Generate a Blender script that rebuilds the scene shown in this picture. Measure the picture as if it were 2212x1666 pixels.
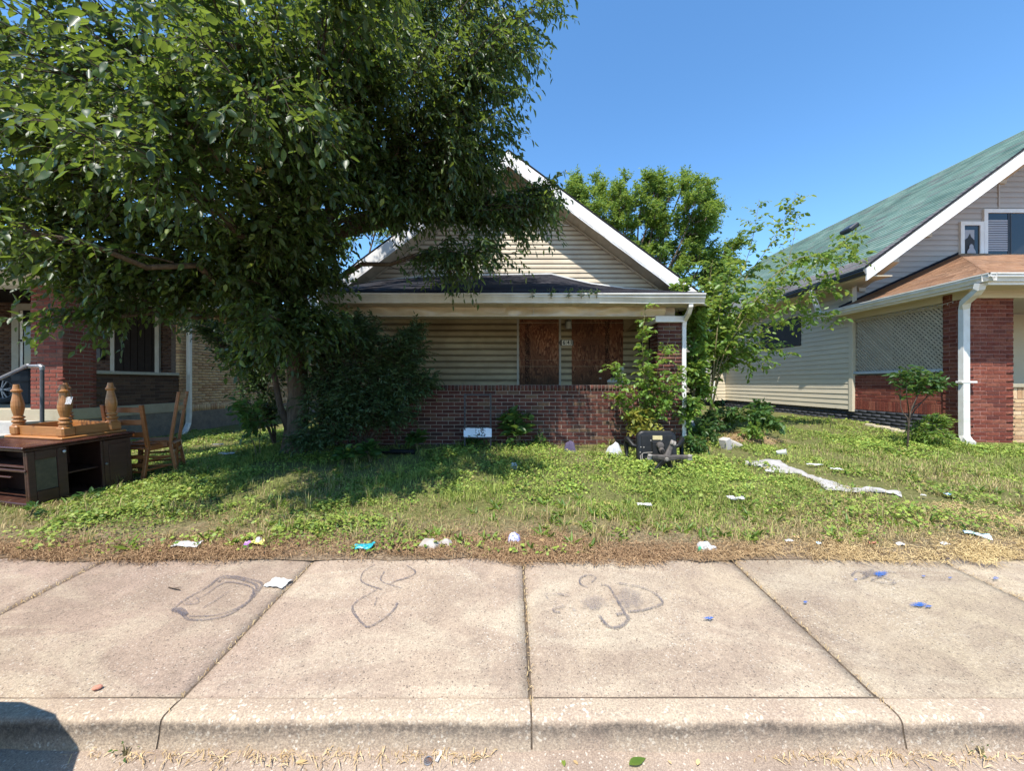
import bpy, math, random
import numpy as np
from mathutils import Vector, Matrix, Euler, noise as mnoise

random.seed(7)
rng = np.random.default_rng(7)
for o in list(bpy.data.objects):
    bpy.data.objects.remove(o)
scene = bpy.context.scene
COL = scene.collection
R = math.radians

# ---------------------------------------------------------------- camera, sky, sun, exposure
FPX, CX, HY, CAMZ = 860.0, 1106.0, 828.0, 1.5      # focal length, centre, horizon in a 2212 px wide picture
cam_d = bpy.data.cameras.new('camera')
cam = bpy.data.objects.new('camera', cam_d)
COL.objects.link(cam)
cam.location = (0, 0, CAMZ)
cam.rotation_euler = (R(90), 0, 0)
cam_d.sensor_width = 36
cam_d.lens = 36 * FPX / 2212
cam_d.shift_y = -(833 - HY) / 2212
cam_d.clip_start = 0.05
cam_d.clip_end = 2000
scene.camera = cam

SUN_DIR = Vector((0.25, 0.50, -1.0)).normalized()    # the way the light travels
ELEV = math.asin(-SUN_DIR.z)
world = bpy.data.worlds.new('World')
scene.world = world
world.use_nodes = True
wn = world.node_tree
bg = wn.nodes['Background']
sky = wn.nodes.new('ShaderNodeTexSky')
sky.sky_type = 'NISHITA'
sky.sun_disc = False
sky.sun_elevation = ELEV
sky.sun_rotation = math.atan2(-SUN_DIR.x, -SUN_DIR.y)
sky.altitude = 300
sky.air_density = 1.0
sky.dust_density = 0.05
sky.ozone_density = 4.2
sat = wn.nodes.new('ShaderNodeHueSaturation')      # the phone's vivid rendering of the whole sky
sat.inputs['Saturation'].default_value = 1.14
sat.inputs['Hue'].default_value = 0.496
wn.links.new(sky.outputs[0], sat.inputs['Color'])
wn.links.new(sat.outputs[0], bg.inputs[0])
bg.inputs[1].default_value = 0.15
sun_d = bpy.data.lights.new('sun', 'SUN')
sun_d.energy = 4.2
sun_d.angle = R(0.5)
sun_d.color = (1.0, 0.955, 0.88)
sun = bpy.data.objects.new('sun', sun_d)
COL.objects.link(sun)
sun.rotation_euler = SUN_DIR.to_track_quat('-Z', 'Y').to_euler()
sun.location = (-6, -12, 25)
vs = scene.view_settings
vs.view_transform = 'Standard'
vs.look = 'None'
vs.exposure = 0.98
vs.gamma = 1
vs.use_curve_mapping = False
scene.render.engine = 'CYCLES'


def W(x, y, Y):
    """a pixel at a known depth -> a point"""
    return Vector(((x - CX) / FPX * Y, Y, CAMZ - (y - HY) / FPX * Y))


def GY(y):
    return 1290.0 / (y - 766.0)


def G(x, y, dz=0.0):
    """a pixel on the gently rising ground -> a point"""
    Y = GY(y)
    return Vector(((x - CX) / FPX * Y, Y, 0.072 * Y + dz))


def sstep(a, b, x):
    t = min(1, max(0, (x - a) / (b - a)))
    return t * t * (3 - 2 * t)


def tz(X, Y):
    """height of the yard"""
    z = 0.072 * min(Y, 9.0)
    k = 1 - sstep(-5.6, -3.3, X)
    if Y > 3.7:
        z = z * (1 - k) + k * (0.266 + 0.012 * min(Y - 3.7, 6))
    if Y > 3.05:
        a = min(1, (Y - 3.05) / .4)
        z += a * (0.018 * mnoise.noise((X * 1.3, Y * 1.3, 0)) + 0.012 * mnoise.noise((X * 4, Y * 4, 3)))
    return z


# ---------------------------------------------------------------- materials
class NT:
    def __init__(self, name):
        self.m = bpy.data.materials.new(name)
        self.m.use_nodes = True
        self.t = self.m.node_tree
        self.b = self.t.nodes['Principled BSDF']
        self.out = self.t.nodes['Material Output']
        self._c = None

    def n(self, typ, **kw):
        nd = self.t.nodes.new(typ)
        for k, v in kw.items():
            setattr(nd, k, v)
        return nd

    def l(self, a, b):
        self.t.links.new(a, b)

    def setin(self, nd, key, v):
        if hasattr(v, 'node'):
            self.l(v, nd.inputs[key])
        else:
            nd.inputs[key].default_value = v

    def coord(self):
        if self._c is None:
            tc = self.n('ShaderNodeTexCoord')
            self._c = tc.outputs['Object']
        return self._c

    def shift_by_object(self):
        oi = self.n('ShaderNodeObjectInfo')
        mu = self.n('ShaderNodeMath', operation='MULTIPLY')
        self.l(oi.outputs['Random'], mu.inputs[0])
        mu.inputs[1].default_value = 37
        va = self.n('ShaderNodeVectorMath', operation='ADD')
        tc = self.n('ShaderNodeTexCoord')
        self.l(tc.outputs['Object'], va.inputs[0])
        self.l(mu.outputs[0], va.inputs[1])
        self._c = va.outputs[0]
        return oi.outputs['Random']

    def mapping(self, scale=(1, 1, 1), loc=(0, 0, 0), rot=(0, 0, 0)):
        mp = self.n('ShaderNodeMapping')
        self.l(self.coord(), mp.inputs[0])
        mp.inputs['Scale'].default_value = scale
        mp.inputs['Location'].default_value = loc
        mp.inputs['Rotation'].default_value = rot
        return mp.outputs[0]

    def noise(self, scale, detail=4, rough=.55, vec=None, dist=0):
        nd = self.n('ShaderNodeTexNoise')
        self.l(vec if vec is not None else self.coord(), nd.inputs['Vector'])
        nd.inputs['Scale'].default_value = scale
        nd.inputs['Detail'].default_value = detail
        nd.inputs['Roughness'].default_value = rough
        nd.inputs['Distortion'].default_value = dist
        return nd.outputs['Fac']

    def voronoi(self, scale, vec=None, out='Distance', feature='F1'):
        nd = self.n('ShaderNodeTexVoronoi', feature=feature)
        self.l(vec if vec is not None else self.coord(), nd.inputs['Vector'])
        nd.inputs['Scale'].default_value = scale
        return nd.outputs[out]

    def ramp(self, fac, stops, interp='LINEAR'):
        nd = self.n('ShaderNodeValToRGB')
        nd.color_ramp.interpolation = interp
        el = nd.color_ramp.elements
        while len(el) < len(stops):
            el.new(0.5)
        for e, (p, c) in zip(el, stops):
            e.position = p
            if not hasattr(c, '__len__'):
                c = (c, c, c)
            e.color = (c[0], c[1], c[2], 1)
        self.l(fac, nd.inputs[0])
        return nd.outputs[0]

    def mix(self, fac, a, b, blend='MIX'):
        nd = self.n('ShaderNodeMix', data_type='RGBA', blend_type=blend)
        for key, v in ((0, fac), (6, a), (7, b)):
            if hasattr(v, 'node'):
                self.l(v, nd.inputs[key])
            elif key == 0:
                nd.inputs[key].default_value = v
            else:
                nd.inputs[key].default_value = (v[0], v[1], v[2], 1)
        return nd.outputs[2]

    def math(self, op, a, b=0.0, c=0.0):
        nd = self.n('ShaderNodeMath', operation=op)
        for i, v in enumerate((a, b, c)):
            if hasattr(v, 'node'):
                self.l(v, nd.inputs[i])
            else:
                nd.inputs[i].default_value = v
        return nd.outputs[0]

    def hsv(self, col, h=.5, s=1., v=1.):
        nd = self.n('ShaderNodeHueSaturation')
        for k, x in (('Hue', h), ('Saturation', s), ('Value', v)):
            self.setin(nd, k, x)
        self.setin(nd, 'Color', col)
        return nd.outputs[0]

    def sep(self, vec=None):
        nd = self.n('ShaderNodeSeparateXYZ')
        self.l(vec if vec is not None else self.coord(), nd.inputs[0])
        return nd.outputs

    def bump(self, h, strength=.3, dist=.01):
        nd = self.n('ShaderNodeBump')
        nd.inputs['Strength'].default_value = strength
        nd.inputs['Distance'].default_value = dist
        self.l(h, nd.inputs['Height'])
        self.l(nd.outputs[0], self.b.inputs['Normal'])

    def done(self, col=None, rough=.6, spec=.5, metal=0.0):
        if col is not None:
            if hasattr(col, 'node'):
                self.l(col, self.b.inputs['Base Color'])
            else:
                self.b.inputs['Base Color'].default_value = (col[0], col[1], col[2], 1)
        self.setin(self.b, 'Roughness', rough)
        self.b.inputs['Specular IOR Level'].default_value = spec
        self.b.inputs['Metallic'].default_value = metal
        return self.m


MATS = {}


def simple(name, c1, c2=None, scale=6, rough=.6, bump=0.0, bscale=40, spec=.5, metal=0., objvar=0., stretch=(1, 1, 1), detail=5):
    t = NT(name)
    r = t.shift_by_object() if objvar else None
    v = t.mapping(stretch)
    col = t.ramp(t.noise(scale, detail, .6, v), [(.3, c1), (.7, c2 or c1)])
    if objvar:
        val = t.math('MULTIPLY_ADD', r, 2 * objvar, 1 - objvar)
        col = t.hsv(col, v=val)
    if bump:
        t.bump(t.noise(bscale, 4, .6, v), bump, .01)
    MATS[name] = t.done(col, rough, spec, metal)
    return MATS[name]


def mat_concrete():
    t = NT('concrete')
    orr = t.n('ShaderNodeObjectInfo').outputs['Random']
    big = t.noise(.8, 5, .6, None, .5)
    mid = t.noise(3.2, 6, .7, t.mapping((1, .8, 1)), .8)
    fine = t.noise(230, 3, .75)
    gr = t.noise(75, 4, .7)
    sp = t.voronoi(170, out='Color')
    x = t.sep()[0]
    side = t.math('ADD', t.math('MULTIPLY_ADD', x, .16, .5), t.math('MULTIPLY_ADD', big, 1.2, -.6))
    base = t.mix(side, (.370, .282, .226), (.420, .348, .248))
    base = t.mix(t.math('MULTIPLY', t.ramp(mid, [(.40, 0.), (.60, 1.)]), .62), base, (.268, .208, .162))
    base = t.mix(t.math('MULTIPLY', t.ramp(t.noise(1.3, 6, .7, t.mapping((.6, 1.5, 1)), 1.2), [(.48, 0.), (.64, 1.)]), .6), base, (.50, .43, .325))
    base = t.mix(t.math('MULTIPLY', t.ramp(t.noise(11, 5, .7), [(.56, 0.), (.72, 1.)]), .45), base, (.22, .175, .14))
    base = t.hsv(base, v=t.math('MULTIPLY_ADD', orr, .14, .86))
    base = t.mix(.46, base, t.ramp(fine, [(.28, (.06, .05, .045)), (.5, (.5, .46, .42)), (.72, (1., .97, .92))]), 'OVERLAY')
    base = t.mix(.35, base, t.ramp(gr, [(.3, (.2, .18, .16)), (.5, (.5, .5, .5)), (.7, (.85, .83, .8))]), 'OVERLAY')
    spk = t.ramp(t.sep(sp)[0], [(.955, 0.), (.97, .5)])
    base = t.mix(t.math('MULTIPLY', spk, t.ramp(t.noise(2.4, 3), [(.42, 0.), (.62, 1.)])), base, (.66, .61, .53))
    pit = t.ramp(t.sep(sp)[1], [(.96, 0.), (.975, .75)])
    base = t.mix(pit, base, (.10, .08, .065))
    t.bump(t.math('ADD', fine, gr), .7, .005)
    MATS['concrete'] = t.done(base, .92, .15)
    t = NT('kerb_concrete')
    s = t.sep()
    fine = t.noise(120, 4, .7)
    base = t.ramp(t.noise(4, 6, .6), [(.3, (.34, .265, .21)), (.7, (.44, .365, .28))])
    sp = t.voronoi(95, out='Color')
    spk = t.ramp(t.sep(sp)[0], [(.88, 0.), (.92, .5)])
    base = t.mix(t.math('MULTIPLY', spk, t.ramp(t.noise(5, 3), [(.36, .1), (.62, 1.)])), base, (.80, .75, .66))
    base = t.mix(.5, base, t.ramp(fine, [(.3, (.10, .09, .08)), (.5, (.5, .45, .38)), (.72, (.95, .9, .8))]), 'OVERLAY')
    # tyre-black grime along the face of the kerb, its own streaky shape
    zz = t.math('ADD', s[2], t.math('MULTIPLY_ADD', t.noise(3.2, 5, .65), .07, -.035))
    g = t.ramp(zz, [(.0, .10), (.035, .30), (.075, .95), (.090, 1.), (.112, .0)])
    base = t.mix(t.math('MULTIPLY', g, t.ramp(t.noise(55, 4, .7), [(.30, .30), (.60, .85)])), base, (.075, .062, .052))
    t.bump(fine, .8, .006)
    MATS['kerb'] = t.done(base, .92, .2)
    t = NT('road_surface')
    base = t.ramp(t.noise(2.5, 6, .65), [(.32, (.26, .205, .165)), (.7, (.40, .33, .265))])
    fine = t.noise(170, 4, .75)
    base = t.mix(.55, base, t.ramp(fine, [(.3, (.12, .1, .09)), (.5, (.5, .44, .38)), (.7, (.95, .9, .8))]), 'OVERLAY')
    sp = t.voronoi(150, out='Color')
    base = t.mix(t.ramp(t.sep(sp)[0], [(.95, 0.), (.97, .5)]), base, (.68, .6, .5))
    t.bump(fine, .8, .006)
    MATS['road'] = t.done(base, .95, .15)


def mat_ground():
    t = NT('yard_soil')
    s = t.sep()
    n1 = t.noise(2.2, 6, .65)
    n2 = t.noise(40, 5, .7)
    soil = t.ramp(n2, [(.3, (.10, .070, .046)), (.55, (.24, .175, .115)), (.72, (.40, .31, .21))])
    green = t.ramp(n2, [(.3, (.060, .062, .022)), (.7, (.19, .185, .066))])
    yy = t.math('ADD', s[1], t.math('MULTIPLY_ADD', n1, 1.2, -.6))
    f = t.ramp(t.math('MULTIPLY_ADD', yy, .5, -1.42), [(.08, 0.), (.45, 1.)])
    base = t.mix(f, soil, green)
    base = t.mix(t.ramp(n1, [(.56, 0.), (.7, .8)]), base, soil)
    t.bump(n2, .8, .02)
    MATS['soil'] = t.done(base, .95, .1)


def mat_brick(name, stops, joint=False, soot=.35):
    t = NT(name)
    r = t.shift_by_object()
    at = t.n('ShaderNodeAttribute', attribute_name='rnd')
    rr = t.math('FRACT', t.math('ADD', r, at.outputs['Fac']))
    col = t.ramp(rr, stops)
    n = t.noise(26, 5, .65)
    col = t.mix(soot, col, t.ramp(n, [(.3, (.15, .13, .12)), (.55, (.5, .5, .5)), (.75, (.85, .8, .75))]), 'OVERLAY')
    t.bump(t.noise(90, 4, .7), .5, .004)
    MATS[name] = t.done(col, .88, .2)


def mat_siding(name, c, dirt, amt, grime_shade=.5):
    t = NT(name)
    r = t.n('ShaderNodeObjectInfo').outputs['Random']
    st = t.noise(1.6, 6, .65, t.mapping((1, 1, 1)))
    fine = t.noise(7, 5, .7, t.mapping((.5, .5, 6)))
    f = t.math('MULTIPLY', t.ramp(st, [(.35, 0.), (.7, 1.)]), amt)
    col = t.mix(f, c, dirt)
    col = t.mix(t.math('MULTIPLY', t.ramp(fine, [(.5, 0.), (.75, 1.)]), amt * .7), col, dirt)
    at = t.n('ShaderNodeAttribute', attribute_name='grime_shade')
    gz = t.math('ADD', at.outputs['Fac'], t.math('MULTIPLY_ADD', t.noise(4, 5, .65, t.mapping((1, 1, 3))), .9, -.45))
    col = t.mix(t.math('MULTIPLY', t.ramp(gz, [(.35, 0.), (.85, 1.)]), grime_shade), col, tuple(a * .55 for a in dirt))  # mildew and lap-line shadow painted together into the cove of each board
    col = t.hsv(col, v=t.math('MULTIPLY_ADD', r, .10, .95))
    MATS[name] = t.done(col, .5, .35)


def mat_wood(name, c1, c2, rough=.4, axis=(2, 2, 18)):
    t = NT(name)
    r = t.shift_by_object()
    v = t.mapping(axis)
    n = t.noise(3, 6, .65, v, .6)
    col = t.ramp(n, [(.3, c1), (.7, c2)])
    col = t.hsv(col, v=t.math('MULTIPLY_ADD', r, .25, .88))
    col = t.mix(t.ramp(t.noise(1.7, 4), [(.55, 0.), (.75, .5)]), col, tuple(a * .5 for a in c1))
    t.bump(n, .1, .003)
    MATS[name] = t.done(col, t.ramp(t.noise(9, 4), [(.3, rough - .08), (.7, rough + .15)]), .45)


def mat_osb():
    t = NT('strand_board')
    v1 = t.mapping((46, 46, 17), rot=(0, .6, 0))
    v2 = t.mapping((46, 46, 15), rot=(0, -.8, 0))
    d1 = t.noise(1.2, 2, .5)
    vec = t.mix(t.ramp(d1, [(.45, 0.), (.55, 1.)]), v1, v2)
    ce = t.voronoi(1.0, vec, 'Color')
    c = t.sep(ce)[0]
    col = t.ramp(c, [(0., (.085, .027, .013)), (.35, (.165, .056, .026)), (.7, (.26, .10, .047)), (1., (.38, .185, .092))])
    big = t.noise(1.1, 4, .6)
    col = t.mix(t.ramp(big, [(.42, 0.), (.68, .6)]), col, (.055, .026, .015))
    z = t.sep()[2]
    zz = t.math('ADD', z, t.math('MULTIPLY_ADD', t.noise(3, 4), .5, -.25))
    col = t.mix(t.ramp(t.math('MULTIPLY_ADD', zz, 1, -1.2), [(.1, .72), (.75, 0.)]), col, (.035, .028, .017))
    t.bump(c, .3, .004)
    MATS['osb'] = t.done(col, .8, .25)
    t = NT('ink_stamp')
    n = t.noise(38, 3, .6, t.mapping((1, 1, 1.3)))
    bs = t.n('ShaderNodeBsdfTransparent')
    mx = t.n('ShaderNodeMixShader')
    t.l(t.ramp(n, [(.47, 0.), (.53, .72)]), mx.inputs[0])
    t.l(bs.outputs[0], mx.inputs[1])
    t.l(t.b.outputs[0], mx.inputs[2])
    t.l(mx.outputs[0], t.out.inputs[0])
    MATS['ink'] = t.done((.028, .02, .018), .8, .2)


def mat_shingle(name, stops, amt=.5):
    t = NT(name)
    at = t.n('ShaderNodeAttribute', attribute_name='rnd')
    col = t.ramp(at.outputs['Fac'], stops)
    col = t.mix(amt, col, t.ramp(t.noise(1.1, 5, .6), [(.3, (.25, .25, .25)), (.7, (.75, .75, .75))]), 'OVERLAY')
    fine = t.noise(160, 3, .7)
    col = t.mix(.3, col, t.ramp(fine, [(.3, (.2, .2, .2)), (.7, (.8, .8, .8))]), 'OVERLAY')
    t.bump(fine, .4, .004)
    MATS[name] = t.done(col, .9, .2)


def mat_leaf(name, stops, trans, tf=.35, rough=.42, spec=.4):
    t = NT(name)
    at = t.n('ShaderNodeAttribute', attribute_name='rnd')
    oi = t.n('ShaderNodeObjectInfo')
    rr = t.math('FRACT', t.math('ADD', at.outputs['Fac'], oi.outputs['Random']))
    col = t.ramp(rr, stops)
    tc = t.mix(.5, col, trans)
    tr = t.n('ShaderNodeBsdfTranslucent')
    t.l(tc, tr.inputs[0])
    mx = t.n('ShaderNodeMixShader')
    mx.inputs[0].default_value = tf
    t.done(col, rough, spec)
    t.l(t.b.outputs[0], mx.inputs[1])
    t.l(tr.outputs[0], mx.inputs[2])
    t.l(mx.outputs[0], t.out.inputs[0])
    MATS[name] = t.m


def mat_attr_leaf(name, tf=.3, rough=.6):
    """colour comes from the 'col' attribute: each blade its own green or straw"""
    t = NT(name)
    at = t.n('ShaderNodeAttribute', attribute_name='col')
    tr = t.n('ShaderNodeBsdfTranslucent')
    t.l(at.outputs['Color'], tr.inputs[0])
    mx = t.n('ShaderNodeMixShader')
    mx.inputs[0].default_value = tf
    t.done(at.outputs['Color'], rough, .25)
    t.l(t.b.outputs[0], mx.inputs[1])
    t.l(tr.outputs[0], mx.inputs[2])
    t.l(mx.outputs[0], t.out.inputs[0])
    MATS[name] = t.m


def mat_bark(name, c1, c2):
    t = NT(name)
    v = t.mapping((6, 6, 1.2))
    n = t.noise(4, 6, .7, v, .4)
    col = t.ramp(n, [(.3, c1), (.68, c2)])
    col = t.mix(t.ramp(t.noise(3, 4), [(.5, 0.), (.7, .5)]), col, tuple(a * .45 for a in c2))
    t.bump(n, .9, .03)
    MATS[name] = t.done(col, .9, .15)


def mat_paint_mark(name, c, lo, hi, mx_):
    t = NT(name)
    n = t.noise(120, 4, .7)
    n2 = t.noise(9, 4, .6)
    f = t.math('MULTIPLY', t.ramp(n, [(lo, 0.), (hi, 1.)]), t.ramp(n2, [(.3, mx_ * .45), (.6, mx_)]))
    at = t.n('ShaderNodeAttribute', attribute_name='fade')
    f = t.math('MULTIPLY', f, t.ramp(t.math('ADD', at.outputs['Fac'], t.math('MULTIPLY_ADD', t.noise(22, 4, .65), 1.0, -.5)), [(.28, 0.), (.62, 1.)]))
    bs = t.n('ShaderNodeBsdfTransparent')
    m = t.n('ShaderNodeMixShader')
    t.l(f, m.inputs[0])
    t.l(bs.outputs[0], m.inputs[1])
    t.l(t.b.outputs[0], m.inputs[2])
    t.l(m.outputs[0], t.out.inputs[0])
    MATS[name] = t.done(c, .8, .2)


def mat_film(name, c, alpha, rough=.25):
    t = NT(name)
    bs = t.n('ShaderNodeBsdfTransparent')
    m = t.n('ShaderNodeMixShader')
    n = t.noise(60, 3, .6)
    t.l(t.ramp(n, [(.35, alpha * .6), (.65, min(1, alpha * 1.3))]), m.inputs[0])
    t.l(bs.outputs[0], m.inputs[1])
    t.l(t.b.outputs[0], m.inputs[2])
    t.l(m.outputs[0], t.out.inputs[0])
    MATS[name] = t.done(c, rough, .6)


mat_concrete()
mat_ground()
mat_brick('brick_brown', [(0, (.062, .026, .020)), (.3, (.088, .032, .024)), (.6, (.108, .039, .028)), (.80, (.125, .052, .035)), (.90, (.145, .088, .052)), (1, (.050, .026, .022))])
mat_brick('brick_red', [(0, (.16, .046, .034)), (.4, (.22, .064, .045)), (.7, (.26, .085, .058)), (.85, (.20, .088, .06)), (1, (.135, .042, .034))])
mat_brick('brick_painted', [(0, (.150, .038, .026)), (.4, (.195, .056, .036)), (.8, (.235, .082, .052)), (1, (.115, .034, .026))], soot=.55)
mat_brick('brick_yellow', [(0, (.52, .35, .19)), (.4, (.60, .42, .24)), (.7, (.50, .31, .17)), (.85, (.42, .24, .13)), (1, (.64, .46, .28))])
mat_brick('brick_black', [(0, (.035, .037, .043)), (1, (.060, .062, .07))], soot=.2)
mat_brick('brick_dark', [(0, (.060, .035, .026)), (.5, (.085, .048, .034)), (1, (.115, .068, .045))])
simple('mortar_light', (.30, .24, .19), (.22, .175, .14), 20, .95)
simple('mortar_red', (.26, .10, .08), (.34, .19, .15), 20, .95)
simple('mortar_dark', (.08, .06, .05), (.13, .10, .08), 20, .95)
simple('mortar_black', (.02, .02, .024), (.035, .035, .04), 20, .9)
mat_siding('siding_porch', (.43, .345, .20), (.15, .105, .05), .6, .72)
mat_siding('siding_gable', (.66, .575, .43), (.40, .30, .20), .45, .75)
mat_siding('siding_neighbour', (.60, .52, .38), (.48, .41, .30), .35, .3)
mat_siding('siding_taupe_shade', (.42, .375, .33), (.34, .30, .26), .35, .3)  # greyer copy of the neighbour siding, gable shade put into its colour
simple('vinyl_white', (.70, .68, .65), (.80, .78, .76), 3, .45, objvar=.04)
simple('vinyl_soffit', (.58, .50, .38), (.46, .38, .27), 4, .6, objvar=.08)
simple('metal_wrap', (.56, .46, .30), (.44, .34, .21), 2.5, .30, spec=.7)
simple('gutter_white', (.72, .70, .66), (.58, .55, .49), 5, .4)
simple('gutter_aged', (.62, .60, .53), (.42, .38, .30), 3, .45, stretch=(1, 1, .3))
simple('gutter_black', (.02, .022, .028), (.03, .032, .04), 5, .4)
simple('trim_white', (.74, .73, .70), (.62, .60, .55), 6, .5, objvar=.05)
simple('trim_bluegrey', (.36, .40, .42), (.44, .47, .48), 6, .55)
simple('lattice_tan', (.46, .39, .29), (.36, .30, .22), 9, .75, objvar=.1)
simple('dark_glass', (.012, .013, .016), (.02, .021, .024), 2, .08, spec=.6)
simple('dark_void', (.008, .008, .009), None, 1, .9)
simple('board_black', (.018, .018, .021), (.028, .028, .03), 6, .7)
simple('blind_white', (.34, .34, .36), None, 1, .6)
simple('trim_cream', (.40, .375, .31), (.30, .28, .22), 6, .6, objvar=.05)
simple('limestone', (.42, .36, .25), (.34, .28, .19), 5, .85, .3, 40)
simple('porch_concrete', (.45, .42, .38), (.34, .31, .28), 5, .9, .3, 60)
simple('foundation', (.13, .11, .09), (.24, .20, .155), 6, .95, 1., 18)
simple('galvanised', (.20, .20, .21), (.34, .34, .35), 12, .45, metal=.6)
simple('pipe_dark', (.055, .058, .065), (.09, .09, .10), 12, .5, metal=.3)
simple('black_metal', (.018, .018, .02), (.03, .03, .032), 10, .5)
simple('black_vinyl', (.008, .008, .009), (.016, .015, .015), 14, .42, .1, 60, spec=.35)
simple('black_plastic', (.006, .006, .006), (.013, .012, .011), 16, .5, spec=.3)
simple('dusty_plastic', (.12, .10, .085), (.045, .038, .034), 12, .75, objvar=.1)
simple('caster_grey', (.22, .19, .165), (.30, .27, .23), 15, .8)
simple('paper_label', (.50, .42, .22), (.38, .31, .15), 30, .8)
simple('paper_white', (.56, .55, .53), (.44, .42, .39), 12, .8, .15, 30)
simple('cloth_white', (.42, .40, .385), (.28, .255, .23), 7, .85, .2, 22)
simple('paper_grey', (.42, .37, .33), (.30, .26, .22), 14, .85, .2, 40)
simple('plastic_white', (.54, .54, .54), (.44, .43, .43), 8, .35)
simple('plastic_teal', (.02, .24, .29), (.03, .34, .38), 14, .25)
simple('plastic_yellow', (.72, .60, .10), (.80, .72, .25), 20, .35)
simple('plastic_purple', (.40, .14, .48), (.55, .3, .6), 20, .35)
simple('plastic_blue', (.06, .07, .45), (.75, .75, .80), 26, .35, detail=2)
simple('plastic_sky', (.25, .55, .75), (.8, .85, .88), 22, .3, detail=2)
simple('plastic_green', (.05, .28, .13), (.08, .35, .18), 14, .3)
simple('rust', (.45, .20, .09), (.34, .13, .06), 30, .8)
simple('pebble_orange', (.46, .16, .10), (.55, .26, .18), 25, .8, .3, 60)
simple('dry_leaf', (.48, .30, .12), (.60, .42, .20), 20, .8, objvar=.25)
simple('straw_pale', (.52, .40, .22), (.42, .28, .13), 10, .85, objvar=.2)
simple('concrete_block', (.46, .42, .38), (.34, .30, .26), 8, .95, .5, 60)
simple('grey_panel', (.12, .135, .14), (.17, .185, .19), 9, .5)
simple('panel_mould', (.21, .22, .21), (.28, .28, .26), 9, .5)
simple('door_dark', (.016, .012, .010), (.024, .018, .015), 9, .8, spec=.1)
simple('tyre_rubber', (.014, .014, .015), (.022, .022, .022), 20, .8)
simple('alloy', (.20, .20, .21), (.28, .28, .29), 10, .4, metal=.5)
simple('car_paint', (.010, .011, .016), (.012, .013, .018), 2, .18, spec=.7)
simple('lamp_metal', (.12, .115, .10), (.2, .19, .17), 15, .4, metal=.4)
simple('lamp_glass', (.50, .50, .44), (.42, .42, .36), 10, .15)
simple('plaque_dark', (.045, .035, .022), (.07, .05, .03), 20, .5)
simple('tile_cream', (.68, .65, .54), None, 5, .5)
simple('ink_black', (.01, .01, .01), None, 5, .6)
simple('dirt_joint', (.060, .042, .030), (.15, .11, .072), 40, .95, .8, 90)
simple('straw_mound', (.20, .13, .08), (.34, .22, .12), 25, .95, .8, 60)
simple('cushion_pale', (.50, .50, .52), (.60, .60, .60), 8, .8)
mat_wood('wood_pine', (.27, .105, .028), (.40, .18, .055), .38)
mat_wood('wood_cherry', (.040, .014, .011), (.075, .026, .019), .24, (14, 2, 2))
mat_wood('wood_cherry_side', (.036, .014, .009), (.070, .028, .018), .38, (2, 2, 14))
mat_wood('wood_chair', (.21, .068, .020), (.33, .12, .036), .4)
mat_osb()
mat_shingle('shingle_black', [(0, (.016, .016, .020)), (1, (.040, .038, .044))], .3)
mat_shingle('shingle_green', [(0, (.105, .175, .148)), (.4, (.145, .225, .185)), (.8, (.18, .255, .21)), (1, (.135, .15, .14))], .4)
mat_shingle('shingle_worn', [(0, (.14, .125, .13)), (.6, (.20, .18, .18)), (1, (.16, .19, .17))], .4)
mat_shingle('shingle_orange', [(0, (.225, .118, .068)), (.5, (.285, .16, .092)), (1, (.25, .148, .095))], .35)
mat_shingle('shingle_grey', [(0, (.24, .20, .19)), (1, (.34, .29, .27))], .3)
LG = [(0, (.028, .053, .018)), (.45, (.043, .078, .025)), (.75, (.064, .110, .031)), (.92, (.105, .165, .040)), (1, (.20, .25, .055))]
mat_leaf('leaf_tree', LG, (.42, .55, .05), .36, .42, .42)
mat_leaf('leaf_shrub', [(0, (.030, .056, .020)), (.6, (.046, .080, .026)), (1, (.070, .11, .033))], (.14, .22, .03), .25, .45)
mat_leaf('leaf_light', [(0, (.085, .165, .028)), (.5, (.13, .23, .038)), (.9, (.20, .30, .05)), (1, (.30, .33, .06))], (.50, .60, .09), .42, .42)
mat_leaf('leaf_yellowing', [(0, (.14, .18, .035)), (.5, (.28, .28, .05)), (1, (.40, .36, .07))], (.6, .55, .1), .4, .5)
mat_leaf('leaf_far', [(0, (.09, .16, .028)), (.5, (.145, .235, .04)), (1, (.23, .31, .055))], (.50, .62, .09), .42, .45)
mat_leaf('leaf_broad', [(0, (.035, .085, .022)), (.6, (.055, .12, .03)), (1, (.10, .17, .04))], (.30, .45, .06), .35, .4)
mat_attr_leaf('grass_blade', .32, .6)
mat_attr_leaf('ivy_leaf', .3, .5)
mat_attr_leaf('straw_blade', .1, .85)
mat_bark('bark', (.06, .042, .030), (.20, .145, .10))
mat_bark('bark_thin', (.055, .04, .03), (.13, .095, .07))
mat_bark('bark_green', (.16, .13, .06), (.25, .21, .11))
mat_paint_mark('chalk_grey', (.13, .115, .125), .38, .56, .80)
mat_paint_mark('smudge_grey', (.17, .145, .155), .36, .62, .60)
mat_paint_mark('paint_blue', (.012, .10, .36), .36, .50, 1.0)
mat_film('film_clear', (.72, .70, .68), .55)
M = MATS


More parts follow.
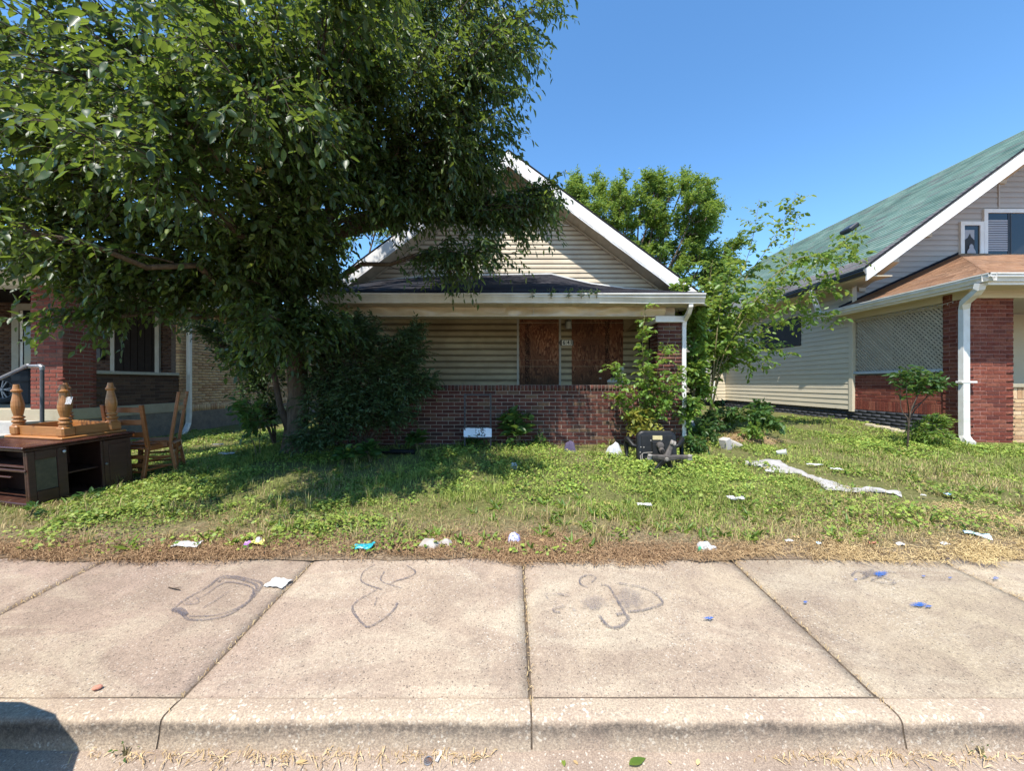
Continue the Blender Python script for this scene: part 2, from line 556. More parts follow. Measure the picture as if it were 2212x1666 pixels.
# ---------------------------------------------------------------- mesh helpers
class MB:
    def __init__(s):
        s.v, s.f = [], []

    def add(s, vs_, fs):
        o = len(s.v)
        s.v += [tuple(p) for p in vs_]
        s.f += [tuple(i + o for i in f) for f in fs]
        return s

    def box(s, x0, x1, y0, y1, z0, z1, mtx=None):
        vs_ = [Vector((x, y, z)) for z in (z0, z1) for y in (y0, y1) for x in (x0, x1)]
        if mtx is not None:
            vs_ = [mtx @ p for p in vs_]
        return s.add(vs_, [(0, 2, 3, 1), (4, 5, 7, 6), (0, 1, 5, 4), (2, 6, 7, 3), (0, 4, 6, 2), (1, 3, 7, 5)])

    def bev(s, x0, x1, y0, y1, z0, z1, b=.005, mtx=None):
        """box with chamfered edges"""
        c = Vector(((x0 + x1) / 2, (y0 + y1) / 2, (z0 + z1) / 2))
        h = Vector(((x1 - x0) / 2, (y1 - y0) / 2, (z1 - z0) / 2))
        vs_, idx = [], {}
        for sx in (-1, 1):
            for sy in (-1, 1):
                for sz in (-1, 1):
                    for ax in range(3):
                        p = Vector((sx * (h.x - b), sy * (h.y - b), sz * (h.z - b)))
                        p[ax] = (sx, sy, sz)[ax] * h[ax]
                        idx[(sx, sy, sz, ax)] = len(vs_)
                        vs_.append(c + p if mtx is None else mtx @ (c + p))
        fs = []
        for ax in range(3):
            a, b2 = [i for i in range(3) if i != ax]
            for sg in (-1, 1):
                q = []
                for u, v in ((-1, -1), (1, -1), (1, 1), (-1, 1)):
                    k = [0, 0, 0]
                    k[ax], k[a], k[b2] = sg, u, v
                    q.append(idx[(k[0], k[1], k[2], ax)])
                fs.append(tuple(q))
        for ax in range(3):
            a, b2 = [i for i in range(3) if i != ax]
            for u in (-1, 1):
                for v in (-1, 1):
                    k0, k1 = [0, 0, 0], [0, 0, 0]
                    k0[ax], k0[a], k0[b2] = -1, u, v
                    k1[ax], k1[a], k1[b2] = 1, u, v
                    fs.append((idx[(*k0, a)], idx[(*k1, a)], idx[(*k1, b2)], idx[(*k0, b2)]))
        for sx in (-1, 1):
            for sy in (-1, 1):
                for sz in (-1, 1):
                    fs.append(tuple(idx[(sx, sy, sz, ax)] for ax in range(3)))
        return s.add(vs_, fs)

    def tube(s, pts, r, n=8, cap=True):
        pts = [Vector(p) for p in pts]
        rs = r if hasattr(r, '__len__') else [r] * len(pts)
        base = len(s.v)
        ref = Vector((0.31, 0.17, 0.93))
        for i, p in enumerate(pts):
            t = (pts[min(i + 1, len(pts) - 1)] - pts[max(i - 1, 0)]).normalized()
            a = t.cross(ref)
            if a.length < .05:
                a = t.cross(Vector((1, 0, 0)))
            a.normalize()
            b = t.cross(a)
            for k in range(n):
                an = 2 * math.pi * k / n
                s.v.append(tuple(p + rs[i] * (math.cos(an) * a + math.sin(an) * b)))
        for i in range(len(pts) - 1):
            for k in range(n):
                k2 = (k + 1) % n
                s.f.append((base + i * n + k, base + i * n + k2, base + (i + 1) * n + k2, base + (i + 1) * n + k))
        if cap:
            s.f.append(tuple(base + k for k in range(n))[::-1])
            s.f.append(tuple(base + (len(pts) - 1) * n + k for k in range(n)))
        return s

    def lathe(s, prof, n=14, mtx=None):
        base = len(s.v)
        for r, z in prof:
            for k in range(n):
                a = 2 * math.pi * k / n
                p = Vector((r * math.cos(a), r * math.sin(a), z))
                s.v.append(tuple(p if mtx is None else mtx @ p))
        for i in range(len(prof) - 1):
            for k in range(n):
                k2 = (k + 1) % n
                s.f.append((base + i * n + k, base + i * n + k2, base + (i + 1) * n + k2, base + (i + 1) * n + k))
        s.f.append(tuple(base + k for k in range(n))[::-1])
        s.f.append(tuple(base + (len(prof) - 1) * n + k for k in range(n)))
        return s

    def prism(s, poly, d, flip=False):
        """poly: list of 3D points (planar), extruded by vector d"""
        n = len(poly)
        d = Vector(d)
        vs_ = [Vector(p) for p in poly] + [Vector(p) + d for p in poly]
        fs = [tuple(range(n))[::-1], tuple(range(n, 2 * n))]
        for i in range(n):
            j = (i + 1) % n
            fs.append((i, j, n + j, n + i))
        return s.add(vs_, fs)

    def mesh(s, name):
        me = bpy.data.meshes.new(name)
        me.from_pydata(s.v, [], s.f)
        me.update()
        return me

    def build(s, name, mat, parent=None, smooth=False, fix=True):
        me = s.mesh(name)
        if fix:
            import bmesh
            bm = bmesh.new()
            bm.from_mesh(me)
            bmesh.ops.recalc_face_normals(bm, faces=bm.faces)
            bm.to_mesh(me)
            bm.free()
        return link(name, me, mat, parent, smooth)


def link(name, me, mat, parent=None, smooth=False):
    if mat is not None and not me.materials:
        me.materials.append(mat)
    if smooth:
        me.polygons.foreach_set('use_smooth', [True] * len(me.polygons))
    o = bpy.data.objects.new(name, me)
    COL.objects.link(o)
    if parent is not None:
        par(o, parent)
    return o


ROOT_LOC = {}


def world_loc(o):
    v = Vector(o.location)
    p = o.parent
    return v


def par(o, parent):
    o.parent = parent
    inv = ROOT_LOC.get(parent.name)
    if inv is not None:
        o.matrix_parent_inverse = Matrix.Translation(-inv)


def tag(o, label, cat, group=None, kind=None):
    if label:
        o['label'] = label
    if cat:
        o['category'] = cat
    if group:
        o['group'] = group
    if kind:
        o['kind'] = kind
    return o


def thing(name, label, cat, loc, group=None):
    o = bpy.data.objects.new(name, None)
    o.empty_display_size = .1
    COL.objects.link(o)
    o.location = loc
    ROOT_LOC[o.name] = Vector(loc)
    return tag(o, label, cat, group)


def structure(o):
    o['kind'] = 'structure'
    return o


def fast_mesh(name, V, Q, mat, parent=None, attrs=None, colors=None, smooth=False):
    V = np.asarray(V, np.float32).reshape(-1, 3)
    Q = np.asarray(Q, np.int32)
    k = Q.shape[1]
    me = bpy.data.meshes.new(name)
    me.vertices.add(len(V))
    me.vertices.foreach_set('co', V.ravel())
    me.loops.add(Q.size)
    me.loops.foreach_set('vertex_index', Q.ravel())
    me.polygons.add(len(Q))
    me.polygons.foreach_set('loop_start', np.arange(0, Q.size, k, dtype=np.int32))
    me.polygons.foreach_set('loop_total', np.full(len(Q), k, np.int32))
    if attrs is not None:
        for an, arr in attrs.items():
            a = me.attributes.new(an, 'FLOAT', 'POINT')
            a.data.foreach_set('value', np.asarray(arr, np.float32))
    if colors is not None:
        a = me.attributes.new('col', 'FLOAT_COLOR', 'POINT')
        c = np.ones((len(V), 4), np.float32)
        c[:, :3] = colors
        a.data.foreach_set('color', c.ravel())
    me.update(calc_edges=True)
    me.validate()
    return link(name, me, mat, parent, smooth)


def frame(u, n, z=None):
    """matrix whose x axis is u, y axis is n"""
    u = Vector(u).normalized()
    n = Vector(n).normalized()
    w = u.cross(n) if z is None else Vector(z)
    m = Matrix.Identity(4)
    for i in range(3):
        m[i][0], m[i][1], m[i][2] = u[i], n[i], w[i]
    return m


# ---------------------------------------------------------------- bricks of a house: the largest in view single, the rest one part
class Masonry:
    def __init__(s, root):
        s.root, s.items, s.meshes = root, [], {}

    def key(s, dims):
        k = tuple(round(a, 4) for a in dims)
        if k not in s.meshes:
            b = MB().bev(-k[0] / 2, k[0] / 2, -k[1] / 2, k[1] / 2, -k[2] / 2, k[2] / 2, min(.004, k[2] * .1))
            s.meshes[k] = b
        return k

    def put(s, c, u, n, dims, mat, pref=1.0):
        if not hasattr(n, 'x'):
            n = Vector(n)
        c = Vector(c) + n * random.uniform(-.002, .0025)
        m = frame(u, n)
        m = Matrix.Translation(c) @ m @ Matrix.Rotation(random.uniform(-.006, .006), 4, 'Y')
        to = Vector((0, 0, CAMZ)) - c
        face = n.dot(to.normalized())
        inframe = abs(c.x / max(c.y, .1)) < 1.3
        score = pref * dims[0] * dims[2] * max(face, 0) / to.length_squared * (1 if inframe else .01)
        s.items.append((score, m, s.key(dims), mat))

    def wall(s, origin, u, n, length, z0, courses, pitch, course, mat, mortar, thick=.09, soldier=0, spitch=.06, skip=None, back=.2, pref=1.0, jt=.010):
        """running bond on the face through origin, u along it, n outward"""
        o, u, n = Vector(origin), Vector(u), Vector(n)
        bl, bh = pitch - jt, course - jt
        tot = courses * course + soldier
        # mortar body, set back from the brick faces
        a = o - n * .007
        b = o - n * back
        mb = MB()
        e = .004
        pl = [a + u * e, a + u * (length - e), b + u * (length - e), b + u * e]
        mb.prism([Vector((p.x, p.y, z0 + .001)) for p in pl], (0, 0, tot - .002))
        mb.build('mortar', mortar, s.root)
        for c in range(courses):
            z = z0 + course * (c + .5)
            x = -pitch / 2 if c % 2 else 0.0
            while x < length - .02:
                x0, x1 = max(x, 0), min(x + bl, length)
                if length - (x + bl) < .06:
                    x1 = length
                if length - x < .06 and x > 0:
                    break
                if x1 - x0 > .03 and not (skip and skip((x0 + x1) / 2, z)):
                    cc = o + u * ((x0 + x1) / 2) - n * (thick / 2)
                    s.put((cc.x, cc.y, z), u, n, (x1 - x0, thick, bh), mat, pref)
                x += pitch
        if soldier:
            z = z0 + courses * course + soldier / 2
            x = 0.0
            while x < length - .03:
                cc = o + u * (x + (spitch - jt) / 2) - n * (thick / 2 - .003)
                s.put((cc.x, cc.y, z), u, n, (spitch - jt, thick, soldier - jt * .6), mat, pref)
                x += spitch

    def finish(s, limit=298):
        s.items.sort(key=lambda i: -i[0])
        datas = {}
        for sc, m, k, mat in s.items[:limit]:
            kk = (k, mat.name)
            if kk not in datas:
                me = s.meshes[k].mesh('brick')
                me.materials.append(mat)
                datas[kk] = me
            o = bpy.data.objects.new('brick', datas[kk])
            COL.objects.link(o)
            o.matrix_basis = m
            par(o, s.root)
        rest = {}
        for sc, m, k, mat in s.items[limit:]:
            rest.setdefault(mat.name, []).append((m, k))
        box = np.array([(x, y, z) for z in (-.5, .5) for y in (-.5, .5) for x in (-.5, .5)])
        fq = np.array([(0, 2, 3, 1), (4, 5, 7, 6), (0, 1, 5, 4), (2, 6, 7, 3), (0, 4, 6, 2), (1, 3, 7, 5)])
        for mn, lst in rest.items():
            V, Q, A = [], [], []
            for i, (m, k) in enumerate(lst):
                mm = np.array(m)
                V.append((box * np.array(k)) @ mm[:3, :3].T + mm[:3, 3])
                Q.append(fq + 8 * i)
                A += [random.random()] * 8
            o = fast_mesh('brickwork', np.concatenate(V), np.concatenate(Q), bpy.data.materials[mn], s.root, {'rnd': A})
            o['kind'] = 'stuff'


def siding(root, O, u, n, courses, mat, name='siding_board', lap=.014, cove=False):
    """courses: (z0, z1, b0, b1, t0, t1): extents along u at the bottom and the top of each board"""
    O, u, n = Vector(O), Vector(u), Vector(n)
    for z0, z1, b0, b1, t0, t1 in courses:
        if b1 - b0 < .02:
            continue
        mb = MB()
        lp_ = lap + random.uniform(-.0015, .0015)
        P = lambda a, off, z: Vector((O.x + u.x * a + n.x * off, O.y + u.y * a + n.y * off, z))
        sag = random.uniform(-.002, .002)
        h = z1 - z0
        prof = [(0, 0), (lp_, 0), (lp_ * .9, .52), (lp_ * .35, .74), (.003, 1.03), (0, 1.03)] if cove else [(0, 0), (lp_, 0), (.003, 1.03), (0, 1.03)]
        k = len(prof)
        vs_ = []
        for e, (ub, ut) in enumerate(((b0, t0), (b1, t1))):
            for off, f in prof:
                g = min(f, 1)
                vs_.append(P(ub + (ut - ub) * g, off, z0 + h * f + (sag if e else 0)))
        fs = [tuple(range(k)), tuple(range(k, 2 * k))[::-1]] + [(j, (j + 1) % k, k + (j + 1) % k, k + j) for j in range(k)]
        mb.add(vs_, fs)
        o = mb.build(name, mat, root)
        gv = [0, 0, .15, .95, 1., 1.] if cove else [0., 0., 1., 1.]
        o.data.attributes.new('grime_shade', 'FLOAT', 'POINT').data.foreach_set('value', gv * 2)


def shingles(root, A, B, C, D, mat, course=.14, tab=.30, name='shingles', lift=.006):
    """roof face: A-B eave, D-C ridge (A below D); overlapping tabs as real pieces"""
    A, B, C, D = (np.array(Vector(p)) for p in (A, B, C, D))
    n = np.cross(B - A, D - A)
    if np.linalg.norm(n) < 1e-6:
        n = np.cross(B - A, C - A)
    n /= np.linalg.norm(n)
    if n[2] < 0:
        n = -n
    L = max(np.linalg.norm(D - A), np.linalg.norm(C - B))
    rows = max(2, int(L / course))
    V, Q, Rn = [], [], []
    for r in range(rows):
        f0, f1 = r / rows, min(1, (r + 1.25) / rows)
        l0, r0 = A + (D - A) * f0, B + (C - B) * f0
        l1, r1 = A + (D - A) * f1, B + (C - B) * f1
        w = np.linalg.norm(r0 - l0)
        k = max(1, int(w / tab))
        off = (random.random()) / k
        cuts = [0] + [min(1, max(0, off + i / k)) for i in range(k)] + [1]
        for i in range(len(cuts) - 1):
            a, b = cuts[i], cuts[i + 1]
            if (b - a) * w < .01:
                continue
            h = lift + random.uniform(0, .004)
            p0, p1 = l0 + (r0 - l0) * a + n * h, l0 + (r0 - l0) * b + n * h
            p3, p2 = l1 + (r1 - l1) * a + n * .001, l1 + (r1 - l1) * b + n * .001
            b0, b1 = l0 + (r0 - l0) * a - n * .002, l0 + (r0 - l0) * b - n * .002
            o = len(V)
            V += [p0, p1, p2, p3, b0, b1]
            Q += [(o, o + 1, o + 2, o + 3), (o + 4, o + 5, o + 1, o)]
            Rn += [random.random()] * 6
    o = fast_mesh(name, V, Q, mat, root, {'rnd': Rn})
    o['kind'] = 'stuff'
    return o


def slab(root, name, P, th, mat):
    """a thick sheet under the polygon P"""
    P = [Vector(p) for p in P]
    n = (P[1] - P[0]).cross(P[-1] - P[0])
    if n.z < 0:
        n = -n
    n.normalize()
    return MB().prism([p - n * .004 for p in P], -n * th).build(name, mat, root)


def gutter(root, a, b, out, mat, w=.11, h=.105, name='gutter'):
    """K-style trough from a to b (top front edge), out = horizontal outward direction"""
    a, b, out = Vector(a), Vector(b), Vector(out)
    up = Vector((0, 0, 1))
    prof = [(0, 0), (0, -.018), (-.018, -.024), (-.012, -.055), (-.045, -.09), (-.05, -h), (-w, -h), (-w, 0), (-w + .006, 0), (-w + .006, -h + .006), (-.055, -h + .006), (-.02, -.055), (-.024, -.02), (-.01, -.004), (-.01, 0)]
    N = 14
    V, F = [], []
    k = len(prof)
    for i in range(N + 1):
        t = i / N
        p = a.lerp(b, t) + up * (random.uniform(-.004, .004) if 0 < i < N else 0)
        for d, z in prof:
            V.append(p + out * d + up * z)
    for i in range(N):
        for j in range(k):
            j2 = (j + 1) % k
            F.append((i * k + j, i * k + j2, (i + 1) * k + j2, (i + 1) * k + j))
    F.append(tuple(range(k)))
    F.append(tuple(N * k + j for j in range(k))[::-1])
    return MB().add(V, F).build(name, mat, root)


def downspout(root, pts, mat, w=.062, d=.045, name='downspout'):
    """rectangular pipe along pts"""
    pts = [Vector(p) for p in pts]
    mb = MB()
    V = []
    for i, p in enumerate(pts):
        t = (pts[min(i + 1, len(pts) - 1)] - pts[max(i - 1, 0)]).normalized()
        a = Vector((1, 0, 0)) if abs(t.x) < .8 else Vector((0, 0, 1))
        a = (a - t * a.dot(t)).normalized()
        b = t.cross(a).normalized()
        prof = []
        for sx, sy in ((-1, -1), (-.33, -1), (-.25, -.86), (.25, -.86), (.33, -1), (1, -1), (1, 1), (-1, 1)):
            prof.append(p + a * sx * w / 2 + b * sy * d / 2)
        V += prof
    k = 8
    F = []
    for i in range(len(pts) - 1):
        for j in range(k):
            j2 = (j + 1) % k
            F.append((i * k + j, i * k + j2, (i + 1) * k + j2, (i + 1) * k + j))
    F.append(tuple(range(k)))
    F.append(tuple((len(pts) - 1) * k + j for j in range(k)))
    mb.add(V, F)
    return mb.build(name, mat, root)


def box(root, name, x0, x1, y0, y1, z0, z1, mat, b=.004):
    return MB().bev(x0, x1, y0, y1, z0, z1, min(b, .45 * min(abs(x1 - x0), abs(y1 - y0), abs(z1 - z0)))).build(name, mat, root)


# ================================================================ the setting
def rise(y):
    """silt built up against the kerb"""
    return .042 * sstep(1.38, 1.64, y)


def make_setting():
    # far ground sheet
    mb = MB()
    mb.add([(-400, 3.2, .04), (400, 3.2, .04), (400, 600, .04), (-400, 600, .04)], [(0, 1, 2, 3)])
    structure(mb.build('ground', M['soil'], fix=False))
    mb = MB()
    mb.add([(-400, -400, -.05), (400, -400, -.05), (400, -8.2, -.05), (-400, -8.2, -.05)], [(0, 1, 2, 3)])
    structure(mb.build('verge', M['soil'], fix=False))
    # road, slightly dished, with a gritty gutter edge
    N, K = 260, 30
    xs = np.concatenate([np.linspace(-120, -5, 12), np.linspace(-4.5, 4.5, N - 24), np.linspace(5, 120, 12)])
    ys = np.concatenate([np.linspace(-8.4, 0.8, 10), np.linspace(0.95, 1.70, K - 10)])
    V, Q = [], []
    for y in ys:
        for x in xs:
            z = -.035 + (.006 * mnoise.noise((x * 2.1, y * 2.1, 5)) + .004 * mnoise.noise((x * 9, y * 9, 5)) if y > .9 and abs(x) < 5 else 0)
            z += rise(y) if abs(x) < 50 else 0
            V.append((x, y, z))
    n = len(xs)
    for j in range(len(ys) - 1):
        for i in range(n - 1):
            Q.append((j * n + i, j * n + i + 1, (j + 1) * n + i + 1, (j + 1) * n + i))
    structure(fast_mesh('road', V, Q, M['road'], smooth=True))
    # sidewalk: a dirt bed with separate slabs on it
    bed = structure(MB().box(-61, 61, 1.66, 3.0, -.06, .06).build('sidewalk', M['dirt_joint']))
    mb = MB()
    z0, z1 = .072 * 1.66 - .016, .072 * 3.0 - .016
    mb.add([(-61, 1.728, .072 * 1.74 - .006), (61, 1.728, .072 * 1.74 - .006), (61, 1.752, .072 * 1.752 - .008), (-61, 1.752, .072 * 1.752 - .008)], [(0, 1, 2, 3)])
    z0 = .072 * 1.752 - .014
    mb.add([(-61, 1.752, z0), (61, 1.752, z0), (61, 3.0, z1), (-61, 3.0, z1)], [(0, 1, 2, 3)])
    mb.build('joint_dirt', M['dirt_joint'], bed, fix=False)
    S = 1.524
    for k in range(-8, 8):
        xa, xb = .08 + S * k, .08 + S * (k + 1)
        g = .009
        dz = random.uniform(-.003, .003)
        near = abs((xa + xb) / 2) < 5.5

        def edge(x, y, s):
            return x + (s * .004 * mnoise.noise((x * 3, y * 9, 1)) if near else 0)
        nx, ny = (24, 22) if near else (3, 3)
        V, Q = [], []
        Y0, Y1 = 1.7435, 3.06
        for j in range(ny + 1):
            for i in range(nx + 1):
                u, v = i / nx, j / ny
                x = xa + g + (xb - xa - 2 * g) * u
                y = Y0 + (Y1 - Y0) * v
                if i == 0 or i == nx:
                    x = edge(x, y, 1)
                d = min(u * (xb - xa), (1 - u) * (xb - xa), v * (Y1 - Y0)) if near else 1
                z = .072 * y + dz - (.006 if d < .001 else 0) + (.0025 * mnoise.noise((x * 1.7, y * 1.7, 0)) if near else 0)
                V.append((x, y, z))
        W_ = nx + 1
        for j in range(ny):
            for i in range(nx):
                Q.append((j * W_ + i, j * W_ + i + 1, (j + 1) * W_ + i + 1, (j + 1) * W_ + i))
        # skirts
        ring = [i for i in range(W_)] + [j * W_ + nx for j in range(1, ny + 1)] + [ny * W_ + i for i in range(nx - 1, -1, -1)] + [j * W_ for j in range(ny - 1, 0, -1)]
        b = len(V)
        for r in ring:
            V.append((V[r][0], V[r][1], V[r][2] - .09))
        for i in range(len(ring)):
            j = (i + 1) % len(ring)
            Q.append((ring[i], b + i, b + j, ring[j]))
        fast_mesh('paving_slab', V, Q, M['concrete'], bed)
    # kerb: its own stones, rounded nose
    zt = .072 * 1.68
    prof = [(1.734, zt + .004), (1.70, zt + .003), (1.652, zt + .001), (1.643, zt - .003), (1.636, zt - .010), (1.632, zt - .022), (1.627, zt - .06), (1.612, .0), (1.600, -.06)]
    kerb = structure(MB().prism([Vector((-61, y + .006, z - .006)) for y, z in prof] + [Vector((-61, 1.72, -.08))], (122, 0, 0)).build('kerb', M['dirt_joint']))
    for k in range(-8, 8):
        xa, xb = .08 + S * k + .004, .08 + S * (k + 1) - .004
        near = abs((xa + xb) / 2) < 4
        n = 40 if near else 2
        V, Q = [], []
        for i in range(n + 1):
            x = xa + (xb - xa) * i / n
            e = .004 if i in (0, n) else 0
            for (y, z) in prof:
                w = .004 * mnoise.noise((x * 5, y * 30, z * 30)) if near else 0
                V.append((x, y + e - w, z - e + w))
        m = len(prof)
        for i in range(n):
            for j in range(m - 1):
                Q.append((i * m + j, i * m + j + 1, (i + 1) * m + j + 1, (i + 1) * m + j))
        o = fast_mesh('kerb_stone', V, Q, M['kerb'], kerb, smooth=True)
    # the yards: one fine sheet
    xs = np.linspace(-13, 13, 240)
    ys = np.concatenate([np.linspace(0, 1, 110) ** 1.0 * 6.2 + 2.9, np.linspace(9.3, 26, 40)])
    V, Q = [], []
    for j, y in enumerate(ys):
        for x in xs:
            yy = y
            if j == 0:
                yy = 2.90 + .05 * mnoise.noise((x * 1.7, 0, 9)) + .035 * mnoise.noise((x * 7, 0, 2))
            V.append((x, yy, tz(x, yy) + (.006 if j < 3 else .012)))
    n = len(xs)
    for j in range(len(ys) - 1):
        for i in range(n - 1):
            Q.append((j * n + i, j * n + i + 1, (j + 1) * n + i + 1, (j + 1) * n + i))
    structure(fast_mesh('lawn', V, Q, M['soil'], smooth=True))
    return bed


SIDEWALK = make_setting()


# ================================================================ the boarded-up house
def main_house():
    root = thing('bungalow', 'boarded-up beige bungalow with brown brick porch wall and black porch roof', 'house', (0, 7.5, .5))
    mas = Masonry(root)
    YW, YB, YR = 6.54, 8.2, 7.75
    # --- brick porch wall and pillars
    ztop = 1.47
    course, pitch, sold = .0621, .1954, .095
    z0 = ztop - sold - 15 * course
    mas.wall((-2.80, YW, 0), (1, 0, 0), (0, -1, 0), 5.19, z0, 15, pitch, course, M['brick_brown'], M['mortar_light'], soldier=sold, spitch=.0602)
    mas.wall((2.39, YW - .02, 0), (1, 0, 0), (0, -1, 0), .39, z0, 33, pitch, course, M['brick_brown'], M['mortar_light'], back=.36)
    mas.wall((2.39, YW + .37, 0), (0, -1, 0), (-1, 0, 0), .37, z0, 33, pitch, course, M['brick_brown'], M['mortar_light'], pref=.2, back=.3)
    mas.wall((-3.17, YW - .02, 0), (1, 0, 0), (0, -1, 0), .37, z0, 33, pitch, course, M['brick_brown'], M['mortar_light'], back=.36, pref=.1)
    mas.finish(298)
    box(root, 'footing', -3.2, 2.8, YW + .01, YW + .3, .1, z0 + .01, M['foundation'])
    ptop = z0 + 33 * course
    # --- porch floor, ceiling, header with its dented metal wrap
    box(root, 'porch_floor', -3.1, 2.7, YW + .22, YB, .2, .56, M['porch_concrete'])
    box(root, 'porch_ceiling', -2.95, 2.95, 6.52, YB - .01, 2.86, 2.90, M['vinyl_soffit'])
    N = 150
    V, F = [], []
    zz = np.linspace(2.60, 2.832, 9)
    for i in range(N + 1):
        x = -2.95 + (2.49 + 2.95) * i / N
        for z in zz:
            d = .075 * mnoise.noise((x * 1.5, z * 5, 1)) + .05 * mnoise.noise((x * 3.8, z * 8, 4))
            k = math.sin(math.pi * (z - 2.60) / .232)
            V.append((x, 6.50 + d * k, z))
    for i in range(N):
        for j in range(8):
            a = i * 9 + j
            F.append((a, a + 9, a + 10, a + 1))
    MB().add(V, F).build('beam_wrap', M['metal_wrap'], root, smooth=True)
    box(root, 'porch_beam', -2.95, 2.49, 6.53, 6.72, 2.605, 2.83, M['vinyl_soffit'])
    box(root, 'beam_lip', -2.95, 2.49, 6.478, 6.74, 2.588, 2.602, M['vinyl_soffit'], .002)
    box(root, 'beam_seam', .352, .357, 6.484, 6.52, 2.61, 2.82, M['gutter_aged'], .001)
    box(root, 'pillar_cap', 2.33, 2.80, 6.46, 6.98, ptop, ptop + .10, M['trim_white'])
    MB().prism([(2.42, 6.6, ptop + .1), (2.7, 6.6, ptop + .1), (2.7, 6.6, 2.78), (2.42, 6.6, 2.7)], (0, .3, 0)).build('pillar_post', M['vinyl_soffit'], root)
    box(root, 'side_beam', 2.60, 2.76, 6.96, YB - .02, 2.62, 2.85, M['vinyl_soffit'])
    # --- porch eave: soffit strips, gutter, downspout
    x = -2.96
    while x < 2.94:
        box(root, 'soffit_panel', x, min(x + .098, 2.96), 6.17, 6.56, 2.742 + random.uniform(-.003, .003), 2.756, M['vinyl_soffit'], .002)
        x += .1005
    gutter(root, (-3.0, 6.12, 2.895), (2.985, 6.12, 2.875), (0, -1, 0), M['gutter_aged'], .11, .14)
    box(root, 'gutter_lip', -3.0, 2.985, 6.112, 6.124, 2.868, 2.886, M['gutter_white'], .002)
    box(root, 'fascia', -3.0, 2.98, 6.225, 6.25, 2.74, 2.90, M['gutter_aged'])
    # corner soffit and the eave return behind it
    slab(root, 'eave_return', [(2.7, 6.25, 2.76), (3.0, 6.25, 2.76), (3.9, 7.76, 3.0), (2.7, 7.76, 2.86)], .02, M['vinyl_soffit'])
    downspout(root, [(2.78, 6.2, 2.77), (2.78, 6.2, 2.70), (2.80, 6.30, 2.62), (2.815, 6.50, 2.52), (2.815, 6.53, 2.40), (2.815, 6.53, 1.4), (2.815, 6.53, .62)], M['gutter_white'], .065, .05)
    # --- porch roof: rises to the gable wall, dished at its right end
    YT = 8.16
    wp = [(-3.35, 3.50), (-2.55, 3.62), (-1.50, 3.70), (.80, 3.735), (1.10, 3.66), (1.60, 3.54), (2.3, 3.44), (3.72, 3.36)]
    ex = [-2.99, -2.3, -1.2, .7, 1.0, 1.45, 2.0, 2.98]
    for i in range(len(wp) - 1):
        a, b = (ex[i], 6.14, 2.90), (ex[i + 1], 6.14, 2.90)
        c, d = (wp[i + 1][0], YT, wp[i + 1][1]), (wp[i][0], YT, wp[i][1])
        shingles(root, a, b, c, d, M['shingle_black'], .13, .3)
        MB().add([a, b, c, d, (a[0], a[1], a[2] - .03), (b[0], b[1], b[2] - .03), (c[0], c[1], c[2] - .03), (d[0], d[1], d[2] - .03)],
                 [(0, 1, 2, 3), (4, 7, 6, 5), (0, 4, 5, 1)]).build('roof_deck', M['shingle_black'], root)
        p = [Vector((wp[i][0], YT - .006, wp[i][1] - .01)), Vector((wp[i + 1][0], YT - .006, wp[i + 1][1] - .01))]
        MB().prism([p[0], p[1], p[1] + Vector((0, 0, .035)), p[0] + Vector((0, 0, .035))], (0, .012, 0)).build('flashing', M['trim_white'], root)
    # --- front wall: dirty lap siding below, cleaner in the gable
    PX, PZ, SL = -.07, 6.03, .744
    half = lambda z: (PZ - .30 - z) / SL
    cs = []
    z = .56
    while z < 2.92:
        cs.append((z, z + .128, -3.4, 3.4, -3.4, 3.4))
        z += .128
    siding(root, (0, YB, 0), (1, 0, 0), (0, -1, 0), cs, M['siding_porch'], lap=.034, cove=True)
    cs = []
    while z < 5.7:
        if not (4.75 < z < 4.96):
            h0, h1 = min(half(z) , 3.5), min(half(z + .098), 3.5)
            cs.append((z, z + .098, PX - h0, PX + h0, PX - h1, PX + h1))
        z += .098
    siding(root, (0, YB, 0), (1, 0, 0), (0, -1, 0), cs, M['siding_gable'], lap=.018, cove=True)
    # plain flat panels let into the gable
    for a, b in ((-1.12, -.62), (-.6, -.08), (-.06, .5), (.52, .80), (.82, 1.14)):
        box(root, 'flat_panel', PX + a, PX + b, YB - .012, YB + .01, 4.765, 4.955, M['siding_gable'], .003)
    box(root, 'panel_channel', PX - 1.3, PX + 1.25, YB - .022, YB, 4.742, 4.762, M['trim_white'], .002)
    # attic window behind the leaves
    win = box(root, 'attic_window', -.30, .55, YB - .035, YB + .02, 4.98, 5.42, M['trim_white'])
    box(win, 'pane', -.22, .47, YB - .042, YB - .02, 5.05, 5.35, M['dark_glass'])
    MB().prism([(-3.38, YB + .015, .5), (3.38, YB + .015, .5), (3.38, YB + .015, 3.2), (PX, YB + .015, 5.78), (-3.5, YB + .015, 3.2)], (0, .1, 0)).build('front_wall', M['siding_gable'], root)
    for sx in (-1, 1):
        MB().box(sx * 3.4 - .06, sx * 3.4 + .06, YB + .12, 20, .3, 3.3).build('side_wall', M['siding_gable'], root)
    MB().box(-3.34, 3.34, 19.9, 20, .3, 3.3).build('rear_wall', M['siding_gable'], root)
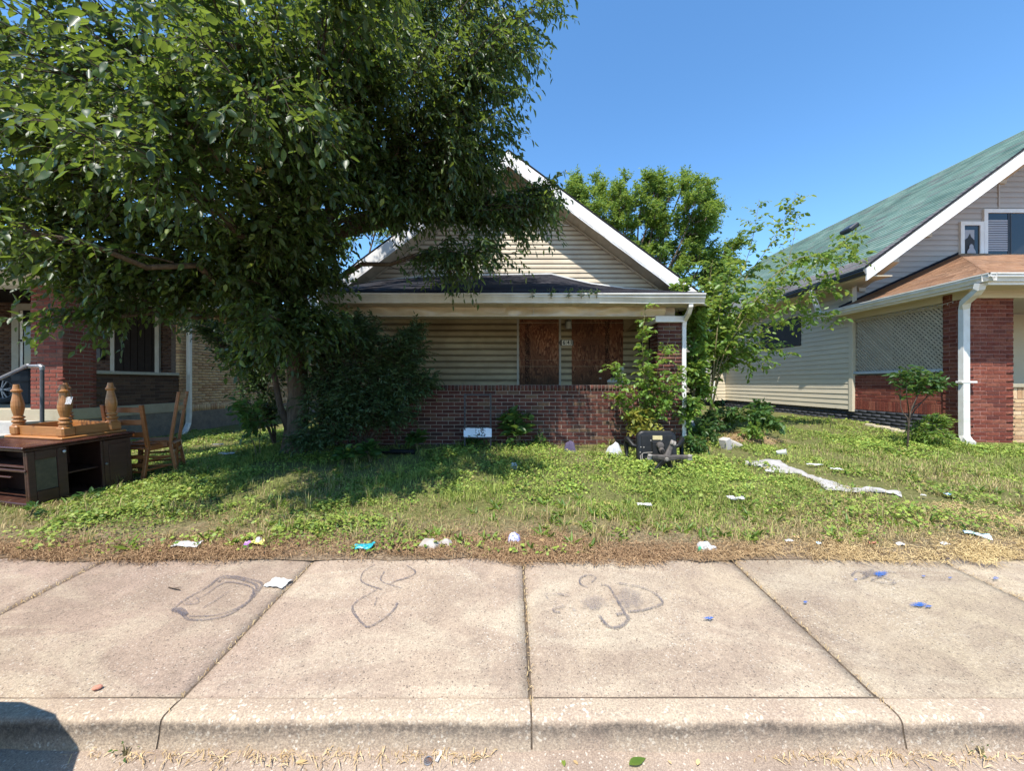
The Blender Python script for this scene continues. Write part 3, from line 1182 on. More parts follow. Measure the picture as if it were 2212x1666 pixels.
    # --- main roof
    for sx in (-1, 1):
        ez, exx = 3.03, PX + sx * 4.03
        P = [(exx, YR, ez), (exx, 20.4, ez), (PX, 20.4, PZ), (PX, YR, PZ)]
        shingles(root, P[0], P[1], P[2], P[3], M['shingle_black'], .14, .33)
        slab(root, 'roof_deck', [Vector(p) - Vector((0, 0, .01)) for p in P], .05, M['shingle_black'])
        # rake board
        up = Vector((0, 0, 1))
        a, b = Vector((exx, YR - .02, ez - .02)), Vector((PX, YR - .02, PZ - .02))
        nseg = 22
        top = [a.lerp(b, i / nseg) + up * (.006 * mnoise.noise((i * .9, sx, 0))) for i in range(nseg + 1)]
        V, F = [], []
        for i, p in enumerate(top):
            wv = .012 * mnoise.noise((i * .7, sx * 3, 2))
            V += [p, p - up * (.285 + wv), p - up * (.285 + wv) + Vector((0, .03, 0)), p + Vector((0, .03, 0))]
        for i in range(nseg):
            for j in range(4):
                j2 = (j + 1) % 4
                F.append((i * 4 + j, i * 4 + j2, i * 4 + 4 + j2, i * 4 + 4 + j))
        F += [(0, 1, 2, 3), tuple(nseg * 4 + j for j in range(4))]
        MB().add(V, F).build('rake_board', M['vinyl_white'], root)
        # drip edge
        MB().prism([a + up * .022, b + up * .022, b + up * .045, a + up * .045], (0, .03, 0)).build('drip_edge', M['shingle_black'], root)
        # soffit under the overhang, strip by strip
        L = (b - a).length
        d = (b - a) / L
        s = .02
        while s < L - .1:
            p0, p1 = a + d * s, a + d * (s + .142)
            dn = -up * .262
            MB().prism([p0 + dn, p1 + dn, p1 + dn + Vector((0, .455, 0)), p0 + dn + Vector((0, .455, 0))], up * (.010 + random.uniform(0, .003))).build('soffit_panel', M['vinyl_soffit'], root)
            s += .147
        # frieze where soffit meets siding
        MB().prism([a - up * .275, b - up * .275, b - up * .32, a - up * .32], (0, .02, 0)).build('frieze', M['vinyl_soffit'], root).location.y += .42
        # eave soffit and fascia along the side
        box(root, 'eave_fascia', min(exx, exx - sx * .03), max(exx, exx - sx * .03), YR + .02, 20.3, ez - .20, ez - .03, M['vinyl_white'])
        box(root, 'eave_soffit', min(exx - sx * .03, sx * 3.46), max(exx - sx * .03, sx * 3.46), YR + .02, 20.3, ez - .19, ez - .175, M['vinyl_soffit'])
        box(root, 'rake_return', min(exx, sx * 3.42), max(exx, sx * 3.42), YR - .005, YR + .025, ez - .26, ez - .05, M['vinyl_white'])
    # --- boards over the openings
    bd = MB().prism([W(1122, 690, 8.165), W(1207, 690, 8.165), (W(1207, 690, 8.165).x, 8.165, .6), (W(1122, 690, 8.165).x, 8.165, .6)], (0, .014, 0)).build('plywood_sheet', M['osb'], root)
    ink_column(bd, 1139, 700, 828, 8.162)
    xA, xB = W(1235, 0, 8.165).x, W(1346, 0, 8.165).x
    zt_ = W(0, 687, 8.165).z
    poly = [(xA, zt_), (xB, zt_), (xB, 1.86), (xB - .10, 1.83), (xB - .13, 1.74), (xB - .22, 1.70), (xB - .26, 1.60), (xB - .33, 1.55), (xB - .31, 1.44), (xB - .38, 1.35), (xB - .36, .6), (xA, .6)]
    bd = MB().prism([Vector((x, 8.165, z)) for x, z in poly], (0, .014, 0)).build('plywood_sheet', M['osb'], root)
    ink_column(bd, 1312, 694, 800, 8.162)
    lab = MB().box(xA + .56, xA + .61, 8.16, 8.164, 1.585, 1.615).build('paper_scrap', M['paper_grey'], bd)
    # trims around
    for a in (1116.5, 1207.5):
        box(root, 'door_trim', W(a, 0, 8.17).x, W(a, 0, 8.17).x + .042, 8.150, 8.19, .56, 2.82, M['trim_cream'], .003)
    wf = box(root, 'window_frame', xB - .40, xB + .02, 8.170, 8.19, 1.30, 1.90, M['trim_white'], .003)
    box(wf, 'pane', xB - .34, xB - .06, 8.167, 8.1695, 1.62, 1.88, M['dark_glass'], .001)
    # --- lantern
    lp = W(1227, 700, 8.15)
    lb = MB().bev(lp.x - .06, lp.x + .06, 8.12, 8.17, lp.z - .08, lp.z + .06, .01).build('wall_lantern', M['lamp_metal'], root)
    MB().tube([lp + Vector((0, -.02, .10)), lp + Vector((0, -.09, .13)), lp + Vector((0, -.11, .06))], .012, 8).build('lantern_arm', M['lamp_metal'], lb)
    MB().lathe([(.02, .06), (.055, .03), (.05, .02), (.062, -.10), (.058, -.115)], 10, Matrix.Translation(lp + Vector((0, -.11, 0)))).build('lantern_glass', M['lamp_glass'], lb)
    MB().lathe([(.006, .14), (.03, .10), (.058, .035), (.058, .025)], 10, Matrix.Translation(lp + Vector((0, -.11, 0)))).build('lantern_cap', M['lamp_metal'], lb)
    # --- house number plaque, its right end under the board
    pa, pb = W(1206, 734, 8.14), W(1239, 747, 8.14)
    pz = (pa.z + pb.z) / 2
    hh = (pa.z - pb.z) / 2
    pl = MB().prism([(pa.x, 8.14, pz), (pa.x + .05, 8.14, pz + hh), (pb.x, 8.14, pz + hh), (pb.x, 8.14, pz - hh), (pa.x + .05, 8.14, pz - hh)], (0, .02, 0)).build('number_plaque', M['plaque_dark'], root)
    tw = .088
    tx = pa.x + .075
    for ch in '641':
        wd = tw if ch != '1' else .04
        box(pl, 'number_tile', tx, tx + wd - .006, 8.134, 8.142, pz - hh * .86, pz + hh * .86, M['tile_cream'], .001)
        text_mesh('number', ch, (tx + (wd - .006) / 2, 8.132, pz), hh * 2.0, M['ink_black'], pl)
        tx += wd
    # --- things hanging on the wall to the right
    MB().prism([(W(1378, 733, 8.15).x, 8.15, W(0, 760, 8.15).z), (W(1392, 0, 8.15).x, 8.15, W(0, 760, 8.15).z), (W(1388, 0, 8.15).x, 8.15, W(0, 733, 8.15).z)], (0, .02, 0)).build('wall_ornament', M['black_metal'], root)
    # side porch shade board and a near-black box standing in for the shaded gap
    MB().prism([(2.27, 8.12, 2.83), (2.62, 8.12, 2.83), (2.62, 7.0, 2.60), (2.3, 8.12, 2.55)], (0, .03, 0)).build('porch_side_panel', M['siding_porch'], root)
    box(root, 'dark_gap_fill', 2.40, 2.58, 6.92, 7.0, 1.0, 2.62, M['door_dark'])
    # conduit down the pillar edge
    box(root, 'corner_strip', 2.785, 2.805, 6.50, 6.535, .55, 2.5, M['trim_white'], .002)
    return root


def ink_column(parent, x, y0, y1, Y):
    a, b = W(x - 5, y0, Y), W(x + 5, y1, Y)
    MB().add([(a.x, Y, b.z), (b.x, Y, b.z), (b.x, Y, a.z), (a.x, Y, a.z)], [(0, 1, 2, 3)]).build('printed_marks', M['ink'], parent, fix=False)


def text_mesh(name, s, loc, size, mat, parent, rz=0):
    cu = bpy.data.curves.new(name, 'FONT')
    cu.body = s
    cu.size = size
    cu.align_x = 'CENTER'
    cu.align_y = 'CENTER'
    cu.extrude = .0008
    cu.offset = size * .022
    o = bpy.data.objects.new(name, cu)
    COL.objects.link(o)
    dg = bpy.context.evaluated_depsgraph_get()
    me = bpy.data.meshes.new_from_object(o.evaluated_get(dg))
    bpy.data.objects.remove(o)
    m = Matrix.Translation(loc) @ Matrix.Rotation(R(90), 4, 'X') @ Matrix.Diagonal((.78, 1, 1, 1))
    me.transform(m)
    me.materials.clear()
    me.materials.append(mat)
    return link(name, me, None, parent)


HOUSE = main_house()


# ================================================================ neighbour on the right
def right_house():
    root = thing('neighbour_house', 'beige sided house with green shingle roof and orange-brown porch roof', 'house', (11, 9, .6))
    mas = Masonry(root)
    XW, YF, YP = 7.67, 8.97, 6.70
    c, p = .0692, .218
    zr = 1.70
    # brick pillar at the porch corner
    zp0 = .40
    mas.wall((XW, YP, 0), (1, 0, 0), (0, -1, 0), .77, zp0, 40, p, c, M['brick_painted'], M['mortar_red'], back=.37)
    mas.wall((XW, YP + .39, 0), (0, -1, 0), (-1, 0, 0), .39, zp0, 40, p, c, M['brick_painted'], M['mortar_red'], back=.3)
    # red porch side wall under the rail
    nb = 9
    mas.wall((XW + .03, YF, 0), (0, -1, 0), (-1, 0, 0), YF - YP - .39, .915 + .2, nb - 1, p, c, M['brick_painted'], M['mortar_red'])
    mas.wall((XW + .03, YF, 0), (0, -1, 0), (-1, 0, 0), YF - YP - .39, .915, 0, p, c, M['brick_painted'], M['mortar_red'], soldier=.2, spitch=.075)
    # black painted foundation
    mas.wall((XW + .02, 15.5, 0), (0, -1, 0), (-1, 0, 0), 15.5 - YP - .39, .22, 10, p, c, M['brick_black'], M['mortar_black'], pref=.25)
    # yellow porch front to the right of the pillar
    mas.wall((XW + .77, YP + .06, 0), (1, 0, 0), (0, -1, 0), 3.2, .40, 12, p, c, M['brick_yellow'], M['mortar_light'], soldier=.2, spitch=.075)
    mas.finish(298)
    box(root, 'pillar_body', XW + .1, XW + .67, YP + .1, YP + .36, .2, 3.1, M['mortar_red'])
    box(root, 'porch_rail', XW - .01, XW + .16, YP + .39, YF - .02, zr, zr + .055, M['trim_bluegrey'])
    box(root, 'porch_sill', XW + .77, XW + 4, YP + .03, YP + .2, 1.43, 1.49, M['limestone'])
    box(root, 'porch_floor', XW + .2, 15, YP + .2, YF, .2, .95, M['porch_concrete'])
    # lattice filling the porch side
    y0, y1, z0, z1 = YP + .40, YF - .06, zr + .057, 2.86
    for sgn, xo in ((1, 0.0), (-1, .012)):
        wdt = .034
        s = -(z1 - z0)
        while s < (y1 - y0):
            # line y = y0 + s + t, z = z0 + t (or mirrored)
            t0, t1 = max(0, -s), min(z1 - z0, (y1 - y0) - s)
            if t1 - t0 > .06:
                ya, yb = y0 + s + t0, y0 + s + t1
                za, zb = z0 + t0, z0 + t1
                if sgn < 0:
                    ya, yb = y0 + y1 - ya, y0 + y1 - yb
                dy = wdt * .7
                x = XW + .03 + xo
                MB().prism([(x, ya - dy, za), (x, ya + dy, za), (x, yb + dy, zb), (x, yb - dy, zb)], (.009, 0, 0)).build('lattice_slat', M['lattice_tan'], root)
            s += .074 if sgn > 0 else .105
    box(root, 'lattice_frame', XW + .02, XW + .07, y0 - .01, y1 + .01, z1, z1 + .05, M['lattice_tan'])
    box(root, 'porch_dark_sheet', XW + .9, XW + 1.0, YP + .4, YF, .95, 3.0, M['dark_void'])  # black sheet standing in for the shade inside the porch
    # porch beam and soffit
    XG, YG, ZG = 7.35, 6.14, 3.17
    box(root, 'porch_beam', XW - .02, XW + .20, YP + .39, YF + .02, 2.93, 3.13, M['siding_neighbour'])
    box(root, 'porch_beam', XW - .02, 15.5, YP - .04, YP + .22, 2.93, 3.13, M['siding_neighbour'])
    slab(root, 'porch_soffit', [(XG + .05, YG + .05, 3.075), (15.5, YG + .05, 3.13), (15.5, YF, 3.13), (XG + .05, YF + .3, 3.075)], .02, M['siding_neighbour'])
    # porch roof
    AP = (10.04, YF - .02, 4.39)
    AP2 = (14.5, YF - .02, 4.39)
    shingles(root, (XG, YF - .02, ZG + .01), (XG, YG, ZG + .01), AP, AP, M['shingle_orange'], .13, .32)
    shingles(root, (XG, YG, ZG + .01), (17.4, YG, ZG + .01), AP2, AP, M['shingle_orange'], .13, .32)
    slab(root, 'porch_roof_deck', [(XG, YF + .25, ZG), (XG, YG, ZG), AP], .04, M['shingle_orange'])
    slab(root, 'porch_roof_deck', [(XG, YG, ZG), (17.4, YG, ZG), AP2, AP], .04, M['shingle_orange'])
    MB().prism([(XG, YF - .03, ZG + .0), AP, Vector(AP) + Vector((0, 0, .06)), (XG, YF - .03, ZG + .06)], (0, .02, 0)).build('flashing', M['shingle_black'], root)
    # little back piece of the porch eave running past the corner
    slab(root, 'eave_tail', [(XG, YF - .02, ZG), (XG, YF + .55, ZG), (XW, YF + .55, ZG + .1), (XW, YF - .02, ZG + .14)], .03, M['shingle_worn'])
    gutter(root, (XG - .1, YF + .56, ZG), (XG - .1, YG - .1, ZG + .015), (-1, 0, 0), M['gutter_white'], .11, .12)
    gutter(root, (XG - .1, YG - .1, ZG + .015), (16, YG - .1, ZG + .0), (0, -1, 0), M['gutter_white'], .11, .12)
    box(root, 'fascia', XG - .002, XG + .03, YG, YF + .55, ZG - .15, ZG - .005, M['vinyl_white'])
    box(root, 'fascia', XG + .03, 16, YG - .002, YG + .03, ZG - .15, ZG - .005, M['vinyl_white'])
    # downspout from gutter to ground at the pillar
    downspout(root, [(7.32, 6.22, 3.06), (7.32, 6.24, 2.98), (7.36, 6.32, 2.93), (7.48, 6.57, 2.84), (7.54, 6.64, 2.74), (7.545, 6.645, 2.6), (7.545, 6.645, 1.0), (7.545, 6.64, .62), (7.5, 6.56, .55), (7.4, 6.42, .52)], M['gutter_white'], .11, .08)
    box(root, 'pipe_strap', 7.46, 7.72, 6.60, 6.70, 1.50, 1.535, M['gutter_white'])
    # front gable and side wall of lap siding
    EXX, EY, EZ, SL = 7.17, 8.05, 3.85, .747
    RX, RZ = 11.93, 7.405
    lim = lambda z: max(XW, EXX + (z - EZ + .22) / SL)
    cs = []
    z = 3.05
    while z < 7.2:
        cs.append((z, z + .12, lim(z), 17, lim(z + .12), 17))
        z += .12
    siding(root, (0, YF, 0), (1, 0, 0), (0, -1, 0), cs, M['siding_taupe_shade'])
    MB().box(XW + .02, 17, YF + .015, YF + .12, .9, 4.2).build('front_wall', M['siding_neighbour'], root)
    MB().prism([(XW + .02, YF + .015, 4.2), (17, YF + .015, 4.2), (17, YF + .015, 7.3), (RX - .1, YF + .015, 7.3), (XW + .35, YF + .015, 4.2)], (0, .1, 0)).build('gable_wall', M['siding_neighbour'], root)
    cs = []
    z = .905
    while z < 3.88:
        cs.append((z, z + .118, 0, 5.33, 0, 5.33))
        z += .118
    # the side wall: u runs away from the camera
    siding(root, (XW, YF, 0), (0, 1, 0), (-1, 0, 0), cs, M['siding_neighbour'])
    MB().box(XW + .015, XW + .12, YF + .12, 18.6, .9, 3.9).build('side_wall', M['siding_neighbour'], root)
    box(root, 'corner_board', XW - .03, XW + .07, YF - .035, YF + .07, .86, 3.1, M['siding_neighbour'])
    box(root, 'corner_board', XW - .03, XW + .07, YF - .035, YF + .07, 3.3, 4.05, M['siding_neighbour'])
    # side window boarded black
    box(root, 'boarded_window', XW - .03, XW + .01, 10.55, 12.25, 2.50, 3.30, M['board_black'])
    # bump-out further back
    XB = 7.22
    cs = []
    z = .885
    while z < 3.4:
        cs.append((z, z + .118, 0, 3.2, 0, 3.2))
        z += .118
    siding(root, (XB, 14.3, 0), (0, 1, 0), (-1, 0, 0), cs, M['siding_neighbour'])
    cs = [(a[0], a[1], 0, XW - XB, 0, XW - XB) for a in cs]
    siding(root, (XB, 14.3, 0), (1, 0, 0), (0, -1, 0), cs, M['siding_neighbour'])
    MB().box(XB + .015, XW + .1, 14.315, 17.5, .885, 3.4).build('bay_body', M['siding_neighbour'], root)
    box(root, 'corner_board', XB - .03, XB + .05, 14.26, 14.34, .86, 3.4, M['trim_white'])
    wd = box(root, 'bay_window', XB - .03, XB + .01, 14.7, 15.9, 1.75, 2.75, M['trim_white'])
    box(wd, 'pane', XB - .036, XB - .02, 14.8, 15.8, 1.85, 2.65, M['dark_glass'])
    box(root, 'bay_base', XB + .1, XW, 14.5, 17.4, .3, .885, M['dark_void'])
    # main roof
    YE = 18.9
    shingles(root, (EXX, YE, EZ), (EXX, EY, EZ), (RX, EY, RZ), (RX, YE, RZ), M['shingle_green'], .14, .32)
    Pm = lambda t, y: Vector((EXX + (RX - EXX) * t, y, EZ + (RZ - EZ) * t))
    n = Vector((-SL, 0, 1)).normalized() * .010
    shingles(root, Pm(0, YE) + n, Pm(0, EY) + n, Pm(.09, EY) + n, Pm(.17, YE) + n, M['shingle_worn'], .14, .32)
    shingles(root, Pm(.0, EY + .30) + n, Pm(.0, EY - .005) + n, Pm(.62, EY - .005) + n, Pm(.62, EY + .10) + n, M['shingle_worn'], .14, .22)
    shingles(root, (19, EY, 2.6), (19, YE, 2.6), (RX, YE, RZ), (RX, EY, RZ), M['shingle_green'], .2, .6)
    slab(root, 'roof_deck', [(EXX, EY, EZ), (EXX, YE, EZ), (RX, YE, RZ), (RX, EY, RZ)], .06, M['siding_neighbour'])
    slab(root, 'roof_deck', [(19, EY, 2.6), (19, YE, 2.6), (RX, YE, RZ), (RX, EY, RZ)], .06, M['siding_neighbour'])
    up = Vector((0, 0, 1))
    a, b = Vector((EXX - .02, EY - .03, EZ - .03)), Vector((RX, EY - .03, RZ - .03))
    for i in range(6):
        p0, p1 = a.lerp(b, i / 6 + .0008), a.lerp(b, (i + 1) / 6 - .0008)
        MB().prism([p0, p1, p1 - up * .25, p0 - up * .25], (0, .035, 0)).build('rake_board', M['vinyl_white'], root)
    MB().prism([a + up * .03, b + up * .03, b + up * .06, a + up * .06], (0, .04, 0)).build('drip_edge', M['shingle_black'], root)
    # roof vent box
    vp = Pm(.62, 11.9)
    vn = Vector((-SL, 0, 1)).normalized()
    vm = Matrix.Translation(vp + vn * .01) @ frame((1, 0, SL), (0, 1, 0), vn)
    MB().bev(-.16, .18, -.2, .2, 0, .13, .03, vm).build('roof_vent', M['gutter_black'], root)
    # knee braces carrying the rake
    for xx, top in ((7.85, 4.08), (9.33, 5.30), (11.0, 6.5)):
        br = thing_part_brace(root, xx, YF, top)
    # eave: soffit, gutter part black part white, short downspout
    slab(root, 'eave_soffit', [(EXX + .02, EY, EZ - .16), (XW + .02, EY, EZ - .16), (XW + .02, YE, EZ - .16), (EXX + .02, YE, EZ - .16)], .02, M['siding_neighbour'])
    box(root, 'eave_fascia', EXX, EXX + .025, EY + .02, YE, EZ - .18, EZ - .03, M['siding_neighbour'])
    gutter(root, (EXX - .1, 10.4, EZ - .04), (EXX - .1, EY - .02, EZ - .03), (-1, 0, 0), M['gutter_black'], .11, .12)
    gutter(root, (EXX - .1, YE, EZ - .05), (EXX - .1, 10.42, EZ - .04), (-1, 0, 0), M['gutter_white'], .11, .12)
    downspout(root, [(EXX - .05, 9.45, EZ - .14), (EXX - .03, 9.45, EZ - .25), (XG - .06, 9.45, ZG - .02)], M['gutter_white'], .09, .07)
    # gable windows
    def gwin(x0, x1, z0_, z1_, blind):
        fr = MB()
        y = YF - .02
        t = .085
        for q in ((x0, x1, z1_ - t, z1_), (x0, x0 + t, z0_, z1_ - t), (x1 - t, x1, z0_, z1_ - t)):
            fr.box(q[0], q[1], y - .03, y + .02, q[2], q[3])
        w_ = fr.build('gable_window', M['trim_white'], root)
        box(w_, 'pane', x0 + t, x1 - t, y - .005, y + .005, z0_, z1_ - t, M['dark_glass'], .001)
        if blind:
            k = 14
            for i in range(k):
                zz = z0_ + .06 + i * (z1_ - t - z0_ - .2) / k
                box(w_, 'blind_slat', x0 + t + .0, x0 + t + .46, y - .012, y - .008, zz, zz + .036, M['blind_white'], .001)
            for xx in (x0 + t + .47, x0 + t + .52):
                box(w_, 'sash', xx, xx + .03, y - .014, y - .007, z0_, z1_ - t, M['gutter_black'], .001)
        else:
            xm = x0 + (x1 - x0) * .5
            MB().prism([(x0 + t, y - .012, z0_), (xm + .06, y - .012, z0_), (xm + .06, y - .012, z1_ - t - .1), (x0 + t, y - .012, z1_ - t - .1)], (0, .004, 0)).build('curtain', M['blind_white'], w_)
            MB().prism([(x0 + t, y - .016, z0_), (xm + .06, y - .016, z0_), (xm + .06, y - .016, z0_ + .3), (xm - .02, y - .016, z0_ + .38), (xm - .04, y - .016, z0_ + .46), (xm - .09, y - .016, z0_ + .36), (x0 + t, y - .016, z0_ + .30)], (0, .003, 0)).build('curtain_motif', M['board_black'], w_)
            MB().lathe([(.001, .0), (.10, .0), (.09, .06), (.05, .12), (.045, .18), (.015, .21)], 10, Matrix.Translation((x0 + t + .15, y - .03, z0_)) @ Matrix.Diagonal((1, .1, 1, 1))).build('ornament', M['blind_white'], w_)
    gwin(10.06, 10.58, 4.41, 5.13, False)
    gwin(10.585, 11.9, 4.41, 5.41, True)
    gwin(11.905, 12.42, 4.41, 5.13, False)
    box(root, 'siding_joint', 10.93, 10.97, YF - .03, YF, 5.42, 6.42, M['siding_taupe_shade'])
    # string of icicle lights under the porch eave
    pts = [Vector((XW - .03, 6.9 + 2.0 * i / 24, 2.92 - .02 * abs(math.sin(i * .8)))) for i in range(25)]
    lt = MB().tube(pts, .004, 4).build('light_string', M['trim_white'], root)
    for q in pts[::1]:
        MB().box(q.x - .004, q.x + .004, q.y - .004, q.y + .004, q.z - .035, q.z).build('light_bulb', M['blind_white'], lt)
    return root


def thing_part_brace(root, x, YF, top):
    mb = MB()
    mb.prism([(x - .07, YF - .02, top - .45), (x - .07, YF - .02, top - .30), (x - .07, YF - .80, top + .02), (x - .07, YF - .84, top - .10)], (.14, 0, 0))
    mb.box(x - .08, x + .08, YF - .055, YF, top - .52, top - .1)
    return mb.build('knee_brace', M['vinyl_soffit'], root)


RIGHT = right_house()


# ================================================================ neighbour on the left
def left_house():
    root = thing('brick_house', 'dark red and yellow brick house with porch behind the discarded furniture', 'house', (-10.5, 9, .4))
    mas = Masonry(root)
    XW, YP, YF = -7.73, 6.85, 9.30
    c, p = .069, .2246
    zs = 1.05
    mas.wall((XW - .557, YP, 0), (1, 0, 0), (0, -1, 0), .557, zs, 31, p, c, M['brick_red'], M['mortar_light'], back=.5, pref=2)
    mas.wall((XW, YP, 0), (0, 1, 0), (1, 0, 0), .557, zs, 31, p, c, M['brick_red'], M['mortar_dark'], back=.45)
    mas.wall((XW - .01, YP + .557, 0), (0, 1, 0), (1, 0, 0), YF - YP - .557 - .05, zs, 9, p, c, M['brick_dark'], M['mortar_dark'])
    mas.wall((XW, YF - .04, 0), (0, 1, 0), (1, 0, 0), 7.5, .82, 36, p, c, M['brick_yellow'], M['mortar_dark'], soldier=0, pref=1.1)
    mas.wall((XW + .012, YF, 0), (0, 1, 0), (1, 0, 0), 7.4, .81, 0, p, c, M['brick_yellow'], M['mortar_dark'], soldier=.17, spitch=.075)
    mas.wall((-15.9, YF, 0), (1, 0, 0), (0, -1, 0), 8.12, zs, 34, p, c, M['brick_dark'], M['mortar_dark'], pref=.5)
    mas.wall((-15.9, YP, 0), (1, 0, 0), (0, -1, 0), .557, zs, 31, p, c, M['brick_red'], M['mortar_light'], back=.5, pref=.1)
    mas.finish(298)
    # water table and foundation
    box(root, 'stone_band', XW - 8.3, XW + .02, YP - .03, YF - .06, zs - .20, zs, M['limestone'])
    box(root, 'porch_base', XW - 8.3, XW - .03, YP + .0, YF - .1, .0, zs - .2, M['porch_concrete'])
    box(root, 'stone_band', XW - .3, XW + .035, YF - .058, YF + .12, zs - .25, zs, M['limestone'])
    box(root, 'foundation_wall', XW - .3, XW + .04, YF + .1, 17, .0, .82, M['foundation'])
    box(root, 'foundation_wall', XW - .3, XW + .01, YP + .3, YF + .08, .0, zs - .2, M['foundation'])
    # porch rail
    box(root, 'porch_rail', XW - .2, XW + .03, YP + .557, YF - .08, 1.675, 1.735, M['trim_cream'])
    # front steps
    for i in range(4):
        box(root, 'step', -10.4, -8.05, YP - .03 - .3 * (i + 1), YP - .032 - .3 * i, .05, zs - .19 * (i + 1), M['porch_concrete'])
    # door in the front wall
    x0, x1 = W(243, 0, YF).x, W(348, 0, YF).x
    d = box(root, 'door', x0 + .1, x1 - .1, YF - .045, YF - .012, zs, 3.16, M['door_dark'])
    k = 5
    ww = (x1 - x0 - .3) / k
    for i in range(k):
        for za, zb in ((1.12, 1.68), (1.8, 3.05)):
            box(d, 'door_panel', x0 + .15 + i * ww + .02, x0 + .15 + (i + 1) * ww - .02, YF - .055, YF - .044, za, zb, M['door_dark'])
    for a in (x0, x1 - .1):
        box(root, 'door_trim', a, a + .1, YF - .06, YF - .004, zs, 3.18, M['trim_cream'])
    box(root, 'door_trim', x0 - .05, x1 + .05, YF - .065, YF - .004, 3.181, 3.30, M['trim_cream'])
    # window left of the pillar
    wx = -11.62
    w_ = MB().box(wx, wx + .16, YF - .06, YF - .003, 1.75, 3.35).box(wx + .16, wx + 1.3, YF - .06, YF - .003, 3.2, 3.35).box(wx + 1.3, wx + 1.44, YF - .06, YF - .003, 1.75, 3.35).box(wx, wx + 1.44, YF - .09, YF - .061, 1.68, 1.749).build('porch_window', M['trim_cream'], root)
    box(w_, 'sash', wx + .165, wx + 1.29, YF - .035, YF - .02, 2.46, 2.52, M['trim_white'])
    box(w_, 'sash', wx + .165, wx + .23, YF - .035, YF - .02, 1.755, 3.195, M['trim_white'])
    box(w_, 'pane', wx + .17, wx + 1.29, YF - .018, YF - .006, 1.755, 3.19, M['dark_glass'])
    box(root, 'mailbox', x0 - .42, x0 - .16, YF - .12, YF - .005, 2.05, 2.3, M['black_metal'])
    # porch ceiling and beams
    ZG = 3.24
    box(root, 'porch_beam', -16.1, XW + .02, YP - .02, YP + .3, 3.19, 3.42, M['trim_white'])
    box(root, 'porch_beam', XW - .28, XW + .02, YP + .3, YF, 3.19, 3.42, M['trim_white'])
    box(root, 'porch_ceiling', -16.1, XW, YP + .3, YF, 3.40, 3.43, M['door_dark'])
    XG, YG = XW + .5, YP - .72
    slab(root, 'porch_soffit', [(XG, YG, 3.30), (-16.4, YG, 3.30), (-16.4, YP, 3.43), (XG, YP, 3.43)], .02, M['trim_white'])
    slab(root, 'porch_soffit', [(XG, YP, 3.43), (XW, YP, 3.43), (XW, YF, 3.43), (XG, YF, 3.43)], .02, M['trim_white'])
    AP, AP2 = (-10.1, YF, 4.25), (-13.6, YF, 4.25)
    ZG = 3.46
    shingles(root, (XG, YG, ZG), (XG, YF, ZG), AP, AP, M['shingle_grey'], .13, .32)
    shingles(root, (-16.5, YG, ZG), (XG, YG, ZG), AP, AP2, M['shingle_grey'], .13, .32)
    slab(root, 'porch_roof_deck', [(XG, YG, ZG), (XG, YF, ZG), AP], .04, M['shingle_grey'])
    slab(root, 'porch_roof_deck', [(-16.5, YG, ZG), (XG, YG, ZG), AP, AP2], .04, M['shingle_grey'])
    gutter(root, (-16.5, YG - .1, ZG), (XG + .1, YG - .1, ZG - .01), (0, -1, 0), M['gutter_white'], .11, .12)
    gutter(root, (XG + .1, YG - .1, ZG), (XG + .1, YF, ZG), (1, 0, 0), M['gutter_white'], .11, .12)
    box(root, 'fascia', -16.5, XG, YG, YG + .03, ZG - .2, ZG - .005, M['trim_white'])
    box(root, 'fascia', XG - .03, XG, YG + .03, YF, ZG - .2, ZG - .005, M['trim_white'])
    # main body and low roof
    MB().box(-15.9, XW - .2, YF + .2, 17, .2, 3.6).build('wall_core', M['mortar_dark'], root)
    MB().box(-15.9, XW - .2, YF + .1, YF + .2, zs, 3.6).build('wall_core', M['mortar_dark'], root)
    EX, EZ = XW + .42, 3.56
    P = [(EX, YF - .1, EZ), (EX, 17.4, EZ), (-12, 15.5, 5.35), (-12, 11.6, 5.35)]
    shingles(root, *P, M['shingle_grey'], .14, .32)
    slab(root, 'roof_deck', P, .05, M['trim_white'])
    P = [(-16.4, 17.4, EZ), (-16.4, YF - .1, EZ), (-12.1, 11.6, 5.35), (-12.1, 15.5, 5.35)]
    shingles(root, *P, M['shingle_grey'], .2, .6)
    slab(root, 'roof_deck', P, .05, M['trim_white'])
    P = [(-16.4, YF - .1, EZ), (EX, YF - .1, EZ), (-12, 11.6, 5.35), (-12.1, 11.6, 5.35)]
    shingles(root, *P, M['shingle_grey'], .14, .32)
    slab(root, 'roof_deck', P, .05, M['trim_white'])
    box(root, 'eave_fascia', EX - .03, EX, YF - .1, 17.4, EZ - .2, EZ - .03, M['trim_white'])
    box(root, 'eave_soffit', XW - .02, EX - .03, YF - .1, 17.4, EZ - .19, EZ - .17, M['trim_white'])
    # downspout at the corner
    xd = -7.64
    downspout(root, [(xd, 9.42, 3.42), (xd, 9.42, 1.6), (xd, 9.42, .75), (xd + .0, 9.40, .55), (xd + .08, 9.22, .40), (xd + .22, 8.95, .345)], M['gutter_white'], .085, .07)
    # narrow side window far along
    sw = box(root, 'side_window', XW + .0, XW + .03, 12.0, 12.9, 2.1, 3.2, M['trim_white'])
    box(sw, 'pane', XW + .031, XW + .036, 12.08, 12.82, 2.2, 3.1, M['dark_glass'])
    return root


LEFT = left_house()


# ================================================================ leaves, twigs, trees
def unit(a):
    return a / np.maximum(np.linalg.norm(a, axis=-1, keepdims=True), 1e-9)


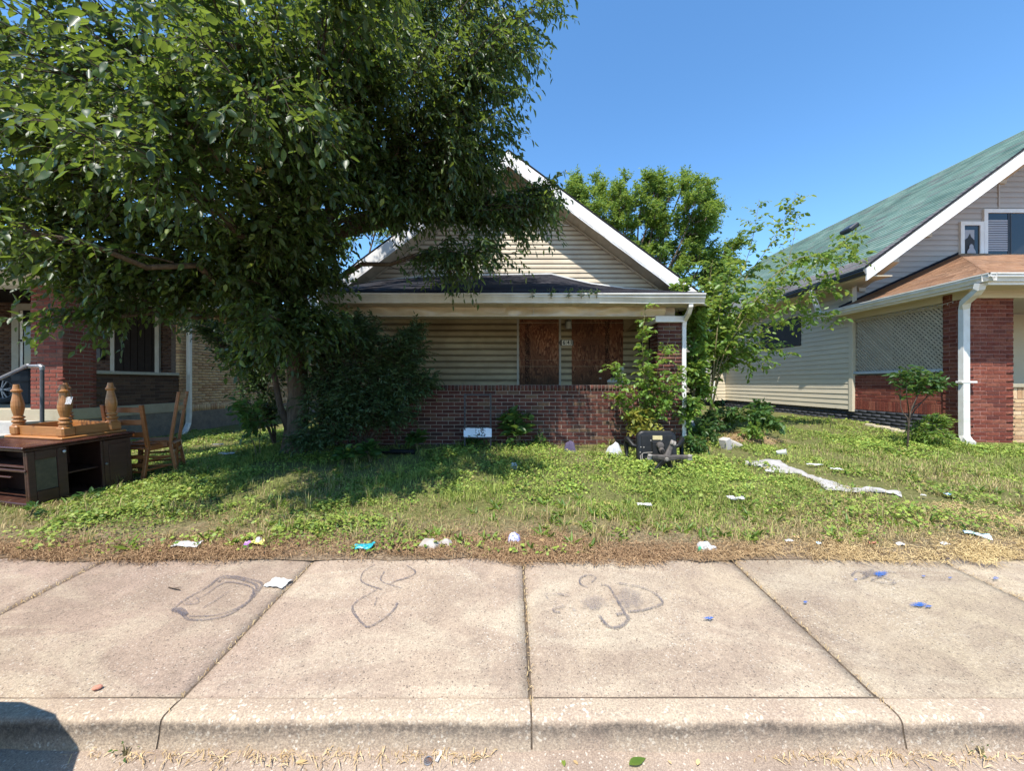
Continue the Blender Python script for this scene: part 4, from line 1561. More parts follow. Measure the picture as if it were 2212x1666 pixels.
class Leaves:
    """collects leaves: base point, direction, normal, length, width"""
    def __init__(s):
        s.P, s.D, s.N, s.L, s.Wd, s.Rn = [], [], [], [], [], []
        s.sv, s.sq, s.ns = [], [], 0

    def add(s, P, D, N, L, Wd, rn=None):
        s.P.append(P); s.D.append(D); s.N.append(N); s.L.append(L); s.Wd.append(Wd)
        s.Rn.append(rng.random(len(P)) if rn is None else rn)

    def arrays(s):
        return [np.concatenate(a) for a in (s.P, s.D, s.N, s.L, s.Wd, s.Rn)]

    def twigs(s, O, T, length, k, ll, lw, droop=.35, stem=.003, side=.85, hang=.35, jit=.25, flat=.6):
        """twigs from O along T, each with k alternate leaves and a thin stem"""
        n = len(O)
        T = unit(T)
        length = np.broadcast_to(np.asarray(length, float), (n,))
        up = np.array([0, 0, 1.0])
        S = np.cross(T, up) + rng.normal(0, .25, (n, 3))
        S = unit(S)
        ts = (np.arange(k) + .6) / k
        pos = O[:, None] + T[:, None] * (ts[None, :, None] * length[:, None, None]) - up * (droop * (ts ** 2))[None, :, None] * length[:, None, None]
        tang = unit(T[:, None] - up * (2 * droop * ts)[None, :, None])
        sg = np.where(np.arange(k) % 2 == 0, 1., -1.)
        sg[-1] = 0
        D = tang * .65 + S[:, None] * (sg * side)[None, :, None] - up * hang + rng.normal(0, jit, (n, k, 3))
        D = unit(D)
        Nn = up * flat + rng.normal(0, .45, (n, k, 3)) + S[:, None] * (sg * .25)[None, :, None]
        Nn = Nn - D * (Nn * D).sum(-1, keepdims=True)
        Nn = unit(Nn)
        L = ll * rng.uniform(.5, 1.25, (n, k))
        s.add(pos.reshape(-1, 3), D.reshape(-1, 3), Nn.reshape(-1, 3), L.ravel(), (L * lw * rng.uniform(.85, 1.15, (n, k))).ravel(),
              np.clip(np.repeat(rng.random(n), k) * .6 + rng.random(n * k) * .4, 0, .999))
        if stem:
            tt = np.array([0, .5, 1.0])
            c = O[:, None] + T[:, None] * (tt[None, :, None] * length[:, None, None]) - up * (droop * tt ** 2)[None, :, None] * length[:, None, None]
            B = unit(np.cross(T, S))
            r = stem * np.array([1.2, .9, .4])
            ring = np.stack([c + (S * math.cos(a))[:, None] * r[None, :, None] + (B * math.sin(a))[:, None] * r[None, :, None] for a in (0, 2.09, 4.19)], 2)
            s.sv.append(ring.reshape(-1, 3))
            base = s.ns + np.arange(n)[:, None, None] * 9
            q = np.array([(i * 3 + j, i * 3 + (j + 1) % 3, (i + 1) * 3 + (j + 1) % 3, (i + 1) * 3 + j) for i in range(2) for j in range(3)])
            s.sq.append((base + q[None]).reshape(-1, 4))
            s.ns += n * 9

    def build(s, root, mat, stem_mat, name='foliage', singles=0, crop=None):
        P, D, N, L, Wd, Rn = s.arrays()
        if crop is not None:
            k = ~crop(P)
            P, D, N, L, Wd, Rn = P[k], D[k], N[k], L[k], Wd[k], Rn[k]
        if singles:
            c = P + D * (L / 2)[:, None]
            d = np.linalg.norm(c - np.array([0, 0, CAMZ]), axis=1)
            px = c[:, 0] / np.maximum(c[:, 1], .1)
            pz = (c[:, 2] - CAMZ) / np.maximum(c[:, 1], .1)
            vis = (c[:, 1] > .5) & (np.abs(px) < 1.28) & (np.abs(pz) < .96)
            score = np.where(vis, L / d, 0)
            idx = np.argsort(-score)[:singles]
            me = single_leaf_mesh()
            me.materials.append(mat)
            for i in idx:
                o = bpy.data.objects.new('leaf', me)
                COL.objects.link(o)
                B = np.cross(N[i], D[i])
                m = Matrix.Identity(4)
                for r in range(3):
                    m[r][0], m[r][1], m[r][2], m[r][3] = D[i][r] * L[i], B[r] * Wd[i], N[i][r] * L[i], P[i][r]
                o.matrix_basis = m
                par(o, root)
            keep = np.ones(len(P), bool)
            keep[idx] = False
            P, D, N, L, Wd, Rn = P[keep], D[keep], N[keep], L[keep], Wd[keep], Rn[keep]
        o = leaf_mesh(name, P, D, N, L, Wd, Rn, mat, root)
        o['kind'] = 'stuff'
        if s.sv:
            so = fast_mesh('twigs', np.concatenate(s.sv), np.concatenate(s.sq), stem_mat, root)
            so['kind'] = 'stuff'
        return o


def leaf_mesh(name, P, D, N, L, Wd, Rn, mat, root):
    B = np.cross(N, D)
    t = [(0, 0, 0), (.30, -.46, .07), (.68, -.34, .03), (1, 0, -.10), (.68, .34, .03), (.30, .46, .07)]
    V = np.stack([P + D * (L * a)[:, None] + B * (Wd * b)[:, None] + N * (L * c)[:, None] for a, b, c in t], 1)
    n = len(P)
    base = np.arange(n)[:, None, None] * 6
    q = np.array([(0, 1, 2, 3), (0, 3, 4, 5)])
    return fast_mesh(name, V.reshape(-1, 3), (base + q[None]).reshape(-1, 4), mat, root, {'rnd': np.repeat(Rn, 6)})


def single_leaf_mesh():
    prof = [(0, .0), (.10, .20), (.25, .42), (.42, .49), (.60, .42), (.78, .25), (.91, .09), (1.0, .0)]
    V, F = [], []
    for t, w in prof:
        curl = -.12 * t * t + .02 * math.sin(t * 9)
        V += [(t, -w, curl + .16 * w), (t, 0, curl), (t, w, curl + .16 * w)]
    for i in range(len(prof) - 1):
        a = i * 3
        F += [(a, a + 3, a + 4, a + 1), (a + 1, a + 4, a + 5, a + 2)]
    F.append((0, 1, 2))
    V.append((-.14, 0, .04))
    me = bpy.data.meshes.new('leaf')
    me.from_pydata(V[:-1], [], F[:-1])
    me.update()
    a = me.attributes.new('rnd', 'FLOAT', 'POINT')
    me.polygons.foreach_set('use_smooth', [True] * len(me.polygons))
    return me


def curve_pts(a, b, n=6, sag=0.0, wob=.06):
    a, b = Vector(a), Vector(b)
    L = (b - a).length
    pts = []
    for i in range(n + 1):
        t = i / n
        p = a.lerp(b, t)
        k = math.sin(math.pi * t)
        p += Vector((random.uniform(-1, 1), random.uniform(-1, 1), random.uniform(-1, 1))) * wob * L * k * .5
        p.z += sag * L * k
        pts.append(p)
    return pts


def perp_dirs(T, n):
    a = rng.normal(0, 1, (n, 3))
    return unit(a - T * (a * T).sum(-1, keepdims=True))


def along(pts, t):
    """points and tangents at parameters t (0..1) of a polyline"""
    P = np.array([list(p) for p in pts])
    k = len(P) - 1
    f = np.clip(t * k, 0, k - 1e-6)
    i = f.astype(int)
    w = (f - i)[:, None]
    return P[i] * (1 - w) + P[i + 1] * w, unit(P[i + 1] - P[i])


# ---------------------------------------------------------------- the big tree over the yard
def big_tree():
    bx, by = -3.34, 6.17
    root = thing('shade_tree', 'large leafy shade tree overhanging the yard and hiding half the gable', 'tree', (bx, by, tz(bx, by)))
    lv = Leaves()
    bz = tz(bx, by) - .05
    tr = [(bx, by, bz), (bx - .01, by, bz + .3), (bx + .03, by, 1.3), (bx + .0, by - .02, 2.1), (bx + .06, by - .06, 3.0), (bx + .2, by - .15, 4.0), (bx + .35, by - .3, 5.2), (bx + .5, by - .4, 6.6), (bx + .5, by - .5, 8.0)]
    trunk = MB().tube(tr, [.235, .175, .148, .142, .135, .12, .095, .07, .035], 14).build('trunk', M['bark'], root, smooth=True)
    st = [(bx - .05, by - .1, bz + .35), (bx - .17, by - .14, 1.15), (bx - .28, by - .2, 1.9), (bx - .40, by - .3, 2.7), (bx - .30, by - .5, 3.8), (bx - .2, by - .8, 4.6)]
    MB().tube(st, [.06, .045, .04, .036, .03, .02], 9).build('trunk', M['bark_thin'], root, smooth=True)
    # lobes of the crown: image position, depth, radii, branchlets
    # centre, radii, branchlets, height on the trunk, leaf style (N near broad, M middle, D drooping narrow)
    lobes = [
        (W(1065, 110, 4.9), (.60, .9, .95), 40, 4.4, 'D'), (W(985, 230, 5.0), (.72, .9, .72), 42, 4.2, 'D'), (W(1120, -60, 5.0), (.5, .8, .7), 20, 5, 'D'),
        (W(900, 60, 5.2), (.9, 1.0, .9), 36, 5, 'D'), (W(800, 220, 5.0), (.75, .9, .85), 34, 4.4, 'M'),
        (W(1085, 455, 5.7), (.68, .42, .36), 30, 4.0, 'D'), (W(1165, 430, 5.7), (.26, .3, .32), 14, 4.0, 'D'), (W(1000, 550, 5.5), (.62, .42, .22), 18, 3.4, 'D'), (W(930, 400, 5.4), (.75, .6, .45), 26, 4.0, 'D'),
        (W(700, 90, 4.2), (.8, .8, .7), 30, 4.6, 'M'), (W(500, 60, 3.3), (.62, .55, .42), 26, 4.2, 'N'), (W(540, 210, 3.0), (.50, .5, .36), 24, 3.8, 'N'),
        (W(290, 150, 2.9), (.62, .5, .36), 22, 3.6, 'N'), (W(110, 110, 3.3), (.6, .7, .5), 22, 4.0, 'N'), (W(280, 320, 2.8), (.52, .42, .28), 20, 3.2, 'N'), (W(60, 290, 3.3), (.42, .5, .30), 12, 3.4, 'N'),
        (W(640, 340, 4.3), (.70, .7, .6), 34, 3.9, 'M'), (W(500, 370, 4.2), (.55, .5, .24), 14, 3.4, 'M'), (W(670, 500, 5.2), (.45, .5, .5), 24, 3.4, 'M'), (W(560, 590, 4.9), (.40, .5, .30), 14, 3.0, 'M'),
        (W(150, 545, 4.2), (.70, .5, .14), 14, 2.9, 'M'), (W(40, 450, 4.0), (.36, .5, .18), 8, 2.9, 'M'), (W(330, 575, 4.6), (.62, .5, .14), 12, 2.9, 'M'), (W(260, 665, 4.6), (.34, .3, .08), 7, 2.7, 'N'), (W(640, 640, 5.6), (.38, .4, .28), 12, 3.0, 'M'), (W(570, 690, 4.6), (.26, .25, .20), 9, 2.5, 'N'),
        ((-2.2, 6.0, 7.2), (1.5, 1.2, .9), 34, 6.0, 'M'), ((-4.6, 5.8, 6.4), (1.3, 1.1, .9), 28, 5.4, 'M'), ((-1.1, 5.4, 6.8), (.9, 1.0, .7), 26, 5.6, 'D'), ((-5.4, 5.2, 5.0), (1.0, 1.0, .6), 18, 4.4, 'M'), ((-3.2, 4.9, 5.7), (1.1, .7, .6), 22, 4.6, 'M'), ((-6.2, 4.8, 4.0), (.8, .8, .25), 10, 3.4, 'M'),
        (W(60, 575, 4.6), (.5, .5, .12), 8, 2.9, 'M'), (W(480, 510, 4.4), (.5, .5, .16), 12, 3.0, 'M'), (W(530, 640, 5.2), (.4, .4, .18), 10, 2.8, 'M'), (W(690, 600, 5.5), (.28, .3, .3), 10, 3.2, 'M'), (W(610, 470, 4.4), (.45, .5, .3), 18, 3.4, 'M'),
        (W(400, 635, 5.0), (.4, .4, .10), 7, 2.8, 'M'), (W(150, 330, 3.6), (.6, .5, .22), 14, 3.2, 'M'), (W(750, 380, 4.9), (.5, .6, .45), 24, 3.8, 'M'), (W(1010, 330, 5.3), (.55, .5, .40), 22, 4.2, 'D'), (W(860, 330, 5.1), (.6, .5, .5), 22, 4.0, 'M'), (W(400, 260, 3.1), (.45, .45, .26), 16, 3.4, 'N'), (W(180, 20, 3.4), (.7, .6, .35), 18, 4.2, 'N'), (W(640, 220, 3.7), (.5, .45, .4), 20, 3.8, 'N'),
        (W(150, 420, 4.0), (.62, .5, .22), 18, 3.2, 'M'), (W(330, 480, 4.3), (.6, .5, .2), 18, 3.2, 'M'), (W(60, 520, 4.3), (.5, .5, .16), 14, 3.0, 'M'), (W(450, 580, 4.8), (.5, .45, .22), 18, 2.9, 'M'), (W(240, 610, 4.6), (.62, .45, .14), 14, 2.8, 'M'), (W(560, 520, 4.6), (.5, .45, .3), 20, 3.2, 'M'), (W(620, 720, 5.4), (.2, .25, .2), 8, 2.6, 'M'), ((-3.0, 4.2, 5.0), (1.0, .5, .35), 18, 4.4, 'M'), ((-1.7, 4.4, 5.2), (.7, .5, .4), 16, 4.4, 'M'), ((-4.6, 4.2, 4.6), (.9, .6, .4), 18, 4.0, 'M'),
        ((-6.3, 4.6, 5.0), (.9, .8, .6), 16, 4.6, 'M'), ((-5.2, 3.6, 4.0), (.6, .6, .4), 12, 4.0, 'M'), ((-6.6, 5.6, 5.9), (1., .9, .6), 14, 5.0, 'M'),
        (W(640, 700, 5.3), (.3, .25, .3), 14, 2.8, 'M'), (W(560, 760, 5.5), (.28, .25, .22), 9, 2.7, 'M'), (W(690, 690, 5.4), (.26, .22, .28), 10, 2.8, 'M'),
        ((-1.3, 3.1, 4.75), (.6, .4, .3), 16, 4.4, 'M'),
        (W(900, 420, 5.4), (.5, .4, .34), 22, 3.9, 'D'), (W(1000, 410, 5.6), (.5, .35, .34), 20, 4.1, 'D'), (W(820, 440, 5.2), (.36, .4, .34), 14, 3.7, 'D'),
        (W(30, 500, 2.9), (.16, .2, .08), 3, 2.5, 'N'), (W(190, 690, 4.4), (.18, .2, .05), 3, 2.7, 'N'),
    ]
    trN = np.array(tr)
    limbs = MB()
    br = MB()
    for ci, (c, r, nb, zt, style) in enumerate(lobes):
        c = Vector(c)
        # limb from the trunk
        zi = min(max(min(zt, c.z + .2) - .5, 2.35), 7.5)
        s = Vector((np.interp(zi, trN[:, 2], trN[:, 0]), np.interp(zi, trN[:, 2], trN[:, 1]), zi))
        lp = curve_pts(s, c, 7, .06, .07)
        L = (c - s).length
        r0 = .022 + .011 * L
        limb = MB().tube(lp, [r0 * (1 - .75 * i / 7) for i in range(8)], 7)
        limb.build('limb', M['bark'], root, smooth=True)
        if style == 'N' and c.z > 3.2:
            nb = int(nb * .75)
        for b in range(nb):
            # a branchlet ends somewhere in the lobe
            while True:
                v = Vector((random.uniform(-1, 1), random.uniform(-1, 1), random.uniform(-1, 1)))
                if v.length <= 1:
                    break
            e = c + Vector((v.x * r[0], v.y * r[1], v.z * r[2]))
            t0 = random.uniform(.45, 1)
            q, _ = along(lp, np.array([t0]))
            q = Vector(q[0])
            d = e - q
            if d.length > 1.15:
                q = e - d.normalized() * 1.15
            out = (e - s)
            out.z *= .3
            e = e + out.normalized() * .12
            bp = curve_pts(q, e, 4, .04, .12)
            br.tube(bp, [.010, .008, .006, .005, .003], 4, False)
            nt = 13
            O, T = along(bp, rng.uniform(.15, 1, nt))
            outv = np.array(out.normalized())
            d_ = unit(T * .7 + perp_dirs(T, nt) * .8 + outv * .35 + np.array([0, 0, -.10]))
            if style == 'N':
                lv.twigs(O[:9], d_[:9], rng.uniform(.26, .44, 9), 8, .092, .50, droop=rng.uniform(.25, .7), stem=.0024, hang=.30, flat=.8, jit=.28)
            elif style == 'D':
                lv.twigs(O, d_, rng.uniform(.22, .42, nt), 9, .092, .38, droop=rng.uniform(.2, .9), stem=.0022, hang=.5, side=.75, flat=.5, jit=.45)
            else:
                lv.twigs(O[:12], d_[:12], rng.uniform(.22, .42, 12), 9, .088, .48, droop=rng.uniform(.1, .7), stem=.0022, hang=.35, flat=.6, jit=.42)
    br.build('branches', M['bark_thin'], root)['kind'] = 'stuff'

    def crop(P):
        # nothing may hang below head height over the walk, nor over the camera
        return (P[:, 1] < 2.2) | ((P[:, 0] > -.35) & (P[:, 1] < 4.0)) | (P[:, 0] > 1.3)
    lv.build(root, M['leaf_tree'], M['bark_thin'], 'crown', 298, crop)
    # a brown seed cluster
    q = W(560, 370, 3.6)
    lv2 = Leaves()
    O = np.array(q) + rng.normal(0, .02, (14, 3))
    lv2.add(O, unit(rng.normal(0, 1, (14, 3))), unit(rng.normal(0, 1, (14, 3))), np.full(14, .035), np.full(14, .02))
    lv2.build(root, M['dry_leaf'], None, 'dead_leaves')
    return root


# ---------------------------------------------------------------- generic leafy plants
def bushy(name, label, cat, base, blobs, leaf, ll, lw, twig, nper, mat, stem_mat, group=None, r0=.02, k=7, droop=.3, hang=.2, flat=.6, stems=True, stem=.0018):
    root = thing(name, label, cat, base, group)
    lv = Leaves()
    b = Vector(base)
    sm = MB()
    for c, r, n in blobs:
        c = Vector(c)
        foot = b + Vector((random.uniform(-1, 1) * r0 * 4, random.uniform(-1, 1) * r0 * 4, 0))
        lp = curve_pts(foot, c, 5, .03, .08)
        if stems:
            sm.tube(lp, [r0 * (1 - .7 * i / 5) for i in range(6)], 6, False)
        for _ in range(n):
            while True:
                v = Vector((random.uniform(-1, 1), random.uniform(-1, 1), random.uniform(-1, 1)))
                if v.length <= 1:
                    break
            e = c + Vector((v.x * r[0], v.y * r[1], v.z * r[2]))
            q, _ = along(lp, np.array([random.uniform(.5, 1)]))
            q = Vector(q[0])
            d = e - q
            if d.length > .7:
                q = e - d.normalized() * .7
            bp = curve_pts(q, e, 3, .03, .1)
            sm.tube(bp, [r0 * .3, r0 * .25, r0 * .2, r0 * .12], 4, False)
            O, T = along(bp, rng.uniform(.2, 1, nper))
            ov = unit(np.array(e - b)[None] * np.array([1, 1, .4]))[0]
            d_ = unit(T * .6 + perp_dirs(T, nper) * .8 + ov * .5 + np.array([0, 0, .1]))
            lv.twigs(O, d_, rng.uniform(.6, 1.2, nper) * twig, k, ll, lw, droop=droop, stem=stem, hang=hang, flat=flat)
    if sm.v:
        sm.build('stems', stem_mat, root)
    lv.build(root, mat, stem_mat, 'foliage')
    return root


def shooty(name, label, cat, base, shoots, ll, lw, mat, stem_mat, group=None, per_m=26, r0=.012, side_twigs=0, hang=.25, flat=.6, tw=.25, petiole=.03, t_from=.15):
    """a plant of long shoots (polylines), leaves alternate along them, optionally side twigs"""
    root = thing(name, label, cat, base, group)
    lv = Leaves()
    for pts, r in shoots:
        pts = [Vector(p) for p in pts]
        # smooth the polyline
        sp = []
        for i in range(len(pts) - 1):
            p0, p1, p2, p3 = pts[max(i - 1, 0)], pts[i], pts[i + 1], pts[min(i + 2, len(pts) - 1)]
            for j in range(4):
                t = j / 4
                sp.append(.5 * ((2 * p1) + (p2 - p0) * t + (2 * p0 - 5 * p1 + 4 * p2 - p3) * t * t + (3 * p1 - p0 - 3 * p2 + p3) * t ** 3))
        sp.append(pts[-1])
        L = sum((sp[i + 1] - sp[i]).length for i in range(len(sp) - 1))
        n = len(sp)
        MB().tube(sp, [max(.0018, r * (1 - .85 * i / (n - 1))) for i in range(n)], 6, False).build('stem', stem_mat, root)
        m = max(3, int(L * per_m))
        t = np.sort(rng.uniform(t_from, 1, m))
        O, T = along(sp, t)
        pd = perp_dirs(T, m)
        D = unit(T * .35 + pd * .9 + np.array([0, 0, -hang]) + rng.normal(0, .2, (m, 3)))
        N = np.array([0, 0, flat]) + rng.normal(0, .4, (m, 3))
        N = unit(N - D * (N * D).sum(-1, keepdims=True))
        taper = np.interp(t, [0, .7, 1], [1, 1, .45])
        LL = ll * rng.uniform(.6, 1.2, m) * taper
        lv.add(O + D * petiole, D, N, LL, LL * lw)
        if side_twigs:
            k = int(L * side_twigs)
            O, T = along(sp, rng.uniform(max(t_from, .2), .95, k))
            d_ = unit(T * .5 + perp_dirs(T, k) * .9 + np.array([0, 0, .1]))
            lv.twigs(O, d_, rng.uniform(.6, 1.3, k) * tw, 7, ll * .9, lw, droop=.25, stem=.002, hang=hang, flat=flat)
    lv.build(root, mat, stem_mat, 'foliage')
    return root


def broad_weed(label, base, h, n_stems, ll, mat, group='broad-leaved weeds along the brick wall', lean=.25, name='broadleaf_weed', lw=.55):
    base = Vector(base)
    sh = []
    for i in range(n_stems):
        a = random.uniform(0, 6.28)
        e = base + Vector((math.cos(a) * lean * h, math.sin(a) * lean * h * .6, h * random.uniform(.6, 1)))
        m_ = base.lerp(e, .5) + Vector((0, 0, .06 * h))
        sh.append(([base - Vector((0, 0, .03)), m_, e], .006))
    return shooty(name, label, 'weed', base, sh, ll, lw, mat, M['bark_green'], group, per_m=16 / max(h, .3), hang=.15, flat=.9, t_from=.35)


def make_plants():
    big_tree()
    # dark evergreen-looking shrub in front of the porch
    b = (-2.25, 6.05, tz(-2.25, 6.05))
    blobs = [(W(800, 800, 5.95), (.75, .40, .55), 60), (W(730, 880, 5.7), (.55, .35, .42), 40), (W(870, 760, 6.0), (.42, .3, .42), 34), (W(840, 880, 5.85), (.42, .3, .35), 30), (W(760, 720, 6.0), (.5, .35, .35), 34),
             (W(880, 830, 5.9), (.42, .28, .25), 24), (W(690, 780, 5.8), (.42, .35, .5), 26), (W(895, 720, 6.05), (.16, .15, .18), 6), (W(690, 940, 5.5), (.4, .3, .2), 18), (W(930, 820, 5.95), (.16, .15, .12), 6)]
    bushy('porch_shrub', 'big dense dark green shrub beside the tree trunk hiding the porch corner', 'shrub', b, blobs, None, .066, .36, .22, 15, M['leaf_shrub'], M['bark_thin'], r0=.02, k=9, droop=.25, hang=.25)
    # arching dark brush between left house and trunk
    b = (-3.9, 6.6, tz(-3.9, 6.6))
    blobs = [(W(560, 790, 6.6), (.42, .4, .5), 24), (W(590, 700, 6.8), (.5, .4, .4), 24), (W(440, 700, 6.6), (.55, .4, .18), 18), (W(560, 880, 6.4), (.3, .3, .3), 12), (W(500, 740, 6.7), (.45, .4, .28), 16)]
    bushy('brush_shrub', 'straggly dark brush leaning over the yellow brick side wall', 'shrub', b, blobs, None, .075, .42, .24, 11, M['leaf_shrub'], M['bark_thin'], r0=.018, k=8)
    # pale leafy suckers left of the trunk
    b = G(560, 985)
    bushy('sucker_growth', 'light green broad suckers sprouting left of the tree trunk', 'shrub', (b.x, b.y, tz(b.x, b.y)), [(W(560, 900, b.y), (.18, .2, .28), 10), (W(530, 880, b.y), (.10, .1, .1), 4)], None, .10, .6, .2, 5, M['leaf_broad'], M['bark_green'], r0=.008, k=5)
    # mulberry at the pillar: long light shoots
    b = Vector((1.98, 6.25, tz(1.98, 6.25)))
    Y = 6.22
    sh = [([b, W(1395, 900, Y), W(1392, 800, Y), W(1388, 740, Y), W(1395, 655, Y)], .014),
          ([b, W(1410, 880, Y), W(1420, 800, Y - .05), W(1445, 735, Y)], .010),
          ([b, W(1370, 880, Y), W(1345, 820, Y - .1), W(1322, 785, Y - .15)], .009),
          ([b, W(1400, 880, Y - .1), W(1400, 830, Y - .2), W(1385, 790, Y - .25)], .009),
          ([b, W(1430, 880, Y), W(1455, 830, Y - .05), W(1480, 790, Y)], .009),
          ([b, W(1370, 900, Y), W(1340, 870, Y - .1), W(1330, 850, Y - .1)], .007),
          ([b, W(1425, 900, Y - .1), W(1440, 860, Y - .15), W(1432, 800, Y - .2)], .008)]
    shooty('mulberry_sapling', 'bright green mulberry sapling growing against the brick pillar and wall', 'sapling', b, sh, .085, .70, M['leaf_light'], M['bark_green'], per_m=28, side_twigs=19, hang=.3, tw=.2)
    blobs = [(W(1385, 900, 6.1), (.28, .15, .16), 14), (W(1390, 925, 6.05), (.22, .15, .10), 8)]
    bushy('yellow_weed', 'yellowing leafy weed at the foot of the mulberry by the brick wall', 'weed', (b.x - .05, 6.1, tz(1.95, 6.1)), blobs, None, .075, .6, .14, 6, M['leaf_yellowing'], M['bark_green'], r0=.006, k=5)
    # dense vine at right of pillar
    b2 = Vector((3.05, 6.9, tz(3.05, 6.9)))
    blobs = [(W(1500, 790, 6.8), (.20, .2, .45), 22), (W(1530, 700, 7.2), (.35, .3, .4), 26), (W(1480, 880, 6.6), (.15, .2, .25), 12), (W(1500, 690, 6.9), (.2, .2, .35), 16), (W(1545, 640, 7.4), (.3, .3, .3), 18), (W(1470, 620, 7.3), (.2, .1, .12), 5), (W(1560, 760, 7.6), (.35, .3, .4), 18), (W(1510, 830, 7.0), (.22, .25, .35), 14)]
    bushy('pillar_vine', 'tall leafy vine thicket climbing beside the brick pillar downspout', 'shrub', b2, blobs, None, .085, .62, .2, 11, M['leaf_light'], M['bark_green'], r0=.012, k=7)
    # young open tree between the houses
    b3 = Vector((3.75, 7.6, tz(3.75, 7.6)))
    Y = 7.4
    sh = []
    for q in ([(1545, 760), (1580, 640), (1620, 540), (1640, 430)], [(1550, 760), (1600, 620), (1670, 520), (1722, 415)], [(1560, 780), (1640, 660), (1740, 590), (1862, 490)],
              [(1560, 800), (1640, 720), (1740, 680), (1820, 700)], [(1550, 770), (1600, 680), (1690, 600), (1725, 455)], [(1560, 800), (1640, 740), (1700, 770)], [(1545, 760), (1560, 640), (1590, 560)],
              [(1560, 790), (1650, 690), (1760, 640), (1800, 610)], [(1550, 780), (1620, 650), (1720, 560), (1790, 560), (1860, 560)], [(1555, 800), (1610, 760), (1650, 800)], [(1540, 770), (1530, 650), (1540, 560)], [(1555, 790), (1600, 700), (1640, 640), (1680, 620)]):
        Yq = Y + random.uniform(-.5, .5)
        sh.append(([b3] + [W(x, y, Yq) for x, y in q], .014))
    shooty('young_tree', 'young open-branched tree arching over the gap in front of the green roof', 'tree', b3, sh, .115, .64, M['leaf_light'], M['bark_green'], per_m=16, side_twigs=9, tw=.3, hang=.3, t_from=.30)
    # background trees
    def far(label, base, blobs, n, ll=.145, grp='trees behind the houses'):
        bushy('backyard_tree', label, 'tree', base, blobs, None, ll, .5, .55, n, M['leaf_far'], M['bark'], grp, r0=.09, k=8, droop=.25, hang=.3, stem=0)
    Yb = 21
    bl = []
    for x, y, rx, rz, n in ((1270, 470, 1.0, 1.6, 30), (1340, 450, 1.1, 1.7, 36), (1420, 440, 1.1, 1.7, 38), (1500, 450, 1.0, 1.6, 36), (1520, 560, 1.0, 1.4, 30), (1440, 570, 1.3, 1.4, 34), (1350, 560, 1.2, 1.3, 30), (1560, 640, 1.0, 1.2, 26), (1470, 660, 1.3, 1.2, 26), (1240, 420, .5, .8, 10), (1585, 545, .5, .9, 12), (1400, 520, 1.2, 1.4, 30), (1480, 520, 1.2, 1.4, 30), (1300, 520, 1.0, 1.2, 24), (1550, 590, .8, 1.0, 22), (1600, 680, .9, 1.0, 18), (1500, 720, 1.2, 1.0, 22)):
        bl.append((W(x, y, Yb + random.uniform(-1, 1)), (rx, 1.4, rz), n))
    for x, y in ((1245, 380), (1292, 378), (1345, 376), (1395, 372), (1428, 372), (1480, 368), (1528, 410), (1545, 440)):
        bl.append((W(x, y + 22, Yb), (.28, .4, .75), 7))
    far('tall bright green tree rising behind the bungalow and its right neighbour', (5.5, Yb, .6), bl, 26)
    bl = [(W(x, y, 19 + random.uniform(-1, 1)), (rx, 1.4, rz), n) for x, y, rx, rz, n in ((560, 600, 1.5, 1.3, 30), (640, 540, 1.5, 1.4, 34), (720, 500, 1.4, 1.4, 30), (820, 470, 1.2, 1.2, 24), (700, 620, 1.6, 1.2, 26), (590, 700, 1.4, 1.0, 20), (500, 660, 1.0, 1.0, 14))]
    far('leafy tree behind the bungalow on the side of the yellow brick wall', (-8.2, 19, .5), bl, 11)
    bl = [(W(x, y, 24 + random.uniform(-1, 1)), (rx, 1.4, rz), n) for x, y, rx, rz, n in ((230, 640, 1.8, 1.1, 20), (330, 630, 1.6, 1.0, 16), (140, 600, 1.8, 1.2, 20))]
    far('low tree crown beyond the grey roof of the dark brick house', (-24, 24, .5), bl, 9, .2)
    # shrub line at the end of the passage on the right
    blobs = [(W(1530, 800, 16), (.8, .8, .9), 20), (W(1500, 740, 17), (1.0, .8, 1.1), 22), (W(1590, 720, 18), (1.0, .8, 1.2), 22)]
    bushy('backyard_shrub', 'leafy shrub closing the passage between bungalow and green-roofed house', 'shrub', (6.9, 16, .62), blobs, None, .14, .5, .4, 8, M['leaf_far'], M['bark_thin'], r0=.03, k=7)
    blobs = [(W(590, 850, 15), (.9, .8, .7), 20), (W(540, 820, 16), (.8, .8, .8), 16)]
    bushy('backyard_shrub', 'leafy shrub closing the shady passage beside the yellow brick wall', 'shrub', (-7., 15, .3), blobs, None, .14, .5, .4, 8, M['leaf_shrub'], M['bark_thin'], r0=.03, k=7)
    # sapling in front of right house
    b4 = G(1960, 972)
    Y = b4.y
    sh = []
    for q in ([(1962, 930), (1968, 890), (1985, 850), (2010, 800)], [(1964, 900), (1980, 860), (1975, 800)], [(1962, 910), (1946, 880), (1945, 800)], [(1968, 900), (2010, 850), (2030, 820)], [(1966, 895), (1985, 845), (1990, 790)], [(1968, 890), (2000, 860), (2022, 800)], [(1964, 900), (1958, 850), (1960, 795)]):
        sh.append(([b4] + [W(x, y, Y + random.uniform(-.12, .12)) for x, y in q], .013))
    shooty('sapling', 'thin bare-legged sapling with glossy top leaves before the red brick porch', 'sapling', b4, sh, .085, .5, M['leaf_broad'], M['bark_thin'], per_m=9, side_twigs=14, tw=.14, t_from=.72)
    blob = [(W(2030, 910, 6.5), (.20, .15, .16), 12), (W(2010, 940, 6.4), (.28, .2, .12), 12), (W(1990, 920, 6.45), (.15, .15, .12), 6)]
    bushy('weed_clump', 'feathery green weed clump beside the white downspout of the red pillar', 'weed', (6.85, 6.45, tz(6.85, 6.45)), blob, None, .06, .4, .16, 7, M['leaf_light'], M['bark_green'], r0=.006, k=8)
